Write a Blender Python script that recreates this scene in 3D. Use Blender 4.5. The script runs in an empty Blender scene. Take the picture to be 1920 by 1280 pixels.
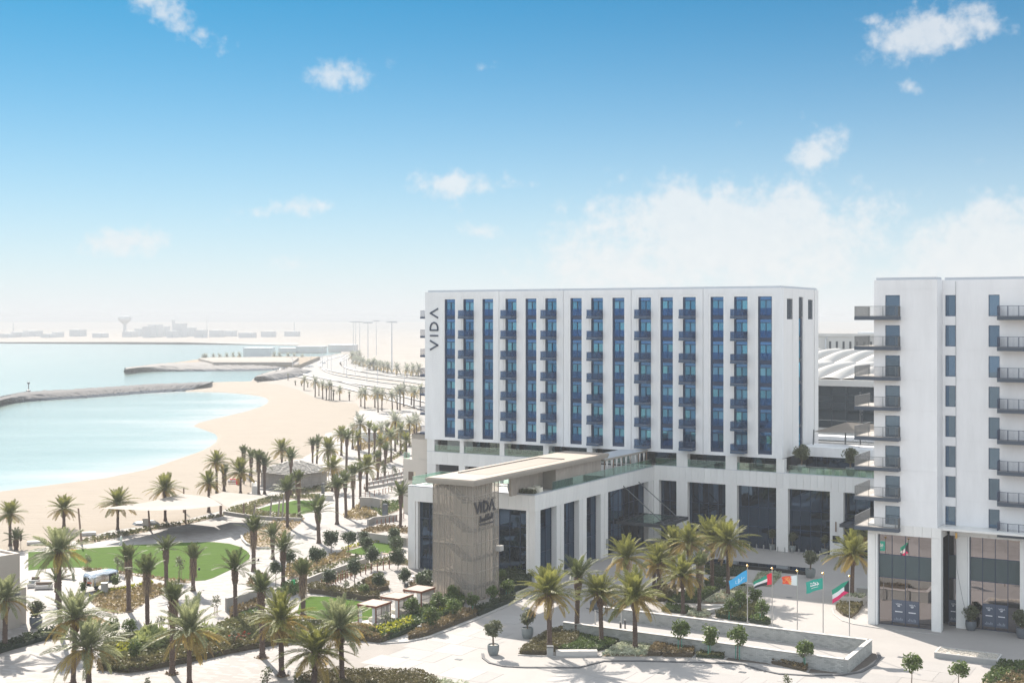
import bpy, bmesh, math, random
import numpy as np
from mathutils import Vector, Matrix, Euler
from mathutils.geometry import tessellate_polygon
rnd = random.Random(7)
RN = np.random.RandomState(11)
scene = bpy.context.scene
COL = scene.collection
rad = math.radians

# ---------------------------------------------------------------- camera, sky, sun, exposure
FPX, HOR, EYE = 2420.0, 598.5, 34.0
cam = bpy.data.cameras.new('camera'); cam.lens = 36.0 * FPX / 1920.0; cam.sensor_width = 36.0
cam.shift_y = -(640.0 - HOR) / 1920.0
cam.clip_start = 1.0; cam.clip_end = 20000.0
camo = bpy.data.objects.new('camera', cam); COL.objects.link(camo)
camo.location = (0, 0, EYE); camo.rotation_euler = (rad(90), 0, 0)
scene.camera = camo

SUN_AZ, SUN_EL = rad(-24.0), rad(36.0)          # azimuth from +Y towards +X
sv = Vector((math.sin(SUN_AZ) * math.cos(SUN_EL), math.cos(SUN_AZ) * math.cos(SUN_EL), math.sin(SUN_EL)))
sl = bpy.data.lights.new('sun', 'SUN'); sl.energy = 4.4; sl.angle = rad(0.53); sl.color = (1.0, 0.915, 0.81)
so = bpy.data.objects.new('sun', sl); COL.objects.link(so)
so.rotation_euler = sv.to_track_quat('Z', 'Y').to_euler(); so.location = (0, 0, 200)

world = bpy.data.worlds.new('World'); scene.world = world; world.use_nodes = True
wt = world.node_tree; wt.nodes.clear()
def wn(t, **k):
    n = wt.nodes.new(t)
    for a, b in k.items(): setattr(n, a, b)
    return n
def wl(a, b): wt.links.new(a, b)
def wmath(op, a, b=None, c=None, clamp=False):
    n = wn('ShaderNodeMath', operation=op, use_clamp=clamp)
    for i, x in enumerate((a, b, c)):
        if x is None: continue
        if isinstance(x, (int, float)): n.inputs[i].default_value = x
        else: wl(x, n.inputs[i])
    return n.outputs[0]
def wmix(fac, a, b):
    n = wn('ShaderNodeMix', data_type='RGBA', blend_type='MIX')
    for i, x in ((0, fac), (6, a), (7, b)):
        if isinstance(x, (int, float)): n.inputs[i].default_value = x
        elif isinstance(x, tuple): n.inputs[i].default_value = (*x, 1)
        else: wl(x, n.inputs[i])
    return n.outputs[2]
SKY_STRENGTH = 0.10
EXPO = 1.3
def build_sky():
    out = wn('ShaderNodeOutputWorld'); bg = wn('ShaderNodeBackground'); bg.inputs[1].default_value = SKY_STRENGTH
    wl(bg.outputs[0], out.inputs[0])
    sky = wn('ShaderNodeTexSky', sky_type='NISHITA'); sky.sun_disc = False
    sky.sun_elevation = SUN_EL; sky.sun_rotation = SUN_AZ
    sky.altitude = 30; sky.air_density = 0.7; sky.dust_density = 0.15; sky.ozone_density = 5.0
    tc = wn('ShaderNodeTexCoord'); sep = wn('ShaderNodeSeparateXYZ'); wl(tc.outputs['Generated'], sep.inputs[0])
    x, y, z = sep.outputs
    el = wmath('MULTIPLY', wmath('ARCSINE', z), 180 / math.pi)             # degrees above the horizon
    az = wmath('MULTIPLY', wmath('ARCTAN2', x, y), 180 / math.pi)
    # deep clear blue overhead, paling into the bright haze that lies on the horizon
    tint = wn('ShaderNodeMix', data_type='RGBA', blend_type='MULTIPLY'); tint.inputs[0].default_value = 1
    wl(sky.outputs[0], tint.inputs[6]); tint.inputs[7].default_value = (0.006, 0.322, 0.356, 1)
    pale = wmath('POWER', 2.718, wmath('MULTIPLY', wmath('POWER', wmath('MULTIPLY', wmath('MAXIMUM', el, 0.0), 1 / 7.5), 1.4), -1.0))
    pale = wmath('MULTIPLY', pale, 1.0, clamp=True)
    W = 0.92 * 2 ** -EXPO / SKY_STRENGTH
    c = wmix(pale, tint.outputs[2], (W * 0.97, W * 0.99, W * 1.01))
    # cumulus: soft lobes at their bearing and height, torn by noise
    vec = wn('ShaderNodeCombineXYZ'); wl(az, vec.inputs[0]); wl(el, vec.inputs[1])
    def noise(scale, detail, off=0, rough=.6):
        m = wn('ShaderNodeMapping'); m.inputs['Location'].default_value = (off, off * .7, off); wl(vec.outputs[0], m.inputs[0])
        n = wn('ShaderNodeTexNoise'); n.inputs['Scale'].default_value = scale; n.inputs['Detail'].default_value = detail
        n.inputs['Roughness'].default_value = rough; wl(m.outputs[0], n.inputs[0]); return n.outputs[0]
    n1 = noise(0.62, 9, 3.1, .62); n2 = noise(1.7, 7, 9.2, .54)
    puffs = [(-14.9, 12.9, 2.3, .75, -28, .9), (-7.6, 10.6, 1.5, .75, 8, .95), (-9.6, 4.9, 2.7, .5, 6, .8), (-2.6, 6.0, 1.9, .65, 5, .95),
             (-16.6, 3.3, 1.9, .72, 8, .95), (-1.4, 3.9, 1.1, .5, 0, .75), (17.9, 11.9, 2.9, .95, 8, 1.15), (17.1, 9.7, .6, .35, -30, .9),
             (13.3, 7.2, 1.15, 1.05, 40, 1.0), (.6, 5.9, 1.4, .3, 0, .6), (-9.4, 2.4, 2.0, .5, 0, .55), (-.8, 11.0, 1.0, .5, 0, .42),
             (9.6, 3.6, 6.8, 2.3, 0, 1.3), (7.0, 5.0, 2.6, 1.1, 0, 1.1), (12.4, 4.9, 2.3, 1.1, 0, 1.1), (20.6, 2.8, 4.6, 2.2, 12, 1.25), (4.6, 2.4, 4.2, 1.6, 0, 1.0),
             (15.6, 12.6, .55, .35, 0, .7)]
    tot = None
    for (a0, e0, sa, se, rt, amp) in puffs:
        dx = wmath('SUBTRACT', az, a0); dy = wmath('SUBTRACT', el, e0)
        cr, sr = math.cos(rad(rt)), math.sin(rad(rt))
        px = wmath('ADD', wmath('MULTIPLY', dx, cr / sa), wmath('MULTIPLY', dy, sr / sa))
        py = wmath('ADD', wmath('MULTIPLY', dx, -sr / se), wmath('MULTIPLY', dy, cr / se))
        r2 = wmath('ADD', wmath('MULTIPLY', px, px), wmath('MULTIPLY', py, py))
        g = wmath('MULTIPLY', wmath('POWER', 2.718, wmath('MULTIPLY', r2, -0.8)), amp)
        tot = g if tot is None else wmath('MAXIMUM', tot, g)
    # cloud cover added overhead and outside the view, to fill the shaded fronts
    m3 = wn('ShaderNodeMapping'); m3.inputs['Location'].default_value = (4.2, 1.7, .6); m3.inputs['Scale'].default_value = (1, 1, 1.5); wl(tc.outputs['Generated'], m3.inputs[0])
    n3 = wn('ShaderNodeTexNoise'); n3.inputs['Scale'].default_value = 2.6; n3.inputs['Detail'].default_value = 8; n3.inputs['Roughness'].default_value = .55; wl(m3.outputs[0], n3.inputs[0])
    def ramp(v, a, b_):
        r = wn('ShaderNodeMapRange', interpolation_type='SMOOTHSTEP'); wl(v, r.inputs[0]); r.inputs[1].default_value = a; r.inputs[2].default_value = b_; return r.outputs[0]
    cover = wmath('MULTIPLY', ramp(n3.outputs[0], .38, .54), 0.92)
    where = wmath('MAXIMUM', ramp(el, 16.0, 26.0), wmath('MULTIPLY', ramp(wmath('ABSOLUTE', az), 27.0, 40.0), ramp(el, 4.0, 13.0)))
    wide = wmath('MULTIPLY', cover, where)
    d = wmath('ADD', tot, wmath('MULTIPLY', wmath('SUBTRACT', n1, 0.5), 1.55))
    d = wmath('ADD', d, wmath('MULTIPLY', wmath('SUBTRACT', n2, 0.5), 0.95))
    mr = wn('ShaderNodeMapRange', interpolation_type='SMOOTHSTEP'); wl(d, mr.inputs[0])
    mr.inputs[1].default_value = 0.34; mr.inputs[2].default_value = 1.05
    dens = wmath('MULTIPLY', mr.outputs[0], 0.70)
    gate = wmath('GREATER_THAN', tot, 0.02); dens = wmath('MULTIPLY', dens, gate)
    shade = wmix(n2, (W * .90, W * .93, W * .96), (W * 1.06, W * 1.045, W * 1.03))
    c = wmix(dens, c, shade)
    c = wmix(wide, c, wmix(n3.outputs[0], (W * 2.1, W * 2.25, W * 2.42), (W * 1.2, W * 1.3, W * 1.42)))      # raised above white and tinted blue to strengthen that fill light
    # below the horizon: pale ground-coloured air
    c = wmix(wmath('LESS_THAN', el, 0.0), c, (W * .93, W * .95, W * .97))
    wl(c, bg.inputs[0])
build_sky()

scene.view_settings.view_transform = 'Standard'; scene.view_settings.look = 'None'
scene.view_settings.gamma = 1.0; scene.view_settings.use_curve_mapping = False
scene.view_settings.exposure = EXPO
scene.render.engine = 'CYCLES'
cy = scene.cycles
cy.use_denoising = True; cy.max_bounces = 5; cy.diffuse_bounces = 3; cy.glossy_bounces = 3; cy.transmission_bounces = 4
cy.transparent_max_bounces = 6; cy.volume_bounces = 0; cy.caustics_reflective = False; cy.caustics_refractive = False
cy.sample_clamp_indirect = 6.0

# ---------------------------------------------------------------- survey helpers
def G(px, py, z=0.0):                            # a point of the site plan, read off the photograph at height z
    t = (EYE - z) * FPX / (py - HOR); return ((px - 960.0) / FPX * t, t)
RC = (39.5547, 189.0625); TH = rad(-30.08)       # hotel corner and bearing: everything built stands square to it
UX = (math.cos(TH), math.sin(TH)); NX = (-UX[1], UX[0])
def HW(u, d): return (RC[0] + u * UX[0] + d * NX[0], RC[1] + u * UX[1] + d * NX[1])
def HL(X, Y):
    dx, dy = X - RC[0], Y - RC[1]; return (dx * UX[0] + dy * UX[1], dx * NX[0] + dy * NX[1])
def GP(pts, z=0.0): return [G(a, b, z) for a, b in pts]

# ---------------------------------------------------------------- materials
MATS = {}
def mat(name, col, rough=.6, metal=0., spec=.5, var=0., vscale=1., vstretch=(1, 1, 1), bump=0., bscale=20., orand=0., coords='Object', col2=None, dirt=0.):
    m = bpy.data.materials.new(name); m.use_nodes = True; MATS[name] = m
    nt = m.node_tree; b = nt.nodes['Principled BSDF']
    b.inputs['Roughness'].default_value = rough; b.inputs['Metallic'].default_value = metal
    b.inputs['Specular IOR Level'].default_value = spec; b.inputs['Base Color'].default_value = (*col, 1)
    L = nt.links.new
    if var or bump or orand or col2 or dirt:
        tc = nt.nodes.new('ShaderNodeTexCoord'); mp = nt.nodes.new('ShaderNodeMapping'); mp.inputs['Scale'].default_value = vstretch
        if coords == 'World':
            ge = nt.nodes.new('ShaderNodeNewGeometry'); L(ge.outputs['Position'], mp.inputs[0])
        else: L(tc.outputs['Object'], mp.inputs[0])
        cur = None
        if var or col2:
            n = nt.nodes.new('ShaderNodeTexNoise'); n.inputs['Scale'].default_value = vscale; n.inputs['Detail'].default_value = 6; n.inputs['Roughness'].default_value = .65
            L(mp.outputs[0], n.inputs[0])
            mr = nt.nodes.new('ShaderNodeMapRange'); mr.inputs[1].default_value = .3; mr.inputs[2].default_value = .7; L(n.outputs[0], mr.inputs[0])
            mx = nt.nodes.new('ShaderNodeMix'); mx.data_type = 'RGBA'; L(mr.outputs[0], mx.inputs[0])
            c2 = col2 or tuple(min(1, c * (1 + var)) for c in col)
            mx.inputs[6].default_value = (*(col if col2 else tuple(c * (1 - var) for c in col)), 1); mx.inputs[7].default_value = (*c2, 1)
            cur = mx.outputs[2]
        if dirt:
            n = nt.nodes.new('ShaderNodeTexNoise'); n.inputs['Scale'].default_value = .35; n.inputs['Detail'].default_value = 8; n.inputs['Roughness'].default_value = .75
            L(mp.outputs[0], n.inputs[0])
            mr = nt.nodes.new('ShaderNodeMapRange'); mr.inputs[1].default_value = .45; mr.inputs[2].default_value = .75; mr.inputs[3].default_value = 1; mr.inputs[4].default_value = 1 - dirt; L(n.outputs[0], mr.inputs[0])
            mx = nt.nodes.new('ShaderNodeMix'); mx.data_type = 'RGBA'; mx.blend_type = 'MULTIPLY'; mx.inputs[0].default_value = 1
            if cur: L(cur, mx.inputs[6])
            else: mx.inputs[6].default_value = (*col, 1)
            L(mr.outputs[0], mx.inputs[7]); cur = mx.outputs[2]
        if orand:
            oi = nt.nodes.new('ShaderNodeObjectInfo'); mr = nt.nodes.new('ShaderNodeMapRange'); L(oi.outputs['Random'], mr.inputs[0])
            mr.inputs[3].default_value = 1 - orand; mr.inputs[4].default_value = 1 + orand
            mx = nt.nodes.new('ShaderNodeMix'); mx.data_type = 'RGBA'; mx.blend_type = 'MULTIPLY'; mx.inputs[0].default_value = 1
            if cur: L(cur, mx.inputs[6])
            else: mx.inputs[6].default_value = (*col, 1)
            L(mr.outputs[0], mx.inputs[7]); cur = mx.outputs[2]
        if cur: L(cur, b.inputs['Base Color'])
        if bump:
            n = nt.nodes.new('ShaderNodeTexNoise'); n.inputs['Scale'].default_value = bscale; n.inputs['Detail'].default_value = 5; L(mp.outputs[0], n.inputs[0])
            bp = nt.nodes.new('ShaderNodeBump'); bp.inputs['Strength'].default_value = bump; bp.inputs['Distance'].default_value = .05; L(n.outputs[0], bp.inputs['Height']); L(bp.outputs[0], b.inputs['Normal'])
    return m

def glass_mat(name, refl, dark, fac, fac_edge, wob=.004, orand=0., see=0.0, seecol=(.6, .7, .7), wscale=.5, alt=None):
    """coated glazing: a tinted mirror over a dark room; see > 0 lets that share of light straight through"""
    m = bpy.data.materials.new(name); m.use_nodes = True; MATS[name] = m
    nt = m.node_tree; nt.nodes.remove(nt.nodes['Principled BSDF']); L = nt.links.new
    out = nt.nodes['Material Output']
    g = nt.nodes.new('ShaderNodeBsdfGlossy'); g.inputs['Roughness'].default_value = .02; g.inputs[0].default_value = (*refl, 1)
    d = nt.nodes.new('ShaderNodeBsdfDiffuse'); d.inputs[0].default_value = (*dark, 1)
    base = d.outputs[0]
    if see > 0:
        t = nt.nodes.new('ShaderNodeBsdfTransparent'); t.inputs[0].default_value = (*seecol, 1)
        ms = nt.nodes.new('ShaderNodeMixShader'); ms.inputs[0].default_value = see; L(d.outputs[0], ms.inputs[1]); L(t.outputs[0], ms.inputs[2]); base = ms.outputs[0]
    lw = nt.nodes.new('ShaderNodeLayerWeight'); lw.inputs[0].default_value = .25
    mr = nt.nodes.new('ShaderNodeMapRange'); mr.inputs[3].default_value = fac; mr.inputs[4].default_value = fac_edge; L(lw.outputs['Facing'], mr.inputs[0])
    mx = nt.nodes.new('ShaderNodeMixShader'); L(mr.outputs[0], mx.inputs[0]); L(base, mx.inputs[1]); L(g.outputs[0], mx.inputs[2]); L(mx.outputs[0], out.inputs[0])
    if wob:
        tc = nt.nodes.new('ShaderNodeNewGeometry'); n = nt.nodes.new('ShaderNodeTexNoise'); n.inputs['Scale'].default_value = wscale; n.inputs['Detail'].default_value = 1.5; L(tc.outputs['Position'], n.inputs[0])
        bp = nt.nodes.new('ShaderNodeBump'); bp.inputs['Strength'].default_value = 1; bp.inputs['Distance'].default_value = wob; L(n.outputs[0], bp.inputs['Height']); L(bp.outputs[0], g.inputs['Normal'])
    if orand:
        oi = nt.nodes.new('ShaderNodeObjectInfo'); mc = nt.nodes.new('ShaderNodeMix'); mc.data_type = 'RGBA'; L(oi.outputs['Random'], mc.inputs[0])
        mc.inputs[6].default_value = (*[c * (1 - orand) for c in refl], 1); mc.inputs[7].default_value = (*(alt or [min(1, c * (1 + orand)) for c in refl]), 1); L(mc.outputs[2], g.inputs[0])
    return m

def leaf_mat(name, c1, c2, trans=.35, rough=.5, orand=.12):
    m = bpy.data.materials.new(name); m.use_nodes = True; MATS[name] = m
    nt = m.node_tree; L = nt.links.new; b = nt.nodes['Principled BSDF']; out = nt.nodes['Material Output']
    at = nt.nodes.new('ShaderNodeAttribute'); at.attribute_name = 'tone'
    mx = nt.nodes.new('ShaderNodeMix'); mx.data_type = 'RGBA'; L(at.outputs['Fac'], mx.inputs[0]); mx.inputs[6].default_value = (*c1, 1); mx.inputs[7].default_value = (*c2, 1)
    oi = nt.nodes.new('ShaderNodeObjectInfo'); mr = nt.nodes.new('ShaderNodeMapRange'); L(oi.outputs['Random'], mr.inputs[0]); mr.inputs[3].default_value = 1 - orand; mr.inputs[4].default_value = 1 + orand
    m2 = nt.nodes.new('ShaderNodeMix'); m2.data_type = 'RGBA'; m2.blend_type = 'MULTIPLY'; m2.inputs[0].default_value = 1; L(mx.outputs[2], m2.inputs[6]); L(mr.outputs[0], m2.inputs[7])
    L(m2.outputs[2], b.inputs['Base Color']); b.inputs['Roughness'].default_value = rough; b.inputs['Specular IOR Level'].default_value = .2
    t = nt.nodes.new('ShaderNodeBsdfTranslucent'); L(m2.outputs[2], t.inputs[0])
    ms = nt.nodes.new('ShaderNodeMixShader'); ms.inputs[0].default_value = trans; L(b.outputs[0], ms.inputs[1]); L(t.outputs[0], ms.inputs[2]); L(ms.outputs[0], out.inputs[0])
    return m

# ---------------------------------------------------------------- mesh helpers
class MB:
    def __init__(s): s.v = []; s.f = []; s.m = []
    def quad(s, a, b, c, d, mi=0):
        n = len(s.v); s.v += [a, b, c, d]; s.f.append((n, n + 1, n + 2, n + 3)); s.m.append(mi); return s
    def box(s, x0, x1, y0, y1, z0, z1, mi=0):
        n = len(s.v)
        s.v += [(x0, y0, z0), (x1, y0, z0), (x1, y1, z0), (x0, y1, z0), (x0, y0, z1), (x1, y0, z1), (x1, y1, z1), (x0, y1, z1)]
        s.f += [(n, n + 3, n + 2, n + 1), (n + 4, n + 5, n + 6, n + 7), (n, n + 1, n + 5, n + 4), (n + 1, n + 2, n + 6, n + 5), (n + 2, n + 3, n + 7, n + 6), (n + 3, n, n + 4, n + 7)]
        s.m += [mi] * 6; return s
    def obox(s, c, sx, sy, sz, rz=0., mi=0):     # centre of the bottom face
        n = len(s.v); ca, sa = math.cos(rz), math.sin(rz)
        for z in (0, sz):
            for x, y in ((-sx / 2, -sy / 2), (sx / 2, -sy / 2), (sx / 2, sy / 2), (-sx / 2, sy / 2)):
                s.v.append((c[0] + x * ca - y * sa, c[1] + x * sa + y * ca, c[2] + z))
        s.f += [(n, n + 3, n + 2, n + 1), (n + 4, n + 5, n + 6, n + 7), (n, n + 1, n + 5, n + 4), (n + 1, n + 2, n + 6, n + 5), (n + 2, n + 3, n + 7, n + 6), (n + 3, n, n + 4, n + 7)]
        s.m += [mi] * 6; return s
    def prism(s, poly, z0, z1, mi=0, cap=True):
        a = sum(p[0] * q[1] - q[0] * p[1] for p, q in zip(poly, poly[1:] + poly[:1]))
        if a < 0: poly = poly[::-1]
        n = len(s.v); k = len(poly)
        s.v += [(p[0], p[1], z0) for p in poly] + [(p[0], p[1], z1) for p in poly]
        for i in range(k):
            j = (i + 1) % k; s.f.append((n + i, n + j, n + k + j, n + k + i)); s.m.append(mi)
        for tri in tessellate_polygon([[Vector((p[0], p[1], 0)) for p in poly]]):
            q = [poly[t] for t in tri]; ar = (q[1][0] - q[0][0]) * (q[2][1] - q[0][1]) - (q[2][0] - q[0][0]) * (q[1][1] - q[0][1])
            t3 = tuple(tri) if ar > 0 else tuple(tri)[::-1]
            s.f.append(tuple(n + k + t for t in t3)); s.m.append(mi)
            if cap: s.f.append(tuple(n + t for t in t3[::-1])); s.m.append(mi)
        return s
    def sheet(s, poly, z, mi=0, holes=()):
        loops = [poly, *holes]; flat = [p for l in loops for p in l]; n = len(s.v)
        s.v += [(p[0], p[1], z) for p in flat]
        for tri in tessellate_polygon([[Vector((p[0], p[1], 0)) for p in l] for l in loops]):
            q = [flat[t] for t in tri]; ar = (q[1][0] - q[0][0]) * (q[2][1] - q[0][1]) - (q[2][0] - q[0][0]) * (q[1][1] - q[0][1])
            s.f.append(tuple(n + t for t in (tri if ar > 0 else tri[::-1]))); s.m.append(mi)
        return s
    def tube(s, pts, r, k=6, r2=None, cap=True, mi=0):
        r2 = r if r2 is None else r2; n0 = len(s.v); m = len(pts); P = [Vector(p) for p in pts]
        for i, p in enumerate(P):
            t = (P[min(i + 1, m - 1)] - P[max(i - 1, 0)]).normalized()
            a = t.orthogonal().normalized() if abs(t.z) < .99 else Vector((1, 0, 0)); a = (a - t * a.dot(t)).normalized(); b = t.cross(a)
            rr = r + (r2 - r) * i / max(1, m - 1) if not isinstance(r, (list, tuple)) else r[i]
            for j in range(k):
                q = p + (a * math.cos(2 * math.pi * j / k) + b * math.sin(2 * math.pi * j / k)) * rr; s.v.append(tuple(q))
        for i in range(m - 1):
            for j in range(k):
                a = n0 + i * k + j; b = n0 + i * k + (j + 1) % k; s.f.append((a, b, b + k, a + k)); s.m.append(mi)
        if cap:
            s.f.append(tuple(n0 + j for j in range(k))[::-1]); s.f.append(tuple(n0 + (m - 1) * k + j for j in range(k))); s.m += [mi, mi]
        return s
    def lathe(s, prof, c=(0, 0, 0), k=20, mi=0):
        n0 = len(s.v)
        for r, z in prof:
            for j in range(k): s.v.append((c[0] + r * math.cos(2 * math.pi * j / k), c[1] + r * math.sin(2 * math.pi * j / k), c[2] + z))
        for i in range(len(prof) - 1):
            for j in range(k):
                a = n0 + i * k + j; b = n0 + i * k + (j + 1) % k; s.f.append((a, b, b + k, a + k)); s.m.append(mi)
        s.f.append(tuple(n0 + (len(prof) - 1) * k + j for j in range(k))); s.m.append(mi)
        return s
    def mesh(s, name, mats, smooth=False):
        me = bpy.data.meshes.new(name); me.from_pydata(s.v, [], s.f)
        if not isinstance(mats, (list, tuple)): mats = [mats]
        for m in mats: me.materials.append(MATS[m] if isinstance(m, str) else m)
        if len(mats) > 1: me.polygons.foreach_set('material_index', s.m)
        if smooth: me.polygons.foreach_set('use_smooth', [True] * len(s.f))
        me.update(); return me
    def build(s, name, mats, parent=None, loc=(0, 0, 0), rz=0., smooth=False):
        return put(name, s.mesh(name, mats, smooth), parent, loc, rz)
def put(name, me, parent=None, loc=(0, 0, 0), rz=0., scale=None):
    o = bpy.data.objects.new(name, me); COL.objects.link(o)
    if parent is not None: o.parent = parent
    o.location = loc
    if rz: o.rotation_euler = (0, 0, rz)
    if scale is not None: o.scale = scale if isinstance(scale, (tuple, list)) else (scale,) * 3
    return o
def empty(name, loc=(0, 0, 0), rz=0.):
    o = bpy.data.objects.new(name, None); COL.objects.link(o); o.location = loc; o.rotation_euler = (0, 0, rz); o.empty_display_size = .5; return o
def tag(o, label, cat, group=None):
    o['label'] = label; o['category'] = cat
    if group: o['group'] = group
    return o
def struct(o): o['kind'] = 'structure'; return o
def stuff(o, label=None):
    o['kind'] = 'stuff'
    if label: o['label'] = label
    return o
def copy_tree(o, parent=None):
    c = o.copy(); COL.objects.link(c)
    if parent is not None: c.parent = parent
    for ch in list(o.children): copy_tree(ch, c)
    return c

def leaf_quads(C, size, name, mats, tone=None, up=.0, aspect=1.0, flat=False):
    """many leaf-sized quads at centres C (n,3)"""
    n = len(C); size = np.broadcast_to(np.asarray(size, float), (n,))
    N = RN.normal(size=(n, 3)); N[:, 2] = np.abs(N[:, 2]) + up; N /= np.linalg.norm(N, axis=1)[:, None]
    A = RN.normal(size=(n, 3)); A -= N * (A * N).sum(1)[:, None]; A /= np.linalg.norm(A, axis=1)[:, None] + 1e-9
    B = np.cross(N, A)
    a = A * (size * .5 * aspect)[:, None]; b = B * (size * .5)[:, None]
    V = np.stack([C - a * 1.0, C - b * .8 + a * .1, C + a, C + b * .8 + a * .1], 1).reshape(-1, 3)
    me = bpy.data.meshes.new(name); me.vertices.add(4 * n); me.vertices.foreach_set('co', V.astype(np.float32).ravel())
    me.loops.add(4 * n); me.loops.foreach_set('vertex_index', np.arange(4 * n, dtype=np.int32))
    me.polygons.add(n); me.polygons.foreach_set('loop_start', np.arange(0, 4 * n, 4, dtype=np.int32))
    me.update(calc_edges=True); me.validate()
    t = RN.rand(n) if tone is None else np.clip(tone, 0, 1)
    at = me.attributes.new('tone', 'FLOAT', 'POINT'); at.data.foreach_set('value', np.repeat(t, 4).astype(np.float32))
    for m in (mats if isinstance(mats, (list, tuple)) else [mats]): me.materials.append(MATS[m])
    return me
def in_poly(P, poly):
    x, y = P[:, 0], P[:, 1]; r = np.zeros(len(P), bool); n = len(poly)
    for i in range(n):
        x1, y1 = poly[i]; x2, y2 = poly[(i + 1) % n]
        if y1 == y2: continue
        c = ((y1 > y) != (y2 > y)) & (x < (x2 - x1) * (y - y1) / (y2 - y1) + x1); r ^= c
    return r
def rand_in(poly, n):
    P = np.array(poly); lo, hi = P.min(0), P.max(0); out = []; k = 0
    while k < n:
        Q = lo + RN.rand(max(64, n * 2), 2) * (hi - lo); Q = Q[in_poly(Q, poly)]; out.append(Q); k += len(Q)
        if len(out) > 60: break
    return np.concatenate(out)[:n]
def area(poly): return abs(sum(p[0] * q[1] - q[0] * p[1] for p, q in zip(poly, poly[1:] + poly[:1]))) / 2
def shrink(poly, k):
    cx = sum(p[0] for p in poly) / len(poly); cy = sum(p[1] for p in poly) / len(poly)
    return [(cx + (p[0] - cx) * k, cy + (p[1] - cy) * k) for p in poly]
# ---------------------------------------------------------------- material list
mat('render_white', (.83, .835, .845), .7, var=.045, vscale=.6, vstretch=(1, 1, .2), bump=.08, bscale=14, dirt=.10)
mat('smooth_white', (.84, .84, .84), .55, var=.02, vscale=1.2)
mat('side_white', (.82, .81, .80), .7, var=.03, vscale=.5, vstretch=(1, 1, .25), dirt=.05)
mat('stone_panel', (.79, .785, .765), .55, var=.035, vscale=.8, vstretch=(1.5, 1.5, .5), orand=.035, dirt=.05)
mat('coping_grey', (.50, .53, .57), .5)
mat('navy_metal', (.022, .045, .10), .4, metal=.3)
mat('dark_metal', (.055, .065, .08), .45, metal=.3)
mat('balcony_blue', (.035, .075, .14), .5, var=.08, vscale=2)
mat('slab_grey', (.065, .085, .115), .6, var=.08, vscale=2)
mat('balcony_floor', (.55, .51, .47), .7)
mat('room_dark', (.02, .025, .035), .8)
mat('bronze', (.37, .33, .285), .5, metal=.15, var=.06, vscale=1.5)
mat('bronze_roof', (.295, .245, .20), .7, var=.05, vscale=.6, dirt=.08)
mat('bronze_roof_inset', (.25, .205, .17), .75, var=.05, vscale=.8, dirt=.08)
mat('bronze_board', (.38, .335, .295), .6, var=.1, vscale=2, vstretch=(3, 3, .4), orand=.06)
mat('mesh_bronze', (.40, .35, .30), .6, metal=.1)
mat('stair_concrete', (.70, .66, .61), .8, var=.05, vscale=1)
mat('stair_dark', (.11, .10, .095), .7)
mat('cream_render', (.66, .60, .53), .8, var=.03, vscale=.5, dirt=.06)
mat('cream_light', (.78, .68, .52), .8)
mat('kiosk_wall', (.47, .42, .37), .85, var=.04, vscale=.5, dirt=.06)
mat('kiosk_roof', (.40, .345, .295), .85, var=.05, vscale=.5, dirt=.1)
mat('vault_white', (.47, .455, .43), .5, var=.03, vscale=.4)
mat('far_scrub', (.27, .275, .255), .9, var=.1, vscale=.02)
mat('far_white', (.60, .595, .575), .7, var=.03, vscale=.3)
mat('far_tan', (.60, .58, .555), .8, var=.06, vscale=.05)  # tan paled so that distance haze is put into the colour
mat('far_grey', (.60, .62, .64), .8, var=.06, vscale=.05)  # grey lightened to make far things fade, haze painted in
mat('letter_navy', (.03, .05, .09), .4)
mat('letter_dark', (.05, .05, .06), .45)
mat('white_print', (.75, .76, .78), .5)
mat('banner_navy', (.085, .105, .15), .55)
mat('banner_print', (.30, .33, .38), .55)
mat('spandrel_teal', (.055, .085, .095), .35, var=.06, vscale=.5)
glass_mat('blue_glass', (.07, .28, .58), (.008, .035, .10), .56, .8, .008, orand=.3, wscale=.35, alt=(.20, .58, .76))
glass_mat('curtained_glass', (.05, .26, .56), (.16, .30, .42), .40, .8, .008, orand=.3, wscale=.35, alt=(.14, .46, .66))
glass_mat('blue_spandrel', (.13, .33, .66), (.02, .06, .15), .45, .7, .004, orand=.12)
glass_mat('rail_glass', (.10, .26, .55), (.03, .07, .15), .14, .55, .0, see=.90, seecol=(.62, .74, .88))
glass_mat('clear_glass', (.80, .95, .9), (.2, .3, .27), .10, .5, .0, see=.93, seecol=(.74, .87, .82))
glass_mat('lobby_glass', (.20, .33, .52), (.006, .011, .02), .20, .7, .012, orand=.12, wscale=.25)
glass_mat('mirror_glass', (.42, .39, .395), (.01, .014, .02), .62, .85, .012, orand=.08, wscale=.3)
glass_mat('flat_glass', (.28, .42, .58), (.012, .02, .035), .42, .8, .01, orand=.25, wscale=.3)
glass_mat('mall_glass', (.40, .46, .52), (.03, .045, .055), .35, .7, .01, orand=.1, wscale=.2)
glass_mat('stair_mesh', (.3, .26, .22), (.49, .45, .405), .0, .02, .0, see=.68, seecol=(.95, .92, .88))
mat('paving', (.335, .315, .30), .85, spec=.3, var=.035, vscale=.25, dirt=.06, bump=.1, bscale=8, coords='World')
mat('paving_slab', (.325, .308, .296), .8, spec=.3, var=.03, vscale=.8, orand=.075, coords='World', dirt=.05)
mat('road_pale', (.215, .205, .195), .85, var=.06, vscale=.1, coords='World')
mat('kerb', (.37, .355, .34), .8, var=.04, vscale=1)
mat('kerb_dark', (.10, .10, .105), .8)
mat('desert', (.27, .238, .205), .95, var=.12, vscale=.02, coords='World')
mat('soil', (.27, .215, .155), .95, spec=.2, var=.2, vscale=1.2, bump=.5, bscale=6, coords='World', col2=None)
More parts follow.
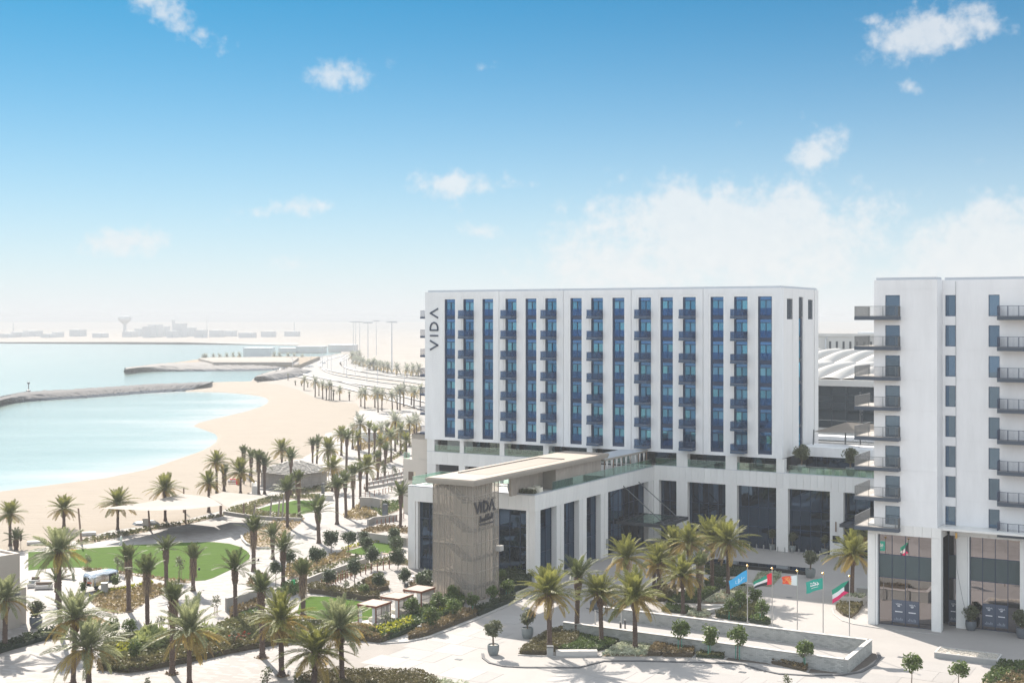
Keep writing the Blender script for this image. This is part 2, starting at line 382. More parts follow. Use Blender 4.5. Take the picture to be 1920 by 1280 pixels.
mat('rock', (.10, .098, .10), .9, spec=.15, var=.35, vscale=.7, orand=.1, coords='World')
mat('rock_hazed', (.23, .215, .205), .9, spec=.15, var=.3, vscale=.7, coords='World')  # rock lightened for the far banks, haze mixed into its colour
mat('rock_wet', (.035, .05, .07), .9, spec=.05, var=.3, vscale=.7, coords='World')
mat('concrete', (.35, .33, .305), .8, var=.06, vscale=.8, dirt=.1)
mat('concrete_white', (.50, .48, .455), .75, var=.04, vscale=.8, dirt=.06)
mat('concrete_grey', (.33, .335, .33), .8, var=.06, vscale=.8, dirt=.1)
mat('brick_dark', (.36, .37, .355), .8, var=.14, vscale=1.3)
mat('brick_grey', (.47, .475, .455), .8, var=.14, vscale=1.3, dirt=.1)
mat('brick_joint', (.30, .31, .30), .9)
mat('pot_grey', (.20, .225, .23), .6, var=.05, vscale=2)
mat('pot_dark', (.115, .13, .15), .55, var=.05, vscale=2)
mat('corten', (.22, .085, .05), .75, var=.25, vscale=5)
mat('timber', (.25, .17, .13), .8, var=.15, vscale=4, vstretch=(1, 1, .2))
mat('timber_grey', (.32, .29, .27), .85, var=.12, vscale=4, vstretch=(1, 1, .2))
mat('curtain', (.78, .77, .76), .85, var=.05, vscale=3)
mat('sail_cloth', (.225, .195, .165), .8, var=.04, vscale=.5)
mat('cushion_cream', (.74, .71, .60), .85, var=.04, vscale=3)
mat('cushion_brown', (.16, .115, .085), .85)
mat('wicker', (.10, .10, .105), .8)
mat('steel', (.48, .48, .48), .35, metal=.8)
mat('steel_dark', (.13, .14, .15), .45, metal=.5)
mat('gold', (.75, .50, .18), .3, metal=.9)
mat('aluminium', (.70, .72, .74), .18, metal=1.0, var=.05, vscale=.6, bump=.04, bscale=3)
mat('black', (.012, .012, .014), .5)
mat('orange', (.60, .17, .08), .6)
mat('green_strap', (.05, .35, .25), .6)
mat('trunk_palm', (.115, .078, .062), .9, var=.35, vscale=6, bump=.6, bscale=12, orand=.12)
mat('trunk_boot', (.20, .125, .08), .9, var=.35, vscale=8, bump=.6, bscale=12, orand=.1)
mat('trunk_tree', (.17, .13, .10), .9, var=.2, vscale=8)
mat('dead_leaf', (.30, .22, .14), .9, var=.3, vscale=5)
mat('far_palm', (.07, .085, .065), .8)
mat('scaf_board', (.44, .415, .395), .85, var=.12, vscale=1.5, orand=.06)
mat('thatch', (.50, .475, .44), .95, var=.2, vscale=4, bump=.5, bscale=10)
mat('pebble', (.50, .46, .40), .8, var=.3, vscale=9, coords='World')
mat('pebble_dark', (.12, .10, .085), .85, var=.3, vscale=4, coords='World')
mat('flag_azure', (.05, .42, .78), .7); mat('flag_green', (.01, .30, .19), .7); mat('flag_red', (.72, .02, .06), .7)
mat('flag_white', (.80, .80, .82), .7); mat('flag_black', (.015, .02, .03), .7); mat('flag_orange', (.85, .09, .04), .7); mat('flag_gold', (.85, .45, .12), .7)
mat('flag_pale', (.55, .75, .88), .7); mat('flag_crimson', (.70, .02, .14), .7); mat('flag_teal', (.02, .36, .28), .7)
mat('skin', (.42, .26, .18), .6); mat('hair', (.02, .015, .012), .6)
mat('cloth_white', (.72, .74, .72), .8); mat('cloth_green', (.05, .36, .12), .8); mat('cloth_dark', (.03, .035, .05), .8); mat('cloth_blue', (.08, .14, .30), .8)
leaf_mat('palm_green', (.095, .115, .028), (.28, .275, .075), .44)
leaf_mat('palm_blue', (.13, .155, .08), (.34, .355, .18), .44)
leaf_mat('palm_dark', (.055, .078, .030), (.165, .185, .075), .38)
leaf_mat('palm_olive', (.25, .18, .045), (.46, .34, .11), .45)
leaf_mat('palm_dry', (.26, .18, .085), (.42, .30, .15), .3)
leaf_mat('palm_hazed', (.26, .275, .215), (.42, .43, .34), .4)  # far palm green, paled to carry distance haze in the leaf colour
leaf_mat('tree_dark', (.035, .055, .028), (.13, .165, .085), .28)
leaf_mat('tree_bright', (.055, .090, .022), (.17, .22, .07), .35)
leaf_mat('olive_leaf', (.085, .10, .055), (.20, .21, .13), .3)
leaf_mat('hedge_brown', (.105, .08, .04), (.27, .205, .11), .28)
leaf_mat('hedge_bronze', (.075, .068, .028), (.20, .175, .085), .28)
leaf_mat('hedge_olive', (.085, .095, .035), (.20, .19, .085), .3)
leaf_mat('hedge_green', (.045, .080, .025), (.14, .18, .06), .3)
leaf_mat('hedge_dark', (.030, .045, .022), (.085, .105, .055), .25)
leaf_mat('yellow_leaf', (.16, .19, .02), (.45, .42, .05), .35)
leaf_mat('white_flower', (.12, .17, .08), (.70, .70, .56), .3)
leaf_mat('grass_blade', (.075, .165, .022), (.16, .27, .055), .35)
leaf_mat('fountain_grass', (.16, .20, .06), (.36, .38, .15), .4)
leaf_mat('brown_grass', (.17, .13, .055), (.36, .28, .14), .3)
leaf_mat('red_flower', (.10, .12, .04), (.65, .07, .05), .3)
# lawn: mown turf
def lawn_mat():
    m = mat('lawn', (.052, .104, .007), .95, spec=.08, var=.18, vscale=.5, vstretch=(1, 3.5, 1), coords='World', bump=.5, bscale=25); return m
lawn_mat()
def sand_mat():
    m = mat('sand', (.252, .210, .165), .95, var=.05, vscale=.12, coords='World'); nt = m.node_tree; b = nt.nodes['Principled BSDF']; L = nt.links.new
    ge = nt.nodes.new('ShaderNodeNewGeometry'); mp = nt.nodes.new('ShaderNodeMapping'); mp.inputs['Rotation'].default_value = (0, 0, rad(25)); mp.inputs['Scale'].default_value = (.12, .55, 1); L(ge.outputs['Position'], mp.inputs[0])
    n = nt.nodes.new('ShaderNodeTexNoise'); n.inputs['Scale'].default_value = 1; n.inputs['Detail'].default_value = 6; n.inputs['Distortion'].default_value = 1.2; L(mp.outputs[0], n.inputs[0])
    bp = nt.nodes.new('ShaderNodeBump'); bp.inputs['Strength'].default_value = .55; bp.inputs['Distance'].default_value = .35; L(n.outputs[0], bp.inputs['Height']); L(bp.outputs[0], b.inputs['Normal'])
sand_mat()
def water_mat():
    m = bpy.data.materials.new('water'); m.use_nodes = True; MATS['water'] = m; nt = m.node_tree; L = nt.links.new; b = nt.nodes['Principled BSDF']
    at = nt.nodes.new('ShaderNodeAttribute'); at.attribute_name = 'depth'
    ge = nt.nodes.new('ShaderNodeNewGeometry'); mp = nt.nodes.new('ShaderNodeMapping'); mp.inputs['Scale'].default_value = (.012, .035, 1); mp.inputs['Rotation'].default_value = (0, 0, rad(12)); L(ge.outputs['Position'], mp.inputs[0])
    n = nt.nodes.new('ShaderNodeTexNoise'); n.inputs['Scale'].default_value = 1; n.inputs['Detail'].default_value = 4; L(mp.outputs[0], n.inputs[0])
    ad = nt.nodes.new('ShaderNodeMath'); ad.operation = 'MULTIPLY_ADD'; L(n.outputs[0], ad.inputs[0]); ad.inputs[1].default_value = 1.1; ad.inputs[2].default_value = -.55
    sm = nt.nodes.new('ShaderNodeMath'); sm.operation = 'ADD'; L(at.outputs['Fac'], sm.inputs[0]); L(ad.outputs[0], sm.inputs[1])
    cr = nt.nodes.new('ShaderNodeValToRGB'); L(sm.outputs[0], cr.inputs[0]); e = cr.color_ramp.elements
    e[0].position = 0; e[0].color = (.46, .45, .42, 1); e[1].position = 1; e[1].color = (.17, .25, .235, 1)
    x = e.new(.07); x.color = (.40, .44, .41, 1); x = e.new(.35); x.color = (.26, .345, .325, 1); x = e.new(.6); x.color = (.21, .295, .275, 1)
    L(cr.outputs[0], b.inputs['Base Color']); b.inputs['Roughness'].default_value = .15; b.inputs['IOR'].default_value = 1.33; b.inputs['Specular IOR Level'].default_value = .3
    mp2 = nt.nodes.new('ShaderNodeMapping'); mp2.inputs['Scale'].default_value = (.35, 1.0, 1); L(ge.outputs['Position'], mp2.inputs[0])
    n2 = nt.nodes.new('ShaderNodeTexNoise'); n2.inputs['Scale'].default_value = .8; n2.inputs['Detail'].default_value = 5; L(mp2.outputs[0], n2.inputs[0])
    bp = nt.nodes.new('ShaderNodeBump'); bp.inputs['Strength'].default_value = .35; bp.inputs['Distance'].default_value = .25; L(n2.outputs[0], bp.inputs['Height']); L(bp.outputs[0], b.inputs['Normal'])
water_mat()
def brickpave_mat():
    m = bpy.data.materials.new('small_pavers'); m.use_nodes = True; MATS['small_pavers'] = m; nt = m.node_tree; L = nt.links.new; b = nt.nodes['Principled BSDF']
    ge = nt.nodes.new('ShaderNodeNewGeometry'); mp = nt.nodes.new('ShaderNodeMapping'); mp.inputs['Rotation'].default_value = (0, 0, rad(20)); L(ge.outputs['Position'], mp.inputs[0])
    br = nt.nodes.new('ShaderNodeTexBrick'); L(mp.outputs[0], br.inputs[0]); br.inputs['Scale'].default_value = 1.0; br.inputs['Brick Width'].default_value = .9; br.inputs['Row Height'].default_value = .45; br.inputs['Mortar Size'].default_value = .012
    br.inputs['Color1'].default_value = (.24, .22, .206, 1); br.inputs['Color2'].default_value = (.35, .328, .312, 1); br.inputs['Mortar'].default_value = (.22, .20, .185, 1); br.inputs['Bias'].default_value = -.3
    n = nt.nodes.new('ShaderNodeTexNoise'); n.inputs['Scale'].default_value = .2; n.inputs['Detail'].default_value = 6; L(ge.outputs['Position'], n.inputs[0])
    mr = nt.nodes.new('ShaderNodeMapRange'); mr.inputs[1].default_value = .35; mr.inputs[2].default_value = .7; mr.inputs[3].default_value = 1.03; mr.inputs[4].default_value = .92; L(n.outputs[0], mr.inputs[0])
    mx = nt.nodes.new('ShaderNodeMix'); mx.data_type = 'RGBA'; mx.blend_type = 'MULTIPLY'; mx.inputs[0].default_value = 1; L(br.outputs[0], mx.inputs[6]); L(mr.outputs[0], mx.inputs[7]); L(mx.outputs[2], b.inputs['Base Color']); b.inputs['Roughness'].default_value = .8
brickpave_mat()
# ---------------------------------------------------------------- ground, sea, beach
SHORE_PX = [(-160, 950), (-60, 935), (0, 921), (100, 908), (197, 896), (284, 878), (340, 859), (381, 845), (401, 836), (414, 826), (416.5, 818), (411, 811), (389, 803), (370, 796.5), (380, 790.5), (394, 787), (428, 779), (466, 770), (494, 761), (506, 755), (509.5, 750), (505, 745), (492, 741), (470, 738), (444, 735.5), (413, 733.5), (350, 732.5), (300, 735)]
SEA_Z = -0.3
b = MB().sheet([(-9000, -500), (9000, -500), (9000, 16000), (-9000, 16000)], -1.2); struct(b.build('seabed', 'desert'))
# water as a fine sheet whose vertices carry how far they lie from the shore
def build_water():
    ys = [640.5 + 290 * (i / 110) ** 1.6 for i in range(111)] + [950, 990, 1060]
    xs = [-900 + i * 15 for i in range(105)]
    V = np.array([[*G(x, y, SEA_Z), SEA_Z] for y in ys for x in xs]); nx = len(xs)
    F = [(r * nx + c, (r + 1) * nx + c, (r + 1) * nx + c + 1, r * nx + c + 1) for r in range(len(ys) - 1) for c in range(nx - 1)]
    S = GP(SHORE_PX, 0); D = np.full(len(V), 1e9)
    for (a, b_) in zip(S, S[1:]):
        a, b_ = np.array(a), np.array(b_); ab = b_ - a; t = np.clip(((V[:, :2] - a) @ ab) / (ab @ ab), 0, 1)
        D = np.minimum(D, np.linalg.norm(V[:, :2] - (a + t[:, None] * ab), axis=1))
    me = bpy.data.meshes.new('water'); me.from_pydata(V.tolist(), [], F); me.materials.append(MATS['water'])
    at = me.attributes.new('depth', 'FLOAT', 'POINT'); at.data.foreach_set('value', (1 - np.exp(-D / 55)).astype(np.float32))
    struct(put('water', me))
build_water()
# dry land: one sheet whose sea edge runs down under the water
LAND = GP([(-160, 950), *SHORE_PX[1:-1]])
far_land = GP([(330, 727), (400, 716.5), (470, 714.5), (474, 711), (482, 704), (500, 698), (490, 690), (420, 686), (700, 662), (700, 641.5), (-900, 641.5)])
poly = LAND + far_land[:2] + far_land[2:6] + GP([(520, 693), (545, 690), (560, 678), (600, 668), (640, 662), (640, 650), (560, 648), (470, 645.5), (320, 644), (250, 642.5), (-600, 641.5), (-1500, 641.5)]) + [(-9000, 9000), (-9000, 15000), (9000, 15000), (9000, -400), (-400, -400), (-120, 60)]
b = MB().sheet(poly, 0.0)
for p, q in zip(poly, poly[1:]):
    if math.hypot(p[0] - q[0], p[1] - q[1]) > 900: continue
    b.quad((p[0], p[1], 0), (q[0], q[1], 0), (q[0], q[1], -1.25), (p[0], p[1], -1.25))
struct(b.build('ground', 'desert'))
def off_edge(pts, k):                            # push a polyline sideways
    out = []
    for i, p in enumerate(pts):
        a = pts[max(0, i - 1)]; c = pts[min(len(pts) - 1, i + 1)]; dx, dy = c[0] - a[0], c[1] - a[1]; l = math.hypot(dx, dy) or 1
        out.append((p[0] + dy / l * k, p[1] - dx / l * k))
    return out
def sheet(name, px, z, m, struc=True, world=False):
    o = MB().sheet(px if world else GP(px), z).build(name, m); return struct(o) if struc else o
# beach: shoreline to promenade, its wet edge dipping into the sea
shore = LAND; lip = off_edge(shore, -2.2)
b = MB()
for i in range(len(shore) - 1):
    b.quad((*lip[i], -0.55), (*lip[i + 1], -0.55), (*shore[i + 1], .012), (*shore[i], .012))
inland = GP([(330, 727), (395, 716.5), (440, 715), (480, 715), (530, 722), (560, 731), (592, 746), (640, 753), (669, 756), (675, 768), (664, 781), (664, 797), (640, 803), (610, 812), (600, 840), (540, 872), (500, 900), (465, 925), (440, 945), (420, 955), (324, 979), (210, 992.5), (140, 1013), (60, 1030), (0, 1040), (-60, 1052)])
b.sheet(shore + inland, .012); struct(b.build('beach', 'sand'))
# foam line, a thin pale strip where the water laps
b = MB(); f1 = off_edge(shore, -.9); f2 = off_edge(shore, -.1)
for i in range(len(shore) - 1): b.quad((*f1[i], -.22), (*f1[i + 1], -.22), (*f2[i + 1], -.02), (*f2[i], -.02))
mat('foam', (.80, .80, .78), .8)
o = b.build('shore_foam', 'foam'); stuff(o, 'pale line of foam where the water laps the sand')

# resort paving and the small-paver promenade
RESORT = [(-60, 1053), (0, 1041), (60, 1031), (140, 1014), (210, 993.5), (324, 980), (420, 956), (440, 946), (465, 926), (500, 901), (540, 873), (600, 841), (610, 813), (664, 797.5), (664, 782), (675, 769), (800, 766), (1000, 766), (2400, 790), (2900, 1500), (-900, 1500), (-500, 1200)]
sheet('promenade', RESORT, .02, 'small_pavers')
# drive and entrance court: large pale slabs
DRIVE = [(655, 1262), (700, 1210), (762, 1203), (806, 1194), (850, 1177), (896, 1159), (968, 1128), (1010, 1100), (1060, 1070), (1130, 1040), (1230, 1000), (1650, 1000), (2300, 1060), (2600, 1400), (600, 1400), (600, 1280)]
sheet('drive', DRIVE, .026, 'paving')
def slabs():
    dp = GP([(655, 1262), (690, 1215), (762, 1204), (850, 1178), (896, 1160), (960, 1133), (985, 1140), (1010, 1165), (960, 1200), (905, 1225), (905, 1240), (930, 1250), (1100, 1252), (1140, 1243), (1420, 1252), (1500, 1262), (1590, 1266), (1640, 1240), (1700, 1215), (1750, 1240), (1860, 1252), (1830, 1285), (1200, 1300), (820, 1276), (790, 1262)])
    me = MB().box(-.885, .885, -1.785, 1.785, 0, .014).mesh('paving_slab', 'paving_slab'); me2 = MB().box(-1.785, 1.785, -1.785, 1.785, 0, .014).mesh('paving_slab', 'paving_slab')
    L = [HL(*p) for p in dp]; u0, u1 = min(p[0] for p in L), max(p[0] for p in L); d0, d1 = min(p[1] for p in L), max(p[1] for p in L)
    host = bpy.data.objects['drive']; n = 0
    nd = int((d1 - d0) / 3.6) + 1; nu = int((u1 - u0) / 1.8) + 1
    for j in range(nd):
        i = 0
        while i < nu:
            w = 2 if (i * 7 + j * 13) % 5 < 2 else 1
            u, d = u0 + 1.8 * (i + w / 2) + (j % 2) * .9, d0 + 3.6 * (j + .5); i += w
            cs = np.array([HW(u + a * .88 * w, d + c * 1.75) for a in (-1, 1) for c in (-1, 1)])
            if in_poly(cs, dp).all() and n < 290:
                o = put('paving_slab', me2 if w == 2 else me, host, (*HW(u, d), .028)); o.rotation_euler = (0, 0, TH); n += 1
slabs()

# far shore, headlands and breakwaters
def rock_bank(name, crest, foot_l, foot_r, h, label, cat='breakwater', m='rock', z0=-.6, step=1.1, seed=1):
    """heap of armour stone: crest and the two feet are polylines of the same length (world xy)"""
    R = np.random.RandomState(seed); V = []; F = []
    def samp(pl, n):
        P = np.array(pl, float); s = np.r_[0, np.cumsum(np.linalg.norm(np.diff(P, axis=0), axis=1))]; t = np.linspace(0, s[-1], n)
        return np.stack([np.interp(t, s, P[:, k]) for k in range(2)], 1)
    ln = sum(math.hypot(a[0] - c[0], a[1] - c[1]) for a, c in zip(crest, crest[1:])); n = max(8, min(330, int(ln / step)))
    c, l, r = samp(crest, n), samp(foot_l, n), samp(foot_r, n); rows = 13
    for i in range(n):
        for k in range(rows):
            t = k / (rows - 1) * 2 - 1
            p = c[i] + (l[i] - c[i]) * max(0, -t) ** 1.0 + (r[i] - c[i]) * max(0, t) ** 1.0 if True else 0
            hh = h * (1 - abs(t) ** 1.3); hh = min(hh, h * .86) + R.normal() * .15 * (abs(t) > .2)
            V.append((p[0] + R.normal() * .2, p[1] + R.normal() * .2, z0 + max(0, hh - z0 * (1 - abs(t)))))
    for i in range(n - 1):
        for k in range(rows - 1):
            a = i * rows + k; F += [(a, a + 1, a + rows + 1), (a, a + rows + 1, a + rows)] if R.rand() < .5 else [(a, a + 1, a + rows), (a + 1, a + rows + 1, a + rows)]
    me = bpy.data.meshes.new(name); me.from_pydata(V, [], F); me.materials.append(MATS[m]); me.materials.append(MATS['rock_wet'])
    me.update(); Z = np.array(V)[:, 2]
    me.polygons.foreach_set('material_index', [1 if np.mean([Z[v] for v in f]) < .65 else 0 for f in F])
    return tag(put(name, me), label, cat)
rock_bank('breakwater', GP([(-30, 757), (40, 737), (150, 730.5), (280, 721), (395, 716)], 2.6), GP([(-60, 754), (40, 733), (150, 727), (280, 719), (400, 715)]), GP([(-60, 762), (60, 751), (150, 746), (280, 736), (352, 732), (400, 717.5)][:5]), 2.6, 'long grey rock breakwater reaching from the beach into the bay')
rock_bank('headland_bank', GP([(236, 692), (300, 684), (380, 681), (470, 682), (560, 682)], 3), GP([(234, 689), (300, 680), (380, 676), (470, 676), (560, 676)]), GP([(231, 694.8), (300, 695.2), (380, 695.4), (470, 695), (548, 691)]), 3.6, 'rocky bank edging the farther sandy headland', 'rock bank', 'rock_hazed', seed=2)
rock_bank('inlet_bank', GP([(480, 708), (500, 702), (540, 697), (545, 690)], 2.5), GP([(476, 711), (490, 700), (515, 695), (535, 690)]), GP([(480, 713), (520, 713), (565, 706), (590, 696)]), 3.5, 'grey rock slope beside the small inlet by the highway', 'rock bank', 'rock_hazed', seed=3)
# plateau of the headland
b = MB().prism(GP([(262, 687), (330, 679), (378, 672.5), (470, 669), (600, 668), (560, 684), (470, 684), (380, 684)], 2.6), -.5, 2.6); struct(b.build('headland_terrain', 'soil'))
b = MB().prism(GP([(372, 672.5), (400, 670.5), (500, 670), (560, 671), (548, 680), (400, 680)], 4.0), 2.5, 4.4); struct(b.build('headland_mound', 'desert'))
# highway ribbons with dark kerbs and medians
def ribbon(name, px, w, z, m):
    P = GP(px); l = off_edge(P, -w / 2); r = off_edge(P, w / 2); b = MB()
    for i in range(len(P) - 1): b.quad((*r[i], z), (*r[i + 1], z), (*l[i + 1], z), (*l[i], z))
    return struct(b.build(name, m))
def spline(px, n=5):
    out = []; P = [px[0]] + px + [px[-1]]
    for i in range(1, len(P) - 2):
        for k in range(n):
            t = k / n; a, b_, c, d = P[i - 1:i + 3]
            out.append(tuple(.5 * (2 * b_[j] + (c[j] - a[j]) * t + (2 * a[j] - 5 * b_[j] + 4 * c[j] - d[j]) * t * t + (3 * b_[j] - a[j] - 3 * c[j] + d[j]) * t ** 3) for j in (0, 1)))
    return out + [px[-1]]
roads = [([(860, 742), (760, 728), (690, 719), (640, 711), (600, 703), (578, 693), (580, 682), (600, 673), (645, 665)], 17, 'road_pale'),
         ([(860, 726), (790, 716), (720, 708), (670, 701), (632, 693), (618, 684), (624, 676), (660, 667)], 15, 'road_pale'),
         ([(860, 712), (790, 708), (728, 702), (690, 695), (662, 686), (656, 676), (665, 668)], 14, 'road_pale'),
         ([(830, 772), (760, 752), (700, 737), (640, 722), (596, 711), (560, 704), (540, 694), (552, 684), (570, 676)], 9, 'road_pale')]
for i, (px, w, m) in enumerate(roads):
    s = spline(px); ribbon('highway', s, w, .03 + .02 * i, m)
    for k in (-w / 2 - .8, w / 2 + .8):
        P = off_edge(GP(s), k); l = off_edge(P, -.5); r = off_edge(P, .5); b = MB()
        for j in range(len(P) - 1): b.quad((*r[j], .5), (*r[j + 1], .5), (*l[j + 1], .5), (*l[j], .5)); b.quad((*r[j], 0), (*r[j + 1], 0), (*r[j + 1], .5), (*r[j], .5))
        struct(b.build('road_kerb', 'far_tan'))
sheet('access_road', [(800, 775), (700, 790), (660, 800), (640, 812), (800, 800)], .034, 'road_pale')
# lawns, each a thin bed of turf
LAWNS = [('lawn', [(53, 1035), (100, 1033), (190, 1026.5), (240, 1022.5), (330, 1017.5), (400, 1016), (430, 1019), (450, 1025), (463, 1033), (469, 1041), (467, 1048), (455, 1056), (430, 1069), (400, 1083), (385, 1087.5), (363, 1089), (337, 1087), (290, 1080), (220, 1069), (160, 1064), (116, 1063), (53, 1069)]),
         ('lawn', [(480, 955), (509, 946.6), (540, 941), (553, 938), (586, 938.5), (599, 941), (594.7, 951), (583.8, 959.7), (568.5, 963.5), (545, 963), (515, 960.5)]),
         ('lawn', [(643, 1035), (671, 1027.5), (706, 1016.6), (728, 1018), (746, 1024), (746, 1034), (728, 1038), (678, 1040)]),
         ('lawn', [(557, 1150), (562, 1131), (581, 1118), (614, 1118.5), (671, 1126.5), (700, 1135), (703, 1150), (690, 1161), (658, 1166), (619, 1163.5), (586, 1160.5)]),
         ('lawn', [(452.5, 1152), (483, 1146), (485, 1156), (470, 1160), (452, 1157)])]
for nme, px in LAWNS:
    P = GP(px); o = MB().prism(P, .0, .055, cap=False).build('lawn', 'lawn'); struct(o)
# ---------------------------------------------------------------- the hotel (built in its own square frame: u along the front, d into the depth)
hotel = empty('hotel_building', (RC[0], RC[1], 0), TH)
tag(hotel, 'white slab hotel with blue window strips, dark balconies and a colonnaded podium', 'hotel')
CU = [(-58.97, -56.85), (-55.24, -53.13), (-51.47, -49.37), (-47.03, -44.9), (-43.22, -41.18), (-39.55, -37.45), (-34.97, -32.93), (-31.26, -29.16), (-27.52, -25.45), (-23.03, -20.91), (-19.35, -17.27), (-15.64, -13.52), (-11.15, -9.08), (-7.43, -5.31), (-3.7, -1.56)]
ZB, ZT, FH = 14.07, 37.38, 3.33
joints = [-48.2, -36.2, -24.25, -12.32]
def build_tower():
    w = MB(); w.box(-62.6, -.35, .7, 17.65, 13.58, 38.5)                       # inner body
    f = MB(); sm = MB()
    edges = [-62.6] + [x for c in CU for x in c] + [-.0]
    for i in range(0, len(edges), 2):
        l, r = edges[i], edges[i + 1]; L = l + (.30 if i else 0); Rr = r - (.30 if i < len(edges) - 2 else 0)
        js = [j for j in joints if L < j < Rr]; cuts = [L] + [x for j in js for x in (j - .035, j + .035)] + [Rr]
        for k in range(0, len(cuts), 2): f.box(cuts[k], cuts[k + 1], 0, .7, 13.58, 37.72)
        if i: sm.box(l, l + .30, .07, .7, ZB, 37.72)
        if i < len(edges) - 2: sm.box(r - .30, r, .07, .7, ZB, 37.72)
    cuts = [-62.6] + [x for j in joints for x in (j - .035, j + .035)] + [0.0]
    for k in range(0, len(cuts), 2): f.box(cuts[k], cuts[k + 1], 0, .7, 37.72, 38.62)
    for l, r in CU:
        f.box(l - .0, r + .0, 0.0, .7, 13.58, ZB); sm.box(l, r, .07, .7, ZT, 37.72)
    for i in range(0, len(edges), 2):
        if i: f.box(edges[i], edges[i] + .30, 0, .7, 13.58, ZB)
        if i < len(edges) - 2: f.box(edges[i + 1] - .30, edges[i + 1], 0, .7, 13.58, ZB)
    # the gable towards the court
    s = MB(); S = lambda d0, d1, z0, z1, u1=0.: s.box(-.35, u1, d0, d1, z0, z1)
    S(.7, 2.25, 13.58, 38.62); S(2.25, 5.02, 37.05, 38.62); S(2.25, 4.95, 13.58, 34.0); S(5.06, 7.95, 13.58, 38.62); S(8.0, 10.16, 37.4, 38.62); S(8.0, 10.16, 13.58, 14.2)
    S(10.2, 10.9, 13.58, 38.62); S(10.96, 12.57, 13.58, 38.62); S(12.57, 15.28, 37.05, 38.62); S(12.57, 15.22, 13.58, 34.0); S(15.33, 16.1, 13.58, 38.62, -.12); S(16.16, 18.0, 13.58, 38.62)
    w.box(-62.6, -.35, 17.65, 18, 13.58, 38.62)
    o = w.build('tower_core', 'room_dark', hotel); f.build('front_wall', 'render_white', hotel); sm.build('window_surround', 'smooth_white', hotel); s.build('gable_wall', 'side_white', hotel)
    MB().box(-62.9, -62.6, 0, 18, 13.58, 38.62).build('end_wall', 'render_white', hotel)
    cp = MB(); cp.box(-62.5, -.25, .3, .8, 38.62, 38.92); cp.box(-.75, -.25, .8, 17.6, 38.62, 38.92); cp.box(-62.5, -62.0, .8, 17.6, 38.62, 38.92); cp.box(-62.5, -.25, 17.6, 17.9, 38.62, 38.92)
    cp.build('coping', 'coping_grey', hotel)
    MB().box(-62.0, -.75, .8, 17.6, 38.5, 38.56).build('roof', 'concrete', hotel)
    for d0, d1 in ((2.25, 5.02), (12.57, 15.28)):
        lv = MB()
        for k in range(15): lv.box(-.3, -.12, d0, d1, 34.02 + k * .2, 34.15 + k * .2)
        lv.build('louvre', 'slab_grey', hotel)
    sl = MB()
    for k in range(15): sl.box(-.3, -.15, 8.0, 10.16, 34.4 + k * .2, 34.53 + k * .2)
    sl.build('louvre', 'slab_grey', hotel)
    for k in range(6):
        z = 14.2 + k * FH
        pn = MB().box(-.3, -.26, 8.05, 9.45, z + .5, z + FH - .05).build('window', 'blue_glass', hotel)
        MB().box(-.3, -.2, 8.05, 10.16, z, z + .45).build('sill_panel', 'slab_grey', pn)
        MB().box(-.3, -.2, 9.5, 10.16, z + .5, z + FH - .05).build('frame', 'navy_metal', pn)
build_tower()
W = 2.12
fr = MB()
fr.box(0, .24, .18, .55, 0, FH); fr.box(W - .10, W, .22, .55, 0, FH); fr.box(.24, W - .10, .26, .5, .52, .60); fr.box(.24, W - .10, .26, .5, 2.74, 2.84)
fr.box(W * .5 + .04, W * .5 + .13, .26, .5, .60, 2.74); fr.box(.24, W - .1, .26, .5, 3.27, FH)
M_FR = fr.mesh('window', 'navy_metal')
M_PL = MB().box(.24, W * .5 + .04, .38, .42, .60, 2.74).mesh('pane', 'blue_glass'); M_PR = MB().box(W * .5 + .13, W - .10, .38, .42, .60, 2.74).mesh('pane', 'blue_glass')
M_PLC = MB().box(.24, W * .5 + .04, .38, .42, .60, 2.74).mesh('pane', 'curtained_glass'); M_PRC = MB().box(W * .5 + .13, W - .10, .38, .42, .60, 2.74).mesh('pane', 'curtained_glass')
M_SD = MB().box(.24, W - .10, .30, .45, 0, .52).mesh('sill_panel', 'navy_metal'); M_SG = MB().box(.24, W - .10, .34, .45, 2.84, 3.27).mesh('spandrel', 'blue_spandrel')
M_BG = MB().box(.24, W - .10, .235, .25, .56, 1.62).mesh('balustrade', 'rail_glass')
bal = MB(); bal.box(0, W, -1.62, 0, .06, .38)
M_BS = bal.mesh('balcony', 'balcony_blue'); M_BF = MB().box(.04, W - .04, -1.58, 0, .38, .40).mesh('balcony_floor', 'balcony_floor')
rl = MB()
def railing(mb, u0, u1, d, z0, z1, along='u', step=.115, t=.018):
    n = max(2, int(abs(u1 - u0) / step))
    for k in range(n + 1):
        a = u0 + (u1 - u0) * k / n
        if along == 'u': mb.box(a - t / 2, a + t / 2, d - t / 2, d + t / 2, z0, z1)
        else: mb.box(d - t / 2, d + t / 2, a - t / 2, a + t / 2, z0, z1)
    for z in (z0 + .03, z1):
        if along == 'u': mb.box(u0 - .02, u1 + .02, d - .022, d + .022, z, z + .04)
        else: mb.box(d - .022, d + .022, u0 - .02, u1 + .02, z, z + .04)
railing(rl, .04, W - .04, -1.58, .40, 1.42); railing(rl, -1.52, -.05, .04, .40, 1.42, 'd'); railing(rl, -1.52, -.05, W - .04, .40, 1.42, 'd')
M_BR = rl.mesh('railing', 'navy_metal'); M_BRG = MB().box(.05, W - .05, -1.55, -1.54, .44, 1.4).mesh('railing_glass', 'rail_glass')
M_BS2 = MB().box(W - .05, W - .04, -1.5, -.06, .44, 1.4).mesh('railing_glass', 'rail_glass')
M_LM = MB().lathe([(.05, -.02), (.07, .02), (.05, .06)], (.5, -.8, 0), 8).mesh('soffit_lamp', 'flag_white')
